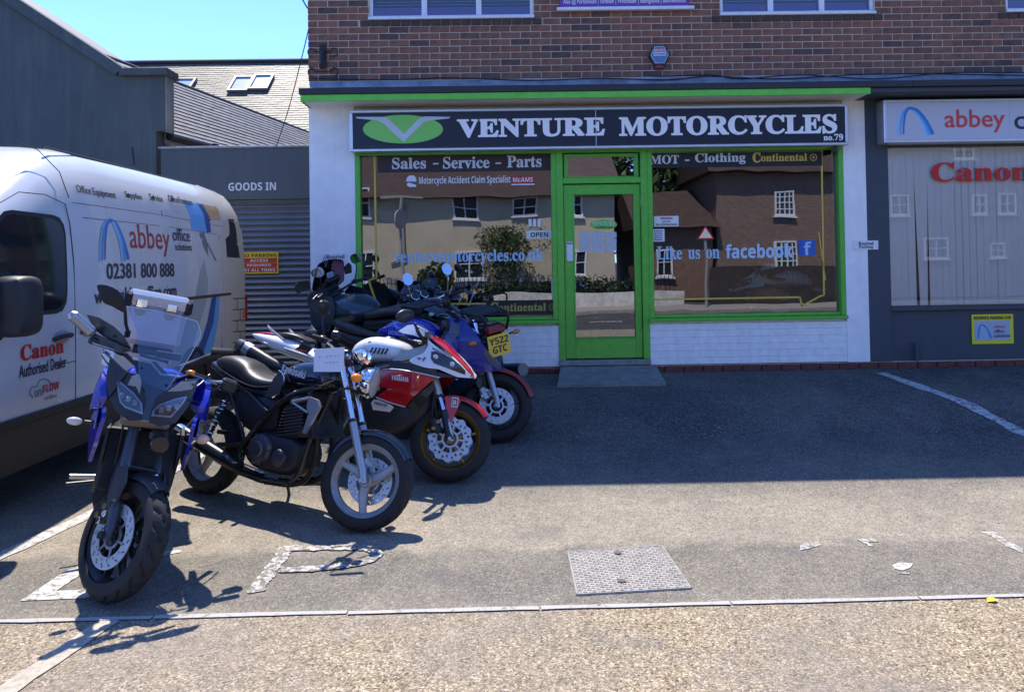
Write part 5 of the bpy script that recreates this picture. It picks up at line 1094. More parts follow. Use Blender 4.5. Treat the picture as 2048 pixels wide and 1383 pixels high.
def wheel(root, nm, c, R=.30, w=.12, rr=.218, n=3, sw=(.05, .035), rim=greyrim, discs=(), dstyle='drilled', M=None, curve=0, stripe=None, treadN=18):
    cx, cz = c; C_ = V((cx, 0, cz)); b = MB(); n_ = 144; rc = R-w*.5
    ph = [radians(-105+210*i/22) for i in range(23)]; prof = [(rr, -w*.30)]+[(rc+(R-rc)*cos(f) if abs(f) < pi/2 else rc+(R-rc)*cos(f)*1.4, w/2*sin(f)) for f in ph]+[(rr, w*.30)]
    def md(a, q, r, h):
        t = abs(h)/(w/2)
        if 2 <= q <= 22 and .10 < t < .80:
            k = (a*treadN/(2*pi)+t*1.1+(0.5 if h > 0 else 0)) % 1
            if k < .26: return r-.010, h
        return r, h
    tyre_b = MB(); tyre_b.lathe(prof, C_, n=n_, closed=False, mod=md)
    rb = MB(); hw = w*.33
    rb.lathe([(rr+.006, -hw-.004), (rr+.004, -hw+.006), (rr-.012, -hw+.012), (rr-.022, -hw*.4), (rr-.022, hw*.4), (rr-.012, hw-.012), (rr+.004, hw-.006), (rr+.006, hw+.004), (rr-.006, hw+.004), (rr-.020, hw-.010), (rr-.034, hw*.4), (rr-.034, -hw*.4), (rr-.020, -hw+.010), (rr-.006, -hw-.004)], C_, n=56, closed=True)
    rb.cyl(C_-V((0, .045, 0)), C_+V((0, .045, 0)), .042, 20, bev=.006)
    for k in range(n):
        a = 2*pi*k/n+.35; rg_ = []
        for i in range(6):
            t = i/5; r = .03+(rr-.02-.03)*t; aa = a+curve*t*(1-t*.3); W_ = sw[0]+(sw[1]-sw[0])*t; D_ = .024-.006*t; e = V((cos(aa), 0, sin(aa))); s_ = V((-sin(aa), 0, cos(aa)))
            rg_.append([C_+e*r+s_*(W_/2*u)+V((0, D_*v_, 0)) for u, v_ in ((-1, -.6), (-.6, -1), (.6, -1), (1, -.6), (1, .6), (.6, 1), (-.6, 1), (-1, .6))])
        rb.loft(rg_)
    ro = rb.build(nm, rim, root, mw=M); tyre_b.build('tyre', rubber, ro)
    if stripe: MB().lathe([(rr+.002, -hw-.0055), (rr+.007, -hw-.0055)], C_, n=56).build('rim_stripe', stripe, ro); 
    for (dy, dr) in discs:
        d = MB(); ri = dr*.62; no = 7; NA = 96 if dstyle != 'wave' else 108
        def rad(a): return dr+(.0075*cos(a*12) if dstyle == 'wave' else 0)
        for side in (-.0025, .0025):
            vs = []; F_ = []
            for i in range(NA):
                a = 2*pi*i/NA
                for q in range(no):
                    t = q/(no-1); r = ri+(rad(a)-ri)*t; vs.append(C_+V((cos(a)*r, dy+side, sin(a)*r)))
            for i in range(NA):
                for q in range(no-1):
                    if dstyle == 'drilled' and ((i % 6 in (0,) and q == 1) or (i % 6 == 3 and q == 4) or (i % 6 == 2 and q == 3)): continue
                    if dstyle == 'wave' and ((i % 9 in (3, 4) and q in (3, 4)) or (i % 9 in (7, 8) and q in (1, 2))): continue
                    i2 = (i+1) % NA; F_.append((i*no+q, i*no+q+1, i2*no+q+1, i2*no+q))
            d.add(vs, F_)
        d.lathe([(dr, -.0025), (dr, .0025)], C_+V((0, dy, 0)), n=NA, mod=lambda a, q, r, h: (rad(a), h))
        do = d.build('brake_disc', discm, ro, ang=20)
        cb = MB(); cb.lathe([(.048, -.004), (.062, -.004), (.062, .004), (.048, .004)], C_+V((0, dy*.96, 0)), n=28, closed=True)
        for k in range(6 if dstyle != 'wave' else 9):
            a = 2*pi*k/(6 if dstyle != 'wave' else 9); e = V((cos(a), 0, sin(a))); s_ = V((-sin(a), 0, cos(a)))
            cb.add([C_+V((0, dy*.98, 0))+e*r+s_*u+V((0, v_, 0)) for r in (.055, ri+.004) for u in (-.006, .006) for v_ in (-.003, .003)], [(0, 1, 3, 2), (4, 6, 7, 5), (0, 4, 5, 1), (2, 3, 7, 6), (0, 2, 6, 4), (1, 5, 7, 3)]); cb.cyl(C_+V((0, dy-.006, 0))+e*(ri+.004), C_+V((0, dy+.006, 0))+e*(ri+.004), .007, 8)
        cb.build('disc_carrier', discm if dstyle == 'wave' else mchrome, ro)
    return ro
def fender(root, M, m, c=(0, .30), R=.325, w=.075, a0=20, a1=140, nm='front_mudguard', lip=.02):
    rings = []; N_ = 18
    for i in range(N_+1):
        a = radians(a0+(a1-a0)*i/N_); e = V((cos(a), 0, sin(a))); taper = .75+.25*sin(pi*i/N_); r_ = []
        for j in range(11):
            f = radians(-80+160*j/10); r_.append(V((c[0], 0, c[1]))+e*(R-.045*(1-cos(f)))+V((0, w*taper*sin(f), 0)))
        inner = [V((c[0], 0, c[1]))+(p-V((c[0], 0, c[1])))*.985 for p in r_[::-1]]; rings.append(r_+inner)
    return MB().loft(rings).build(nm, m, root, mw=M, ang=50)
FD = V((-.407, 0, .914))
def forkleg(root, M, low, top, lowL=.36, topL=.76, ys=(-.095, .095), rl=.027, rt=.0205, usd=False, boot=None, z0=.30, cal=None, off=.0):
    ax_ = V((off, 0, z0)); o = None
    b = MB(); b.cyl(ax_-V((0, .125, 0)), ax_+V((0, .125, 0)), .013, 12)
    for y in ys:
        p = ax_+V((0, y, 0)); q = V((.018, 0, .008))
        b.tube([p-FD*.02+q*.2, p+FD*.05+q*.6, p+FD*lowL+q*.6], [rl*.8, rl, rl*.96], 14); b.box(p, (.05, .034, .05), bev=.012)
    o = b.build('fork', low, root, mw=M)
    for y in ys: MB().tube([ax_+V((0, y, 0))+FD*(lowL-.01)+V((.011, 0, .005)), ax_+V((0, y, 0))+FD*topL+V((.011, 0, .005))], rt, 14).build('stanchion', top, o)
    for y in ys: MB().lathe([(rl, -.01), (rl+.003, 0), (rt+.004, .012)], ax_+V((.011, y, .005))+FD*lowL, FD, 16).build('dust_seal', black, o)
    b = MB()
    for t in (.58, topL-.02):
        p = ax_+FD*t+V((.005, 0, 0)); MB().box(p, (.07, .24, .03), R=Matrix.Rotation(-radians(24), 3, 'Y'), bev=.012).build('fork_yoke', engd, o)
    for (y, cm) in (cal or []):
        p = V((off-.115, y, z0+.085)); bb = MB(); bb.box(p, (.062, .05, .125), R=Matrix.Rotation(-radians(35), 3, 'Y'), bev=.014); co = bb.build('brake_caliper', cm, o)
        s_ = -1 if y < 0 else 1
        for k in (-.026, .026): MB().cyl(p+V((k*.5, s_*.02, k)), p+V((k*.5, s_*.034, k)), .016, 14, bev=.003).build('caliper_piston', gold if cm is engd else mchrome, co)
        MB().tube([p+V((0, s_*.02, .06)), p+V((-.03, s_*.03, .16)), p+V((-.06, s_*.02, .32)), p+V((-.08, 0, .5))], .005, 6, sm=4).build('brake_hose', black, o)
    return o
def capsule(b, p0, p1, r, n=12): p0, p1 = V(p0), V(p1); d = (p1-p0); return b.tube([p0-d.normalized()*r*.6, p0, p1, p1+d.normalized()*r*.6], [r*.5, r, r, r*.5], n)
def bars(root, M, gx=-.38, gzv=1.08, gy=.36, col=frm, mir=None, clip=False, sweep=.10, lever=mchrome, mstem=.22, mshape='oval', mcol=None, rise=0, mout=.05, mx=.05, tilt=0):
    o = None; b = MB(); pts = [(gx-sweep, gy, gzv), (gx-sweep*.5, gy*.62, gzv+.0), (gx+.03, gy*.28, gzv-.05+rise), (gx+.04, 0, gzv-.06+rise), (gx+.03, -gy*.28, gzv-.05+rise), (gx-sweep*.5, -gy*.62, gzv), (gx-sweep, -gy, gzv)]
    b.tube(pts, .012, 10, sm=4); o = b.build('handlebar', col, root, mw=M)
    for s_ in (-1, 1):
        a = V((gx-sweep*.55, s_*gy*.66, gzv)); e = V((gx-sweep*1.06, s_*gy*1.04, gzv)); d = (e-a).normalized()
        g = MB(); g.lathe([(.0, 0), (.017, 0)]+[(.0165+.0015*(i % 2), .01+.011*i) for i in range(10)]+[(.019, .128), (.016, .14), (.0, .14)], a, d, 14); g.build('grip', black, o)
        MB().box(a-d*.03, (.05, .05, .045), bev=.01).build('switch_housing', black, o)
        MB().tube([a-d*.04+V((.03, 0, 0)), a-d*.01+V((.07, 0, .0)), a+d*.07+V((.075, 0, -.004)), a+d*.15+V((.06, 0, -.006))], [.009, .008, .006, .007], 8, sm=3, flat=.6).build('brake_lever', lever, o)
        if mir and s_ in mir:
            mc = a+V((mx, s_*mout, mstem)); st = MB(); st.tube([a-d*.02+V((.01, 0, .02)), a+V((mx*.6, s_*mout*.4, mstem*.55)), mc+V((.012, 0, -.035))], .0065, 8, sm=4); mo_ = st.build('mirror', mcol or black, o)
            h = MB(); ring_ = []
            for (dx, k) in ((.032, .35), (.026, .75), (.012, .97), (0, 1.0)):
                if mshape == 'round': ring_.append([mc+V((dx, cos(2*pi*i/24)*.055*k, sin(2*pi*i/24)*.055*k)) for i in range(24)])
                else: ring_.append([mc+V((dx, s_*(.012)+math.copysign(abs(cos(2*pi*i/24))**.75, cos(2*pi*i/24))*.082*k, math.copysign(abs(sin(2*pi*i/24))**.75, sin(2*pi*i/24))*(.050 if cos(2*pi*i/24)*s_ < 0 else .042)*k)) for i in range(24)])
            ring_ = [[p+V((tilt*(p.z-mc.z), 0, 0)) for p in rr_] for rr_ in ring_]
            h.loft(ring_); h.build('mirror_shell', (chrome if mshape == 'round' else black), mo_)
            kk = .93; pts_ = [mc+(p-mc)*kk for p in ring_[-1]]; MB().add([p+V((-.001, 0, 0)) for p in pts_], [tuple(range(24))]).build('mirror_glass', mirg, mo_, norm=False)
    return o
def indicator(root, M, p, s_, m=amber, shape='tri', L=.07):
    p = V(p); st = MB(); st.tube([p, p+V((0, s_*L, 0))], .010 if shape != 'tri' else .016, 8); o = st.build('indicator', black, root, mw=M)
    b = MB(); q = p+V((.0, s_*(L+.03), 0))
    if shape == 'tri': b.ball(q, .034, sc_=(1.05, 1.1, .85))
    else: b.ball(q, .026, sc_=(.8, 1.7, .8))
    b.build('indicator_lens', m, o); return o
def side_panels(root, poly, yf, m, nm, th=.006, g=.06, sides=(-1, 1), M=None, sm=0, e=0):
    out = []
    for s_ in sides: out.append(MB().panel(poly, lambda x, z: V((x, s_*(yf(x, z)+e), z)), lambda x, z: V((x, s_*(yf(x, z)+e-th), z)), g=g, sm=sm).build(nm, m, root, mw=M, ang=50))
    return out
def btxt(body, x0, z0, x1, z1, y, m, root, nm='lettering', tilt=0, fat=.0, side=-1, shear=0):
    L = sqrt((x1-x0)**2+(tilt)**2); ux = V((x1-x0, 0, tilt)).normalized(); uz = V((0, 0, 1)); uz = (uz-ux*uz.dot(ux)).normalized()
    return txt(body, (x0, y, z0), ux, uz, L, z1-z0, m, root, name=nm, fat=fat, shear=shear)
def swingarm(root, ax, pv, m=engd, y=.10, w=.035):
    b = MB()
    for s_ in (-1, 1): b.tube([V((pv[0], s_*y*.9, pv[1])), V((ax[0]*.6+pv[0]*.4, s_*y*1.1, (ax[1]+pv[1])/2+.01)), V((ax[0]-.02, s_*y*1.1, ax[1]))], [w, w*.9, w*.75], 8, flat=.6)
    b.cyl(V((ax[0], -.14, ax[1])), V((ax[0], .14, ax[1])), .012, 10); return b.build('swingarm', m, root)
def stand(root, x=-.85): MB().tube([(x, .14, .28), (x-.02, .26, .03), (x+.03, .27, .012)], .011, 8).build('side_stand', black, root)

# ---- 1: black naked motorcycle with round chrome headlight
def g2(px, py): q = gnd(px, py); return q.x, q.y
x_, y_ = g2(720, 1061)
K = bike('motorcycle', 'black naked motorcycle with round chrome headlight and grey three spoke wheels', x_, y_, -30, 11, 1.43)
S = steerM(22)
wheel(K, 'front_wheel', (0, .30), .30, .115, .222, 3, (.062, .04), greyrim, [(.062, .145)], 'drilled', S, curve=.38)
wheel(K, 'rear_wheel', (-1.43, .305), .305, .14, .222, 3, (.062, .04), greyrim, [], M=None, curve=-.38)
fender(K, S, kblk, a0=34, a1=150, R=.318, w=.066)
forkleg(K, S, mat('fork_grey', (.36, .38, .40), .35, metal=.6), chrome, .37, .80, cal=[(.075, engd)])
hl = MB(); hc = V((-.10, 0, .905)); hl.ball(hc+V((-.01, 0, 0)), .098, 24, sc_=(1, 1, 1), a0=-pi/2, a1=.15, R=Matrix.Rotation(pi/2, 3, 'Y')); ho = hl.build('headlight', chrome, K, mw=S)
MB().lathe([(.097, -.005), (.106, .0), (.108, .012), (.102, .022), (.092, .022)], hc, (1, 0, -.08), 32).build('headlight_rim', chrome, ho)
MB().lathe([(.093, .02), (.06, .028), (0, .032)], hc, (1, 0, -.08), 28).build('headlight_lens', mat('headlight_glass', (.42, .41, .37), .12, coat=.8, noise=.2, nscale=30), ho); MB().lathe([(.090, .012), (.06, -.02), (.02, -.05), (0, -.05)], hc, (1, 0, -.08), 28).build('reflector', chrome, ho)
for y in (-.052, .052):
    c = V((-.20, y, 1.075)); d = V((-.45, 0, .9)).normalized(); po = MB().lathe([(0, -.055), (.03, -.05), (.047, -.02), (.050, .01), (.046, .016)], c, d, 24).build('instrument_cup', chrome, K, mw=S); MB().cyl(c+d*.012, c+d*.015, .045, 20).build('dial', mat('dial_face', (.02, .02, .022), .2), po)
MB().tube([(-.10, -.115, .90), (-.20, -.10, .93), (-.24, -.09, .97)], .012, 6).build('headlight_bracket', chrome, K, mw=S); MB().tube([(-.10, .115, .90), (-.20, .10, .93), (-.24, .09, .97)], .012, 6).build('headlight_bracket', chrome, K, mw=S)
for s_ in (-1, 1): indicator(K, S, (-.14, s_*.10, .90), s_, L=.06)
bars(K, S, -.36, 1.11, .37, chrome, mir=(-1,), mstem=.20, mout=-.0, mx=-.02)
MB().box((-.30, -.27, 1.14), (.05, .07, .045), bev=.01).build('brake_reservoir', black, K, mw=S)
tk = MB(); tk.sblob([(-.33, .86, .90, .05), (-.36, .83, .955, .105), (-.46, .80, 1.0, .135), (-.60, .80, .995, .145), (-.70, .82, .96, .125), (-.78, .83, .90, .085), (-.80, .84, .87, .05)], 3, 24, 2.6); to = tk.build('fuel_tank', kblk, K, ang=60)
MB().cyl((-.50, 0, .995), (-.505, 0, 1.01), .034, 20, bev=.003).build('fuel_cap', chrome, to)
btxt(bold('Kawasaki'), -.715, .915, -.50, .965, -.150, mat('decal_silver', (.62, .64, .66), .3, metal=.4), to, tilt=-.035, fat=.01)
se = MB(); se.sblob([(-.76, .82, .86, .085), (-.84, .78, .855, .115), (-.95, .765, .865, .135), (-1.05, .77, .90, .138), (-1.14, .79, .955, .125), (-1.28, .83, .985, .115), (-1.40, .87, .975, .10), (-1.47, .90, .955, .06)], 3, 22, 2.8); so_ = se.build('seat', seatm, K, ang=60)
MB().tube([(-.78, -.122, .81), (-.95, -.142, .79), (-1.10, -.14, .81), (-1.28, -.12, .855), (-1.42, -.10, .90)], .006, 6, sm=4).build('seat_piping', black, so_)
tl = MB(); tl.sblob([(-.80, .70, .80, .10), (-.95, .70, .79, .115), (-1.15, .74, .80, .11), (-1.35, .80, .87, .095), (-1.52, .86, .93, .06)], 3, 20, 3); tl.build('tail_panel', kblk, K, ang=60)
side_panels(K, [(-.86, .735), (-.80, .86), (-.755, .915), (-.72, .90), (-.69, .85), (-.72, .77), (-.78, .73)], lambda x, z: .132-.06*abs(z-.82), mat('side_cover_grey', (.06, .055, .05), .35, noise=.2, nscale=12), 'side_cover', g=.04)
for s_ in (-1, 1): MB().tube([(-.752, s_*.137, .915), (-.712, s_*.14, .90), (-.685, s_*.14, .85), (-.715, s_*.138, .77), (-.775, s_*.136, .735)], .006, 6, sm=3).build('cover_trim', chrome, K)
fr = MB()
for s_ in (-1, 1):
    fr.tube([(-.34, s_*.05, .86), (-.55, s_*.14, .79), (-.74, s_*.15, .66), (-.92, s_*.15, .46), (-1.0, s_*.14, .36)], .019, 10, sm=5); fr.tube([(-.34, s_*.05, .80), (-.41, s_*.11, .50), (-.46, s_*.14, .26), (-.60, s_*.15, .215), (-.90, s_*.15, .23), (-1.0, s_*.14, .34)], .017, 10, sm=5)
    fr.tube([(-.80, s_*.14, .64), (-1.0, s_*.13, .74), (-1.3, s_*.11, .84)], .013, 8, sm=3); fr.tube([(-.98, s_*.135, .42), (-1.15, s_*.12, .66), (-1.28, s_*.11, .80)], .011, 8, sm=3)
fr.build('frame', frm, K)
for s_ in (-1, 1):
    sh_ = MB(); sh_.tube([(-1.36, s_*.13, .36), (-1.20, s_*.125, .70)], .013, 8); so2 = sh_.build('shock_absorber', engd, K); sp_ = MB(); sp_.tube([V((-1.35+.13*t/60, s_*.13+.026*cos(t*1.0), .40+.27*t/60))+V((.026*sin(t*1.0), 0, 0)) for t in range(61)], .004, 5); sp_.build('spring', chrome, so2)
swingarm(K, (-1.43, .305), (-.98, .40))
en = MB(); en.sblob([(-.50, .30, .46, .11), (-.56, .25, .50, .14), (-.72, .24, .52, .15), (-.88, .26, .50, .15), (-.98, .32, .46, .12)], 2, 18, 4); eo = en.build('engine', engd, K)
MB().lathe([(0, .032), (.07, .032), (.088, .026), (.098, .012), (.104, 0), (.104, -.03)], (-.80, -.15, .395), (0, -1, 0), 36).build('clutch_cover', engm, eo)
MB().lathe([(0, .022), (.04, .022), (.055, .014), (.06, 0), (.06, -.03)], (-.62, -.15, .36), (0, -1, 0), 28).build('crank_cover', engm, eo); MB().lathe([(0, .03), (.06, .03), (.075, .02), (.08, 0), (.08, -.03)], (-.62, .15, .37), (0, 1, 0), 28).build('generator_cover', engm, eo)
for k in range(10):
    a = 2*pi*k/10; MB().cyl((-.80+.094*cos(a), -.150, .395+.094*sin(a)), (-.80+.094*cos(a), -.176, .395+.094*sin(a)), .006, 8).build('bolt', mchrome, eo)
cyb = MB(); cyb.box((-.585, 0, .60), (.17, .25, .22), R=Matrix.Rotation(-.22, 3, 'Y'), bev=.02); co = cyb.build('cylinder_block', engd, K)
fn = MB()
for k in range(9): fn.box((-.60+.005*k, 0, .515+.022*k), (.20, .275, .008), R=Matrix.Rotation(-.22, 3, 'Y'), bev=.003)
fn.build('cooling_fins', engm, co)
MB().box((-.555, 0, .735), (.17, .26, .07), R=Matrix.Rotation(-.22, 3, 'Y'), bev=.025).build('cam_cover', engm, K)
rd = MB(); rd.box((-.405, 0, .655), (.035, .30, .29), R=Matrix.Rotation(-.26, 3, 'Y'), bev=.006); ro_ = rd.build('radiator', mat('radiator_black', (.01, .01, .01), .6), K)
b = MB()
for k in range(22): b.box((-.388-.0033*(k-11), 0, .53+.0118*k), (.006, .27, .0035), R=Matrix.Rotation(-.26, 3, 'Y'))
stuff(b.build('radiator_fins', engd, ro_, ang=0, norm=False))
for s_ in (-1, 1):
    yf = lambda x, z: .175
    MB().panel([(-.42, .775), (-.34, .76), (-.315, .72), (-.405, .54), (-.43, .545), (-.40, .67), (-.425, .705)], lambda x, z: V((x, s_*.172, z)), lambda x, z: V((x, s_*.150, z)), g=.04).build('radiator_shroud', silver, K)
    MB().tube([(-.56, s_*.165, .728), (-.42, s_*.168, .765)], .011, 8).build('shroud_strut', silver, K); MB().tube([(-.555, s_*.165, .722), (-.41, s_*.168, .675)], .009, 8).build('shroud_strut', silver, K)
ex = MB()
for s_ in (-.07, .07): ex.tube([(-.50, s_, .62), (-.40, s_*1.05, .56), (-.38, s_, .42), (-.42, s_, .27), (-.55, s_*.9, .20), (-.80, s_*.9, .18)], .019, 10, sm=4)
ex.build('exhaust_header', mat('header_dark', (.04, .035, .03), .4, metal=.7, noise=.3), K)
ex = MB(); ex.tube([(-.78, -.10, .20), (-.95, -.15, .24), (-1.10, -.185, .30), (-1.50, -.20, .41)], [.03, .035, .048, .050], 18); xo = ex.build('exhaust_silencer', mat('silencer_black', (.012, .012, .013), .3, coat=.2), K)
MB().tube([(-1.495, -.20, .409), (-1.57, -.20, .43)], [.052, .046], 20).build('silencer_tip', chrome, xo)
MB().tube([(-.93, -.16, .28), (-.93, -.26, .28)], .016, 10).build('footrest', black, K); MB().tube([(-1.13, -.15, .46), (-1.12, -.24, .47)], .016, 10).build('pillion_footrest', black, K)
MB().tube([(-.90, -.17, .28), (-.78, -.19, .27), (-.70, -.20, .26)], .009, 8).build('brake_pedal', chrome, K); stand(K)
MB().box((-1.30, 0, .70), (.30, .14, .12), bev=.03).build('inner_mudguard', black, K)
MB().sblob([(-.76, .52, .74, .08), (-.86, .46, .76, .12), (-1.05, .50, .76, .12), (-1.16, .58, .76, .09)], 2, 16, 4).build('air_box', engd, K, ang=50)
MB().lathe([(0, .012), (.045, .012), (.052, .004), (.055, 0)], (-.80, -.18, .395), (0, -1, 0), 28).build('clutch_badge', engm, K)
for p in (((-.35, .03, 1.05), (-.30, .10, .95), (-.36, .10, .85), (-.5, .08, .83)), ((-.30, -.20, 1.10), (-.22, -.14, 1.05), (-.28, -.08, .92), (-.40, -.12, .82))): MB().tube(p, .006, 6, sm=5).build('cable', black, K, mw=S)
# paper card hanging off the handlebar
pc = thing('price_card', 'white card in a clear sleeve hanging from the handlebar of the black motorcycle', 'card')
cc = [aty(629, 698, 4.60), aty(689, 694, 4.62), aty(687, 743, 4.58), aty(627, 743, 4.56)]
b = MB(); b.add(cc+[p+V((0, .003, 0)) for p in cc], [(0, 1, 2, 3), (7, 6, 5, 4), (0, 4, 5, 1), (1, 5, 6, 2), (2, 6, 7, 3), (3, 7, 4, 0)]); b.build('card', mat('card_white', (.62, .63, .66), .25), pc, ang=0)
ux_ = (cc[1]-cc[0]); uy_ = (cc[0]-cc[3]); oo = cc[3]
for r_, ws in ((.62, (.15, .4, .52, .66, .8)), (.34, (.38, .5, .62, .74))):
    for q in ws: MB().add([oo+ux_*q+uy_*r_+V((0, -.002, 0)), oo+ux_*(q+.07)+uy_*r_+V((0, -.002, 0)), oo+ux_*(q+.07)+uy_*(r_+.03)+V((0, -.002, 0)), oo+ux_*q+uy_*(r_+.03)+V((0, -.002, 0))], [(0, 1, 2, 3)]).build('faint_writing', mat('faint_ink', (.22, .23, .28), .5), pc, ang=0, norm=False)
MB().tube([(cc[0]+cc[1])/2, (cc[0]+cc[1])/2+V((.0, .02, .05))], .002, 5).build('tie', black, pc)

# ---- 2: white, red and gold sports motorcycle
x_, y_ = g2(893, 963)
R1 = bike('motorcycle', 'white and red sports motorcycle with gold wheels and large wavy front disc', x_, y_, -21, 11, 1.40)
S = steerM(22)
wheel(R1, 'front_wheel', (0, .30), .30, .12, .222, 5, (.034, .020), gold, [(-.068, .158), (.068, .158)], 'wave', S)
wheel(R1, 'rear_wheel', (-1.40, .315), .315, .18, .222, 5, (.034, .022), gold, [(-.075, .11)], 'drilled')
fender(R1, S, rred, a0=38, a1=160, R=.330, w=.078)
for s_ in (-1, 1): MB().panel([(-.075, .60), (.02, .615), (.045, .58), (-.005, .42), (-.03, .42), (-.06, .5)], lambda x, z: V((x, s_*.083, z)), lambda x, z: V((x, s_*.077, z)), g=.05).build('mudguard_side', rred, R1, mw=S)
MB().bx(-.022, -.0865, .53, .024, -.0845, .60).build('sticker', tw, R1, mw=S); MB().bx(-.016, -.088, .537, .018, -.0868, .592).build('sticker_field', black, R1, mw=S); o = txt(bold('B'), (-.010, -.0885, .545), (1, 0, 0), (0, 0, 1), .022, .036, tw, R1); o.matrix_local = S
forkleg(R1, S, mat('fork_champagne', (.45, .46, .40), .35, metal=.6), mat('fork_blue_steel', (.55, .6, .7), .12, metal=1), .20, .34, rl=.024, rt=.019, cal=[(-.085, engd), (.085, engd)])
for y in (-.095, .095): MB().tube([V((.011, y, .305))+FD*.33, V((.011, y, .305))+FD*.74], .028, 14).build('fork_tube', MC['fork_champagne'], R1, mw=S)
for y in (-.095, .095): MB().tube([V((.0, y, .29)), V((.011, y, .305))+FD*.2], [.030, .026], 14).build('fork_foot', engd, R1, mw=S)
def yr(x, z):
    a = .035+.175*max(0, min(1, (.16-x)/.42))**.62
    return a*(1-.42*max(0, min(1, (z-.84)/.28)))*(1-.45*max(0, min(1, (.60-z)/.28)))
nose = [(-.20, 1.02), (-.15, .985), (0, .895), (.10, .81), (.142, .784), (.129, .759), (.056, .759), (-.076, .805), (-.173, .808), (-.274, .832), (-.30, .85), (-.284, .871), (-.207, .914), (-.187, .974)]
lamp = [(-.150, .930), (-.12, .934), (-.013, .900), (.070, .848), (.108, .808), (.106, .780), (.041, .800), (-.115, .846), (-.143, .879)]
side_panels(R1, nose, yr, rwhite, 'upper_fairing', g=.035)
for o in side_panels(R1, lamp, yr, mat('lamp_dark', (.03, .032, .034), .1, coat=.8), 'headlight', e=.004, g=.03): pass
for s_ in (-1, 1):
    for (a, c, m_) in ((-.115, .892, clearm), (.01, .848, clearm)): MB().ball((a, s_*(yr(a, c)+.003), c), .022, sc_=(1.2, .25, .8)).build('projector', m_, R1)
spn = [(-.26, 1.035), (-.18, 1.03), (-.09, .965), (0, .90), (.068, .845), (.12, .79), (.135, .762)]
b = MB(); b.add([V((x, y, z+(.012 if y == 0 else 0))) for x, z in spn for y in (-yr(x, z)*.98, -.03, 0, .03, yr(x, z)*.98)], [(5*i+k, 5*i+k+1, 5*i+k+6, 5*i+k+5) for i in range(6) for k in range(4)]); b.build('nose_spine', rwhite, R1)
b = MB(); b.add([V((x, y, z+(.019 if y == 0 else .006))) for i, (x, z) in enumerate([(-.27, 1.035)]+spn[1:]) for y in (-yr(x, z)*(.92 if i < 3 else .6), 0, yr(x, z)*(.92 if i < 3 else .6))], [(3*i+k, 3*i+k+1, 3*i+k+4, 3*i+k+3) for i in range(6) for k in range(2)]); b.build('nose_stripe', rred, R1)
for pth in ([(-.19, 1.028), (-.09, .967), (.0, .905)],): MB().tube([V((x, -yr(x, z)*.93, z+.004)) for x, z in pth], .005, 6, sm=3).build('stripe_edge', black, R1)
btxt(bold('PETRONAS'), -.150, .945, -.03, .962, -(yr(-.1, .95)+.012), mat('ink_teal', (.02, .05, .06), .4), R1, tilt=-.045)
btxt(bold('R1'), -.265, .845, -.165, .872, -(yr(-.2, .86)+.006), black, R1, tilt=.012, shear=.5)
b = MB(); rings = []
for x, z, w_ in ((-.20, 1.04, .12), (-.25, 1.08, .115), (-.32, 1.13, .09), (-.40, 1.155, .05)): rings.append([V((x-.03*abs(sin(a))**2*0, w_*sin(a), z-.05*(1-cos(a)))) for a in [radians(-75+150*i/12) for i in range(13)]])
b.loft(rings, cap=False, closed=False); b.build('windscreen', scrn, R1, norm=False)
side_panels(R1, [(-.465, 1.07), (-.40, 1.12), (-.35, 1.128), (-.285, 1.075), (-.20, 1.04), (-.24, 1.02), (-.33, 1.045), (-.42, 1.055)], lambda x, z: .13-.3*max(0, z-1.05), rwhite, 'screen_wing', g=.04)
side_panels(R1, [(-.469, .842), (-.42, .90), (-.33, .935), (-.20, .98), (-.215, .91), (-.274, .875), (-.39, .846)], lambda x, z: .165-.1*max(0, z-.9), mat('inner_silver', (.35, .33, .31), .35, metal=.5), 'inner_fairing', e=-.006, g=.04)
redp = [(-.60, .72), (-.56, .755), (-.433, .775), (-.25, .765), (-.094, .741), (-.20, .63), (-.308, .517), (-.43, .535), (-.545, .565), (-.50, .60), (-.449, .634), (-.50, .642), (-.575, .645)]
side_panels(R1, redp, yr, rred, 'side_fairing', g=.05)
for q in ([(-.60, .715), (-.56, .757), (-.433, .780), (-.25, .770), (-.06, .744)], [(-.55, .562), (-.43, .533), (-.308, .512)]):
    for s_ in (-1, 1): MB().tube([V((x, s_*(yr(x, z)+.0), z)) for x, z in q], .0085, 6, sm=4, flat=.5).build('white_stripe', rwhite, R1)
side_panels(R1, [(-.60, .80), (-.42, .835), (-.27, .83), (-.17, .80), (.05, .757), (-.09, .745), (-.25, .772), (-.433, .782), (-.56, .765)], yr, sat, 'fairing_infill', g=.05, e=-.004)
side_panels(R1, [(-.58, .63), (-.455, .632), (-.545, .57), (-.31, .512), (-.12, .70), (-.10, .66), (-.28, .40), (-.40, .26), (-.75, .22), (-.86, .30), (-.72, .50)], lambda x, z: yr(x, z)-.02, mat('belly_black', (.014, .014, .016), .3, coat=.3), 'lower_fairing', g=.06)
side_panels(R1, [(-.595, .517), (-.57, .545), (-.53, .546), (-.42, .515), (-.405, .500), (-.45, .45), (-.538, .384), (-.56, .40)], yr, rwhite, 'white_badge_panel', e=.004, g=.04, sm=0)
btxt(bold('YAMAHA'), -.43, .700, -.285, .735, -.215, tw, R1, tilt=-.006); btxt(bold('YAMALUBE'), -.565, .512, -.45, .530, -.196, black, R1, tilt=-.012)
tk = MB(); tk.sblob([(-.40, .84, .93, .09), (-.45, .83, .985, .15), (-.58, .82, 1.02, .17), (-.72, .82, 1.02, .165), (-.84, .82, .97, .12), (-.90, .82, .89, .07)], 3, 24, 2.8); to = tk.build('fuel_tank', rwhite, R1, ang=60)
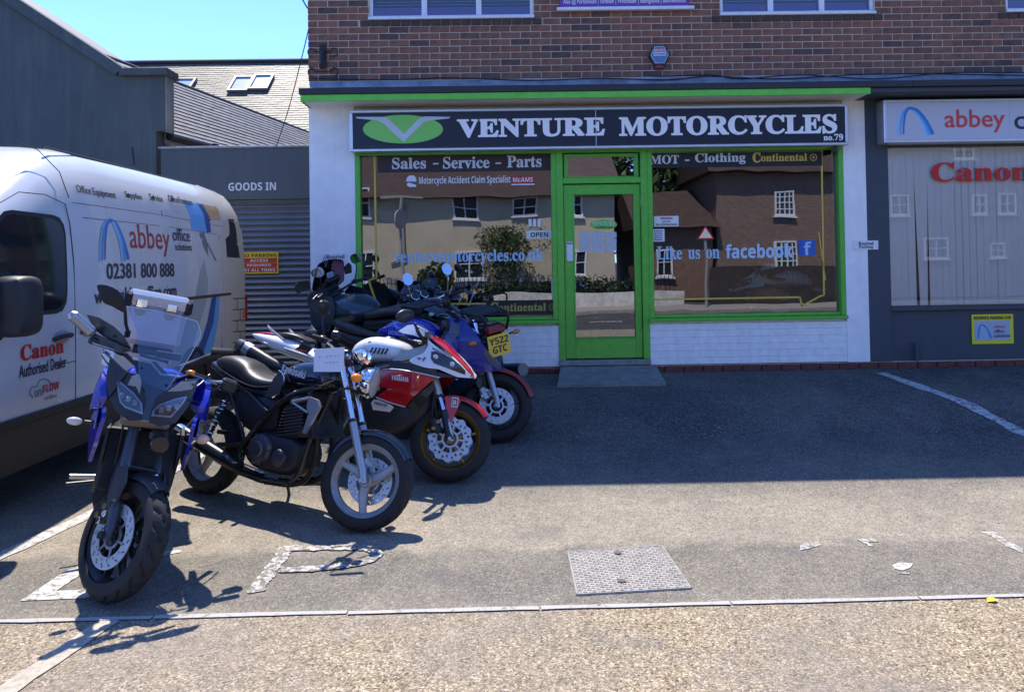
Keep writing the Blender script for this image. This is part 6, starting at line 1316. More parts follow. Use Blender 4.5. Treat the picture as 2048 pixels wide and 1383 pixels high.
for k in range(5): MB().panel([(-.665+.032*k, .885), (-.655+.032*k, .885), (-.635+.032*k, .930), (-.645+.032*k, .930)], lambda x, z: V((x, -.1795, z)), lambda x, z: V((x, -.17, z)), g=.05).build('vent_slot', black, to)
MB().cyl((-.60, 0, 1.018), (-.60, 0, 1.028), .04, 20, bev=.003).build('fuel_cap', mchrome, to); MB().cyl((-.68, -.155, .965), (-.68, -.163, .966), .013, 14).build('tank_badge', gold, to)
fr = MB()
for s_ in (-1, 1): fr.tube([(-.33, s_*.07, .84), (-.48, s_*.17, .80), (-.70, s_*.17, .70), (-.92, s_*.13, .50), (-.95, s_*.12, .36)], [.04, .05, .05, .045, .04], 8, sm=3, flat=.5)
fr.build('frame', frm, R1)
se = MB(); se.sblob([(-.86, .80, .84, .09), (-.98, .79, .845, .14), (-1.12, .81, .87, .14), (-1.22, .84, .90, .10)], 3, 20, 3); se.build('seat', seatm, R1, ang=60)
tw_ = MB(); tw_.sblob([(-.90, .75, .81, .12), (-1.05, .74, .82, .145), (-1.25, .77, .89, .15), (-1.45, .81, .955, .13), (-1.65, .86, .985, .10), (-1.82, .92, .995, .05), (-1.90, .965, .99, .02)], 3, 22, 2.6); tt_ = tw_.build('tail_fairing', rwhite, R1, ang=60)
MB().tube([(-1.90, 0, .998), (-1.75, 0, 1.0), (-1.6, 0, .990)], [.012, .045, .055], 10, flat=.22).build('tail_stripe', rred, R1)
MB().sblob([(-1.30, .93, .955, .06), (-1.40, .955, 1.0, .10), (-1.52, .97, 1.015, .105), (-1.62, .98, 1.005, .06)], 3, 18, 3).build('pillion_seat', seatm, R1, ang=60)
for s_ in (-1, 1):
    MB().tube([(-1.50, s_*.13, .95), (-1.62, s_*.145, 1.02), (-1.66, s_*.14, 1.055)], [.014, .02, .012], 10, sm=3, flat=.6).build('grab_handle', silver, R1); MB().tube([(-1.18, s_*.155, .82), (-1.32, s_*.165, .85), (-1.46, s_*.15, .88)], [.012, .022, .014], 10, sm=3, flat=.6).build('tail_trim', silver, R1)
    MB().panel([(-1.38, .86), (-1.30, .93), (-1.20, .90), (-1.24, .85)], lambda x, z: V((x, s_*.152, z)), lambda x, z: V((x, s_*.14, z)), g=.05).build('tail_cutout', black, R1)
    MB().panel([(-1.36, .862), (-1.24, .858), (-1.25, .875), (-1.34, .88)], lambda x, z: V((x, s_*.1535, z)), lambda x, z: V((x, s_*.15, z)), g=.05).build('red_insert', rred, R1)
ex = MB(); ex.tube([(-1.15, -.06, .58), (-1.45, -.10, .70), (-1.62, -.12, .755), (-1.90, -.12, .87)], [.04, .05, .062, .06], 20); xo = ex.build('exhaust_silencer', mat('silencer_black', (.012, .012, .013), .3), R1); MB().tube([(-1.88, -.12, .863), (-1.94, -.12, .888)], [.064, .05], 20).build('silencer_tip', mat('carbon_dark', (.05, .05, .055), .25, coat=.4), xo); MB().tube([(-1.80, -.12, .829), (-1.86, -.12, .855)], [.0635, .0635], 20).build('silencer_band', mchrome, xo)
for s_ in (-1, 1):
    mc = V((-.30, s_*.345, 1.165)); st = MB(); st.tube([(-.22, s_*.13, 1.00), (-.245, s_*.20, 1.05), (-.25, s_*.28, 1.12)], [.02, .014, .010], 10, sm=3); mo_ = st.build('mirror', black, R1)
    h = MB(); h.ball(mc, 1, 20, sc_=(.032, .088, .052), R=Matrix.Rotation(s_*-.25, 3, 'X') @ Matrix.Rotation(s_*.35, 3, 'Z')); h.build('mirror_shell', sat, mo_)
bars(R1, S, -.30, .955, .30, frm, mir=None, sweep=.12)
MB().box((-.33, 0, .97), (.10, .26, .05), bev=.015).build('top_yoke', engd, R1, mw=S); MB().cyl((-.26, -.20, 1.0), (-.26, -.20, 1.045), .022, 14, bev=.003).build('brake_reservoir', mat('reservoir_smoke', (.08, .08, .08), .2), R1, mw=S)
MB().sblob([(-.12, .55, .62, .06), (-.22, .40, .72, .14), (-.45, .25, .78, .17), (-.80, .22, .76, .16), (-.95, .30, .60, .12)], 3, 18, 4).build('engine', engd, R1); swingarm(R1, (-1.40, .315), (-.93, .42), silver); stand(R1)
MB().bx(-.115, -.13, .34, -.10, .13, .62).build('radiator', black, R1)

# ---- 3: blue half-faired motorcycle with red mudguard, behind the white one
x_, y_ = g2(985, 884)
H = bike('motorcycle', 'deep blue faired motorcycle with red front mudguard behind the white and red one', x_, y_, -18, 11, 1.42)
S = steerM(18)
wheel(H, 'front_wheel', (0, .30), .30, .12, .222, 3, (.05, .03), mat('dark_rim', (.03, .03, .034), .35), [(-.062, .150), (.062, .150)], 'drilled', S, stripe=mat('stripe_red', (.4, .01, .01), .4))
wheel(H, 'rear_wheel', (-1.42, .31), .31, .16, .222, 3, (.05, .03), MC['dark_rim'])
dullred = mat('dull_red_paint', (.26, .012, .014), .3, coat=.3)
fender(H, S, dullred, a0=22, a1=150, R=.330, w=.078); forkleg(H, S, mat('fork_grey', (.36, .38, .40), .35, metal=.6), chrome, .36, .76, cal=[(-.085, mchrome), (.085, mchrome)])
def yh(x, z):
    a = .05+.17*max(0, min(1, (.05-x)/.42))**.6
    return a*(1-.45*max(0, min(1, (z-.86)/.26)))*(1-.3*max(0, min(1, (.60-z)/.3)))
side_panels(H, [(-.50, 1.06), (-.43, 1.045), (-.331, .998), (-.20, .88), (-.10, .76), (-.03, .66), (.005, .60), (-.10, .575), (-.248, .565), (-.33, .62), (-.44, .70), (-.48, .80), (-.44, .90), (-.46, .98)], yh, blueH, 'side_fairing', g=.045)
side_panels(H, [(-.12, .78), (-.075, .735), (-.005, .65), (-.005, .62), (-.06, .65), (-.12, .72)], yh, mat('lamp_smoke', (.08, .09, .10), .1, coat=.8), 'headlight', e=.004, g=.04)
side_panels(H, [(-.46, .64), (-.33, .60), (-.25, .56), (-.10, .573), (-.20, .44), (-.50, .36), (-.75, .34), (-.70, .55)], lambda x, z: yh(x, z)-.01, mat('fairing_teal_dark', (.006, .018, .04), .2, coat=.5), 'lower_fairing', g=.06)
b = MB(); b.add([V((x, y, z+(.01 if y == 0 else 0))) for x, z in ((-.45, 1.05), (-.331, 1.0), (-.20, .885), (-.10, .765), (-.03, .665), (.005, .60)) for y in (-yh(x, z), 0, yh(x, z))], [(3*i+k, 3*i+k+1, 3*i+k+4, 3*i+k+3) for i in range(5) for k in range(2)]); b.build('nose_spine', blueH, H)
b = MB(); b.loft([[V((x, w_*sin(a), z-.05*(1-cos(a)))) for a in [radians(-80+160*i/12) for i in range(13)]] for x, z, w_ in ((-.33, 1.01, .14), (-.42, 1.08, .14), (-.52, 1.14, .12), (-.60, 1.16, .08))], cap=False, closed=False); b.build('windscreen', scrs, H, norm=False)
side_panels(H, [(-.44, .97), (-.37, .96), (-.34, .88), (-.37, .82), (-.43, .84)], lambda x, z: yh(x, z)+.004, mat('speaker_grey', (.10, .11, .13), .4), 'air_vent_cover', g=.05)
tk = MB(); tk.sblob([(-.60, .80, .90, .09), (-.68, .78, .96, .14), (-.80, .77, .985, .16), (-.95, .77, .97, .155), (-1.08, .78, .92, .12), (-1.20, .79, .85, .06)], 3, 24, 2.6)
to = tk.build('fuel_tank', blue, H, ang=60); btxt(bold('HONDA'), -1.03, .805, -.87, .845, -.163, mat('decal_pale', (.16, .24, .62), .3), to, fat=.012)
P_ = [(-.96, .86), (-.93, .868), (-.87, .90), (-.90, .90), (-.94, .905), (-.985, .93), (-1.03, .935), (-1.0, .915), (-1.02, .905), (-.985, .895), (-1.0, .885), (-.97, .88)]
MB().panel(P_, lambda x, z: V((x, -(.166-.5*max(0, z-.86)), z)), lambda x, z: V((x, -(.15-.5*max(0, z-.86)), z)), g=.03).build('wing_badge', MC['decal_pale'], to)
se = MB(); se.sblob([(-1.10, .77, .82, .10), (-1.25, .76, .83, .14), (-1.45, .78, .87, .13), (-1.62, .82, .91, .09)], 3, 18, 3); se.build('seat', seatm, H, ang=60); MB().sblob([(-1.15, .66, .77, .12), (-1.4, .68, .79, .12), (-1.60, .76, .82, .06)], 3, 18, 3).build('tail_fairing', sat, H, ang=60)
for s_ in (-1, 1):
    st = MB(); st.tube([(-.40, s_*.16, 1.0), (-.42, s_*.24, 1.05), (-.44, s_*.30, 1.10)], .012, 8); mo_ = st.build('mirror', black, H); MB().ball((-.45, s_*.33, 1.12), 1, 18, sc_=(.03, .075, .048)).build('mirror_shell', black, mo_)
bars(H, S, -.42, 1.0, .32, frm, sweep=.10)
MB().sblob([(-.25, .40, .70, .14), (-.5, .26, .78, .18), (-.85, .24, .76, .17), (-1.0, .34, .6, .12)], 3, 18, 4).build('engine', engd, H); swingarm(H, (-1.42, .31), (-.95, .42)); stand(H)
MB().tube([(-.9, -.15, .25), (-1.2, -.18, .33), (-1.65, -.20, .48)], [.03, .05, .055], 16).build('exhaust_silencer', mchrome, H)

# ---- 4: dark touring motorcycle seen from behind, with yellow number plate
B5 = bike('motorcycle', 'dark touring motorcycle with luggage rack, round mirror and yellow rear plate', -1.0, 8.0, 126, 9, 1.45)
S = steerM(4)
wheel(B5, 'front_wheel', (0, .30), .30, .12, .222, 5, (.03, .02), blkrim, M=S); wheel(B5, 'rear_wheel', (-1.45, .31), .31, .16, .222, 5, (.03, .02), blkrim)
fender(B5, S, kblk); forkleg(B5, S, engd, chrome, .36, .78)
MB().sblob([(-.38, .80, .93, .09), (-.48, .78, .99, .14), (-.66, .78, .99, .15), (-.82, .79, .90, .10)], 3, 20, 2.6).build('fuel_tank', kblk, B5, ang=60)
MB().sblob([(-.78, .78, .83, .10), (-.95, .76, .84, .15), (-1.2, .80, .90, .15), (-1.40, .84, .93, .11)], 3, 20, 3).build('seat', seatm, B5, ang=60)
MB().sblob([(-.85, .64, .78, .12), (-1.15, .68, .80, .15), (-1.45, .78, .90, .14), (-1.63, .82, .93, .10)], 3, 20, 3).build('tail_panel', mat('dark_maroon_paint', (.03, .010, .014), .2, coat=.5), B5, ang=60)
MB().box((-1.655, 0, .875), (.06, .21, .075), bev=.02).build('tail_light', mat('lens_red_dark', (.16, .01, .012), .15, coat=.5), B5)
rk = MB(); 
for s_ in (-1, 1): rk.tube([(-1.18, s_*.15, .92), (-1.30, s_*.15, 1.0), (-1.62, s_*.13, 1.015), (-1.70, s_*.12, .98), (-1.64, s_*.13, .85)], .012, 8, sm=3)
rk.box((-1.45, 0, 1.015), (.32, .24, .018), bev=.006); rk.build('luggage_rack', black, B5)
np5 = MB().box((-1.70, 0, .745), (.004, .228, .185), R=Matrix.Rotation(.10, 3, 'Y')).build('number_plate', mat('plate_yellow', (.70, .50, .03), .35), B5, ang=0)
for s_, zz in (('Y522', .755), ('GTC', .68)):
    wd = .20 if s_ == 'Y522' else .15
    o = txt(bold(s_), (-1.7035+(zz-.745)*.10, wd/2, zz), (0, -1, 0), (.10, 0, 1), wd, .062, mat('plate_ink', (.01, .01, .012), .4), np5)
for s_ in (-1, 1): indicator(B5, None, (-1.64, s_*.12, .80), s_, m=mat('amber_dull', (.50, .15, .02), .25, coat=.3), shape='oval', L=.08)
MB().box((-1.64, 0, .76), (.05, .19, .14), bev=.02).build('plate_bracket', black, B5)
for s_ in (-1, 1): MB().tube([(-.95, s_*.14, .28), (-1.2, s_*.20, .36), (-1.72, s_*.22, .47)], [.03, .052, .058], 18).build('exhaust_silencer', black if s_ > 0 else mat('silencer_grey', (.06, .065, .07), .35, metal=.5), B5)
MB().box((-1.70, 0, .50), (.02, .09, .035), bev=.004).build('reflector', MC['lens_red_dark'], B5)
bars(B5, S, -.50, .99, .35, chrome, mir=(-1, 1), mstem=.25, tilt=.35, mshape='round', mcol=chrome, mout=.0, mx=.0)
for y in (-.055, .055):
    c = V((-.36, y, 1.0)); d = V((-.7, 0, .72)).normalized(); po = MB().lathe([(0, -.05), (.035, -.045), (.044, 0), (.046, .01), (.040, .012)], c, d, 20).build('instrument', chrome, B5, mw=S); MB().cyl(c+d*.006, c+d*.009, .040, 18).build('dial', MC['dial_face'], po)
b = MB(); b.loft([[V((x, w_*sin(a), z-.04*(1-cos(a)))) for a in [radians(-80+160*i/12) for i in range(13)]] for x, z, w_ in ((-.16, .96, .16), (-.22, 1.06, .16), (-.28, 1.14, .12))], cap=False, closed=False); b.build('windscreen', scrs, B5, norm=False)
MB().sblob([(-.05, .80, .95, .10), (-.15, .76, 1.02, .15), (-.28, .78, 1.0, .14)], 3, 18, 3).build('headlight_fairing', kblk, B5, ang=60)
MB().sblob([(-.42, .34, .66, .13), (-.6, .24, .76, .16), (-.9, .24, .74, .15), (-1.0, .34, .6, .12)], 3, 18, 4).build('engine', engd, B5); swingarm(B5, (-1.45, .31), (-.97, .42)); MB().box((-1.60, 0, .60), (.05, .16, .22), R=Matrix.Rotation(.2, 3, 'Y'), bev=.01).build('rear_mudguard', black, B5)
stand(B5)

# ---- 5: dark adventure motorcycle by the pier
B6 = bike('motorcycle', 'dark adventure motorcycle with pinkish tinted screen beside the white pier', -1.93, 8.0, 142, 9, 1.45)
S = steerM(10)
wheel(B6, 'front_wheel', (0, .31), .31, .11, .225, 5, (.03, .02), blkrim, M=S); wheel(B6, 'rear_wheel', (-1.45, .31), .31, .16, .222, 5, (.03, .02), blkrim)
forkleg(B6, S, engd, mchrome, .36, .80); fender(B6, S, sat)
teal = mat('dark_teal_paint', (.012, .035, .05), .25, coat=.5)
MB().sblob([(-.34, .84, .98, .10), (-.42, .76, 1.01, .20), (-.62, .74, 1.02, .23), (-.80, .78, .96, .17), (-.86, .80, .92, .09)], 3, 20, 2.6).build('fuel_tank', teal, B6, ang=50)
side_panels(B6, [(-.20, .98), (-.32, 1.06), (-.52, 1.04), (-.60, .90), (-.50, .72), (-.32, .64), (-.20, .74)], lambda x, z: .24-.2*max(0, z-.9), teal, 'tank_side', g=.06)
MB().sblob([(-.80, .84, .90, .10), (-.95, .83, .91, .15), (-1.2, .88, .97, .15), (-1.45, .90, .99, .11)], 3, 20, 3).build('seat', seatm, B6, ang=60)
MB().sblob([(-.85, .70, .83, .12), (-1.2, .74, .88, .13), (-1.55, .82, .92, .08)], 3, 20, 3).build('tail_panel', sat, B6, ang=60)
MB().box((-1.50, 0, 1.0), (.26, .22, .02), bev=.006).build('luggage_rack', black, B6)
MB().sblob([(.05, .86, .96, .08), (-.08, .80, 1.08, .15), (-.22, .84, 1.10, .15)], 3, 18, 3).build('headlight_fairing', sat, B6, ang=60)
b = MB(); b.panel([(-.17, 1.16), (.17, 1.16), (.19, 1.30), (.14, 1.44), (-.14, 1.44), (-.19, 1.30)], lambda y, z: V((-.16-.35*(z-1.16)-1.2*y*y, y, z-.10)), lambda y, z: V((-.165-.35*(z-1.16)-1.2*y*y, y, z-.10)), g=.05, sm=3); so3 = b.build('windscreen', scrp, B6)
for y in (-.07, .07): MB().tube([(-.17, y, 1.02), (-.19, y, 1.12), (-.24, y, 1.24)], .009, 8).build('screen_bracket', black, so3)
bars(B6, S, -.36, 1.08, .39, black, mir=(-1, 1), tilt=.35, mstem=.23, mout=.02, mx=0, mcol=black)
for s_ in (-1, 1): MB().panel([(-.30, 1.12), (-.12, 1.14), (-.12, 1.22), (-.26, 1.24), (-.32, 1.20)], lambda u, z: V((-.25-.2*(u+.12), s_*(.26-(u+.12)*.8), z)), lambda u, z: V((-.258-.2*(u+.12), s_*(.26-(u+.12)*.8), z)), g=.05).build('hand_guard', black, B6, mw=S)
for s_ in (-1, 1): indicator(B6, None, (-1.45, s_*.10, .86), s_, m=clearm, shape='oval', L=.07)
MB().box((-.30, 0, 1.14), (.05, .20, .10), R=Matrix.Rotation(-.6, 3, 'Y'), bev=.01).build('instrument', MC['dial_face'], B6, mw=S)
MB().box((-.31, .02, 1.21), (.03, .09, .06), bev=.01).build('phone_mount', mat('mount_blue_grey', (.25, .3, .4), .4), B6, mw=S)
MB().sblob([(-.36, .34, .66, .15), (-.6, .24, .76, .19), (-.9, .24, .74, .17), (-1.0, .34, .6, .12)], 3, 18, 4).build('engine', engd, B6); swingarm(B6, (-1.45, .31), (-.97, .42)); stand(B6)
MB().tube([(-.9, -.12, .35), (-1.2, -.17, .45), (-1.6, -.19, .62)], [.03, .05, .055], 16).build('exhaust_silencer', mchrome, B6)
# ---- 6: blue and black upright motorcycle facing the camera
x_, y_ = g2(215, 1196)
M_ = bike('motorcycle', 'blue and black motorcycle facing the street with clear screen and aluminium top box', x_, y_, -65, 13, 1.54)
S = steerM(33)
wheel(M_, 'front_wheel', (0, .30), .30, .125, .222, 10, (.020, .014), blkrim, [(-.066, .155), (.066, .155)], 'drilled', S, curve=.0, treadN=20)
wheel(M_, 'rear_wheel', (-1.5, .315), .315, .18, .222, 5, (.03, .02), blkrim, [(-.08, .12)])
fender(M_, S, sat, a0=66, a1=138, R=.322, w=.068)
for s_ in (-1, 1): MB().panel([(-.16, .60), (-.08, .63), (-.03, .56), (-.02, .46), (-.04, .36), (-.08, .36), (-.12, .48)], lambda x, z: V((x, s_*(.118-.0*z), z)), lambda x, z: V((x, s_*.110, z)), g=.05).build('fork_guard', sat, M_, mw=S)
forkleg(M_, S, mat('fork_slate', (.05, .06, .08), .35, metal=.3), mat('fork_blue_steel', (.55, .6, .7), .12, metal=1), .16, .36, rl=.028, rt=.021, cal=[(-.088, engd), (.088, engd)])
for y in (-.095, .095): MB().tube([V((.011, y, .305))+FD*.33, V((.011, y, .305))+FD*.76], .030, 16).build('fork_tube', MC['fork_slate'], M_, mw=S)
for y in (-.095,):
    for k in (0, 1): MB().cyl((-.085+.02*k, -.118, .345+.04*k), (-.085+.02*k, -.130, .345+.04*k), .017, 16, bev=.003).build('caliper_bolt', chrome, M_, mw=S)
MB().tube([(0, -.128, .30), (0, -.14, .30)], .02, 6).build('axle_nut', engd, M_, mw=S)
def xf(y, z, base=.06): return base-1.1*y*y-.28*(z-.92)-.0
def fp(poly, m, nm, base=.06, th=.012, g=.04, sm=0, f=None, mw=None):
    ff = f or (lambda y, z: xf(y, z, base))
    return MB().panel(poly, lambda y, z: V((ff(y, z), y, z)), lambda y, z: V((ff(y, z)-th, y, z)), g=g, sm=sm).build(nm, m, M_, ang=40, mw=mw)
# cowl halves split by a recessed centre, lamps set in
fp([(-.255, 1.175), (-.215, 1.145), (-.155, 1.115), (-.122, 1.115), (-.085, 1.075), (-.06, 1.02), (-.045, .985), (-.045, .90), (-.10, .89), (-.17, .925), (-.215, .985), (-.245, 1.07)], sat, 'front_cowl')
fp([(.185, 1.13), (.105, 1.112), (.03, 1.05), (-.005, 1.0), (-.012, .93), (-.01, .895), (.045, .88), (.117, .905), (.158, .985), (.178, 1.07)], sat, 'front_cowl')
fp([(-.075, 1.07), (.03, 1.05), (-.005, 1.0), (-.010, .895), (-.045, .895), (-.045, 1.0)], kblk, 'nose_centre', base=.03)
fp([(-.255, 1.175), (-.16, 1.115), (-.215, .985), (-.25, 1.07)], sat, 'cowl_edge', base=.075, th=.02)
fp([(-.145, 1.055), (-.135, 1.10), (-.105, 1.115), (-.085, 1.08), (-.08, 1.02), (-.105, 1.055)], mat('cowl_grey_flash', (.25, .25, .24), .35), 'cowl_insert', base=.066, th=.006)
fp([(.045, 1.052), (.10, 1.105), (.175, 1.12), (.16, 1.075), (.10, 1.06)], MC['cowl_grey_flash'], 'cowl_insert', base=.066, th=.006)
LL = [(-.197, 1.062), (-.185, 1.067), (-.106, 1.020), (-.062, .980), (-.049, .933), (-.132, .951), (-.160, .972)]; RL = [(-.002, .930), (.000, .953), (.025, .987), (.08, 1.017), (.140, 1.037), (.130, 1.005), (.088, .932)]
lc = mat('lamp_chrome_dim', (.30, .32, .35), .35, metal=.2); ld = mat('lamp_inner_dark', (.045, .05, .06), .4)
for Pq, sx in ((LL, -1), (RL, 1)):
    cx_ = sum(p[0] for p in Pq)/len(Pq); cz_ = sum(p[1] for p in Pq)/len(Pq)
    h_ = fp([(cx_+(a-cx_)*1.05, cz_+(c-cz_)*1.05) for a, c in Pq], lc, 'headlight', base=.068, th=.01)
    q_ = fp([(cx_+(a-cx_)*.90, cz_+(c-cz_)*.86) for a, c in Pq], ld, 'lamp_reflector', base=.0705, th=.004); q_.parent = h_
    for k in range(3):
        a = cx_+(-.03+.032*k)*(1 if sx > 0 else 1); z = cz_-.006+(.012*(k-1))*(-1 if sx < 0 else 1); o = MB().box((xf(a, z, .073), a, z), (.006, .022, .030), bev=.004).build('led_element', clearm if k == 1 else lc, h_)
    fp([(cx_+(a-cx_)*1.04, cz_+(c-cz_)*1.04) for a, c in Pq], lampg, 'lamp_lens', base=.080, th=.002).parent = h_
# clear screen with fixings
sf = lambda y, z: -.02-.42*(z-1.03)-1.5*y*y
fp([(-.235, 1.425), (-.10, 1.432), (.062, 1.421), (.119, 1.415), (.150, 1.36), (.152, 1.331), (.110, 1.204), (.042, 1.050), (-.021, 1.030), (-.070, 1.050), (-.105, 1.103), (-.160, 1.302)], scrn, 'windscreen', f=sf, th=.003)
scedge = mat('screen_edge', (.55, .62, .68), .15, coat=.5)
def onscreen(pts, r, nm, m=None, sm=2): return MB().tube([V((sf(y, z)-.008, y, z)) for y, z in pts], r, 6, sm=sm).build(nm, m or black, M_)
MB().tube([V((sf(y, z), y, z)) for y, z in ((-.235, 1.425), (-.10, 1.432), (.062, 1.421), (.119, 1.415), (.150, 1.36), (.152, 1.331), (.110, 1.204), (.042, 1.050), (-.021, 1.030), (-.070, 1.050))], .0022, 6).build('screen_edge', scedge, M_)
onscreen([(-.15, 1.175), (-.06, 1.17), (.0, 1.12), (.09, 1.12)], .006, 'screen_bracket', mchrome, 0); onscreen([(-.12, 1.20), (.02, 1.185)], .008, 'instrument_cover', sat)
fp([(-.15, 1.17), (-.04, 1.175), (.04, 1.12), (.09, 1.115), (.04, 1.045), (-.07, 1.05), (-.12, 1.11)], mat('dash_slate', (.03, .05, .08), .35), 'dash_panel', f=lambda y, z: sf(y, z)-.035, th=.02)
MB().box((-.26, .02, 1.20), (.02, .13, .04), bev=.004).build('phone_holder', engd, M_)
for (y, z) in ((-.10, 1.14), (.07, 1.09), (-.085, 1.07), (.035, 1.075)): MB().cyl((sf(y, z)+.001, y, z), (sf(y, z)+.007, y, z), .006, 10).build('screen_bolt', black, M_)
# blue side panels
def yb_(x, z): return .235+.06*sin(max(0, min(1, (-x-.1)/.4))*pi)-.25*max(0, z-1.0)
side_panels(M_, [(-.14, .96), (-.22, 1.04), (-.36, 1.09), (-.60, 1.06), (-.66, .95), (-.42, .88), (-.26, .86), (-.16, .90)], yb_, blue, 'tank_cover', g=.05, th=.03)
side_panels(M_, [(-.10, .86), (-.17, .90), (-.30, .90), (-.42, .80), (-.40, .70), (-.35, .60), (-.32, .58), (-.26, .64), (-.16, .72)], lambda x, z: .225+.05*max(0, (-x-.1)/.3)-.12*max(0, .75-z), blue, 'side_wing', g=.05, th=.02)
side_panels(M_, [(-.16, .80), (-.12, .70), (-.22, .52), (-.34, .42), (-.45, .44), (-.40, .70), (-.28, .82)], lambda x, z: .19, black, 'radiator_shroud', g=.07, th=.015)
for s_ in (-1, 1): MB().panel([(-.12, .845), (-.17, .885), (-.27, .885), (-.26, .80), (-.15, .79)], lambda x, z: V((x, s_*.252, z)), lambda x, z: V((x, s_*.246, z)), g=.06).build('clear_reflector_panel', mat('pale_blue_paint', (.10, .14, .45), .15, coat=.6), M_)
rd = MB().box((-.20, 0, .64), (.05, .36, .32), R=Matrix.Rotation(-.3, 3, 'Y'), bev=.01).build('radiator', mat('radiator_black', (.01, .01, .01), .6), M_); b = MB()
for k in range(26): b.box((-.170-.0037*(k-13), 0, .50+.0115*k), (.006, .33, .0035), R=Matrix.Rotation(-.3, 3, 'Y'))
stuff(b.build('radiator_fins', engd, rd, ang=0, norm=False))
MB().box((-.10, .06, .80), (.05, .09, .06), bev=.015).build('horn', engd, M_); MB().cyl((-.05, .07, .77), (-.02, .07, .77), .045, 20, bev=.006).build('horn_disc', frm, M_)
MB().box((-.14, -.02, .86), (.12, .24, .05), bev=.015).build('lower_yoke_cover', mat('brown_bracket', (.16, .13, .10), .5), M_)
MB().sblob([(-.25, .36, .58, .14), (-.4, .26, .72, .18), (-.85, .24, .74, .18), (-1.0, .34, .6, .12)], 3, 18, 4).build('engine', engd, M_)
tk = MB(); tk.sblob([(-.36, .88, 1.0, .10), (-.50, .88, 1.09, .17), (-.68, .88, 1.08, .17), (-.85, .86, .98, .12)], 3, 20, 2.8).build('fuel_tank', blue, M_, ang=60)
MB().sblob([(-.82, .84, .90, .10), (-1.0, .82, .90, .15), (-1.25, .86, .95, .15), (-1.45, .90, .97, .11)], 3, 20, 3).build('seat', seatm, M_, ang=60); MB().sblob([(-.90, .72, .84, .12), (-1.2, .76, .88, .13), (-1.60, .84, .92, .08)], 3, 20, 3).build('tail_panel', sat, M_, ang=60)
swingarm(M_, (-1.5, .315), (-.95, .42)); stand(M_)
# top box
tb = MB().box((-1.55, -.065, 1.25), (.34, .385, .27), bev=.035).build('top_box', mat('top_box_alloy', (.60, .53, .54), .5, metal=.1, noise=.08, nscale=6), M_)
MB().box((-1.55, -.065, 1.418), (.36, .405, .105), bev=.022).build('lid', mat('lid_alloy', (.62, .66, .72), .22, metal=.85), tb)
for sy in (-1, 1):
    for sx in (-1, 1): MB().box((-1.55+sx*.16, -.065+sy*.187, 1.41), (.06, .055, .10), bev=.018).build('corner_guard', black, tb)
for sy in (-.105, .085): MB().box((-1.368, -.065+sy, 1.395), (.012, .07, .055), bev=.006).build('latch', chrome, tb); MB().lathe([(0, .004), (.035, .004), (.036, 0)], (-1.379, -.065+sy, 1.345), (1, 0, 0), 20).build('latch_plate', mat('latch_brass', (.45, .40, .30), .35, metal=.6), tb)
MB().box((-1.50, -.03, 1.08), (.36, .26, .03), bev=.01).build('box_rack', black, M_)
# hand guards, mirrors, bars
bars(M_, S, -.40, 1.13, .40, frm, mir=None, sweep=.06, lever=mchrome)
gf = lambda y, z: -.22-.5*max(0, abs(y)-.2)
fp([(-.42, 1.345), (-.36, 1.342), (-.275, 1.310), (-.215, 1.269), (-.150, 1.190), (-.204, 1.215), (-.313, 1.248), (-.365, 1.275)], sat, 'hand_guard', f=gf, th=.015, g=.03)
fp([(-.385, 1.252), (-.358, 1.258), (-.26, 1.235), (-.160, 1.205), (-.205, 1.188), (-.295, 1.199), (-.355, 1.22)], sat, 'hand_guard_wing', f=lambda y, z: gf(y, z)+.03, th=.02, g=.03)
for (y, z) in ((-.325, 1.292), (-.262, 1.262)): MB().cyl((gf(y, z), y, z), (gf(y, z)+.008, y, z), .008, 10).build('guard_bolt', black, M_)
b = MB(); capsule(b, (-.24, -.475, 1.335), (-.26, -.375, 1.265), .030, 14); b.build('bar_end_weight', mat('lever_grey', (.28, .31, .35), .3, metal=.5), M_)
mo_ = MB().tube([(-.34, -.205, 1.29), (-.345, -.225, 1.33), (-.35, -.245, 1.40), (-.35, -.262, 1.44)], .009, 8, sm=3).build('mirror', black, M_)
MB().panel([(-.405, 1.498), (-.40, 1.51), (-.362, 1.515), (-.302, 1.499), (-.264, 1.458), (-.246, 1.405), (-.250, 1.385), (-.31, 1.408), (-.355, 1.420), (-.39, 1.47)], lambda y, z: V((-.335+.0*y-1.5*((y+.32)**2+(z-1.45)**2), y, z)), lambda y, z: V((-.36, y, z)), g=.02, sm=2).build('mirror_shell', black, mo_)
MB().panel([(-.398, 1.493), (-.36, 1.508), (-.305, 1.493), (-.268, 1.455), (-.252, 1.40), (-.31, 1.413), (-.352, 1.426), (-.385, 1.47)], lambda y, z: V((-.3605, y, z)), lambda y, z: V((-.362, y, z)), g=.05).build('mirror_glass', mirg, mo_)
MB().box((-.35, -.205, 1.275), (.03, .03, .04), bev=.006).build('mirror_clamp', black, M_)
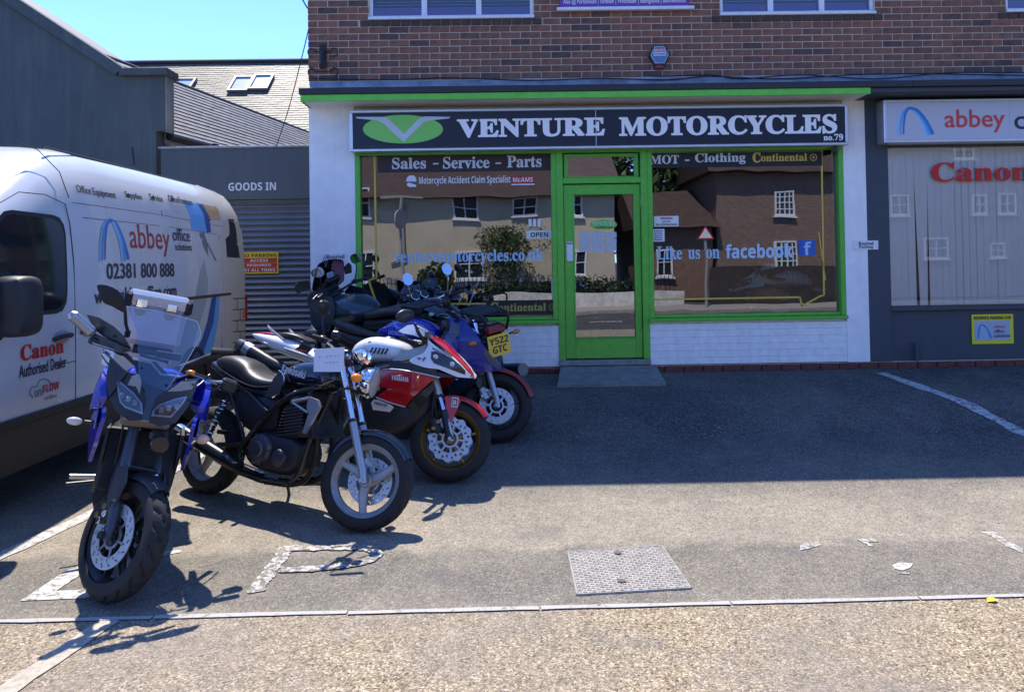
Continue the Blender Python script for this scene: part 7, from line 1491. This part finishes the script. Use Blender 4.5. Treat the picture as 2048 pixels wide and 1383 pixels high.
# left hand side: guard, reservoir, clutch lever towards the seat of the black motorcycle
MB().tube([(-.34, .10, 1.14), (-.36, .172, 1.18), (-.36, .24, 1.22), (-.36, .30, 1.24)], [.014, .014, .017, .017], 10, sm=3).build('left_grip', black, M_)
MB().box((-.36, .30, 1.262), (.05, .13, .028), R=Matrix.Rotation(.12, 3, 'X'), bev=.01).build('hand_guard', sat, M_); MB().box((-.34, .375, 1.075), (.06, .09, .07), R=Matrix.Rotation(-.2, 3, 'X'), bev=.012).build('guard_end', engd, M_)
MB().tube([(-.33, .13, 1.12), (-.31, .21, 1.10), (-.31, .28, 1.09), (-.33, .34, 1.09)], [.012, .010, .010, .014], 8, sm=3, flat=.6).build('clutch_lever', mat('lever_grey', (.28, .31, .35), .3), M_)
MB().ball((-.25, .155, 1.13), .016, sc_=(1, 1.3, .8)).build('amber_marker', amber, M_)
for pth in ([(-.30, -.10, 1.08), (-.18, -.14, .98), (-.16, -.12, .85), (-.14, -.11, .62)], [(-.30, .08, 1.10), (-.17, .10, .92), (-.15, .10, .7)], [(-.35, -.30, 1.14), (-.25, -.24, 1.10), (-.24, -.12, 1.04)], [(-.34, .26, 1.12), (-.24, .20, 1.06), (-.22, .10, 1.0)]): MB().tube(pth, .006, 6, sm=5).build('cable', black, M_)
for (y, z) in ((-.21, 1.10), (-.235, 1.02), (.16, 1.10), (.165, 1.02), (-.12, .905), (.09, .90)): MB().cyl((xf(y, z, .078)-.012, y, z), (xf(y, z, .078)-.002, y, z), .0055, 10).build('cowl_bolt', engd, M_)
# indicators, pegs
b = MB(); o = MB().tube([(-.18, -.20, .815), (-.18, -.30, .815)], .008, 8).build('indicator', black, M_); MB().ball((-.18, -.345, .812), .028, sc_=(.7, 1.35, .75)).build('indicator_lens', clearm, o)
o = MB().tube([(-.18, .20, .80), (-.18, .26, .80)], .008, 8).build('indicator', black, M_); MB().ball((-.18, .285, .79), .030, sc_=(.8, 1.3, .9)).build('indicator_lens', mat('lens_peach', (.65, .42, .32), .25), o)
MB().tube([(-.72, -.18, .40), (-.72, -.32, .39)], .015, 14).build('footrest', mchrome, M_); MB().tube([(-.78, -.18, .36), (-.78, -.33, .33)], .009, 8).build('footrest_lower', black, M_)
MB().sblob([(-.55, .30, .42, .02), (-.75, .28, .46, .05), (-.95, .32, .44, .02)], 2, 12, 3).build('footrest_hanger', mchrome, M_)
card = thing('tax_card', 'small white numbered card tucked behind the screen of the blue and black motorcycle', 'card')
cc = [aty(206, 688, 4.30), aty(229, 706, 4.28), aty(223, 738, 4.27), aty(203, 726, 4.29)]
MB().add(cc+[p+V((0, .002, 0)) for p in cc], [(0, 1, 2, 3), (7, 6, 5, 4)]).build('card', MC['card_white'], card, ang=0, norm=False)
txt(bold('5495'), cc[3]*.45+cc[0]*.55+V((.004, -.003, 0)), cc[1]-cc[0], cc[0]-cc[3], .058, .026, MC['ink_navy'], card)

# ---- motorcycles on show inside the shop: copies with their parts
def copy_tree(o, parent=None):
    c = o.copy(); COL.objects.link(c); c.parent = parent
    for ch in list(o.children): copy_tree(ch, c)
    return c
for (src, px, Y, hd, lab) in ((K, 905, 9.5, 205, 'black naked motorcycle inside the shop behind the gold footer lettering'), (H, 1010, 10.3, 190, 'faired motorcycle on show further inside the shop behind the left window'), (R1, 1480, 9.9, 165, 'white and red sports motorcycle on show inside the shop behind the right window')):
    c = copy_tree(src); c['label'] = lab; c['group'] = 'motorcycles on show inside the shop'; c.location = (aty(px, 600, Y).x, Y, .47); c.rotation_euler = (0, 0, radians(hd))

# ------------------------------------------------------------------ put each thing's empty at its own base
bpy.context.view_layer.update()
for o in [q for q in COL.objects if q.type == 'EMPTY' and q.parent is None and q.location.length < 1e-6]:
    pts = []
    def walk(q):
        for ch in q.children:
            if ch.type == 'MESH': pts.extend(ch.matrix_world @ V(k) for k in ch.bound_box)
            walk(ch)
    walk(o)
    if not pts: continue
    c = V(((min(p.x for p in pts)+max(p.x for p in pts))/2, (min(p.y for p in pts)+max(p.y for p in pts))/2, min(p.z for p in pts)))
    o.location = c
    for ch in o.children: ch.location = ch.location-c

# the tiled building stands slightly askew to the street
bpy.context.view_layer.update()
_p = V((-5.0, 11.32, 0)); nr.matrix_world = Matrix.Translation(_p) @ Matrix.Rotation(radians(-11), 4, 'Z') @ Matrix.Translation(-_p) @ nr.matrix_world
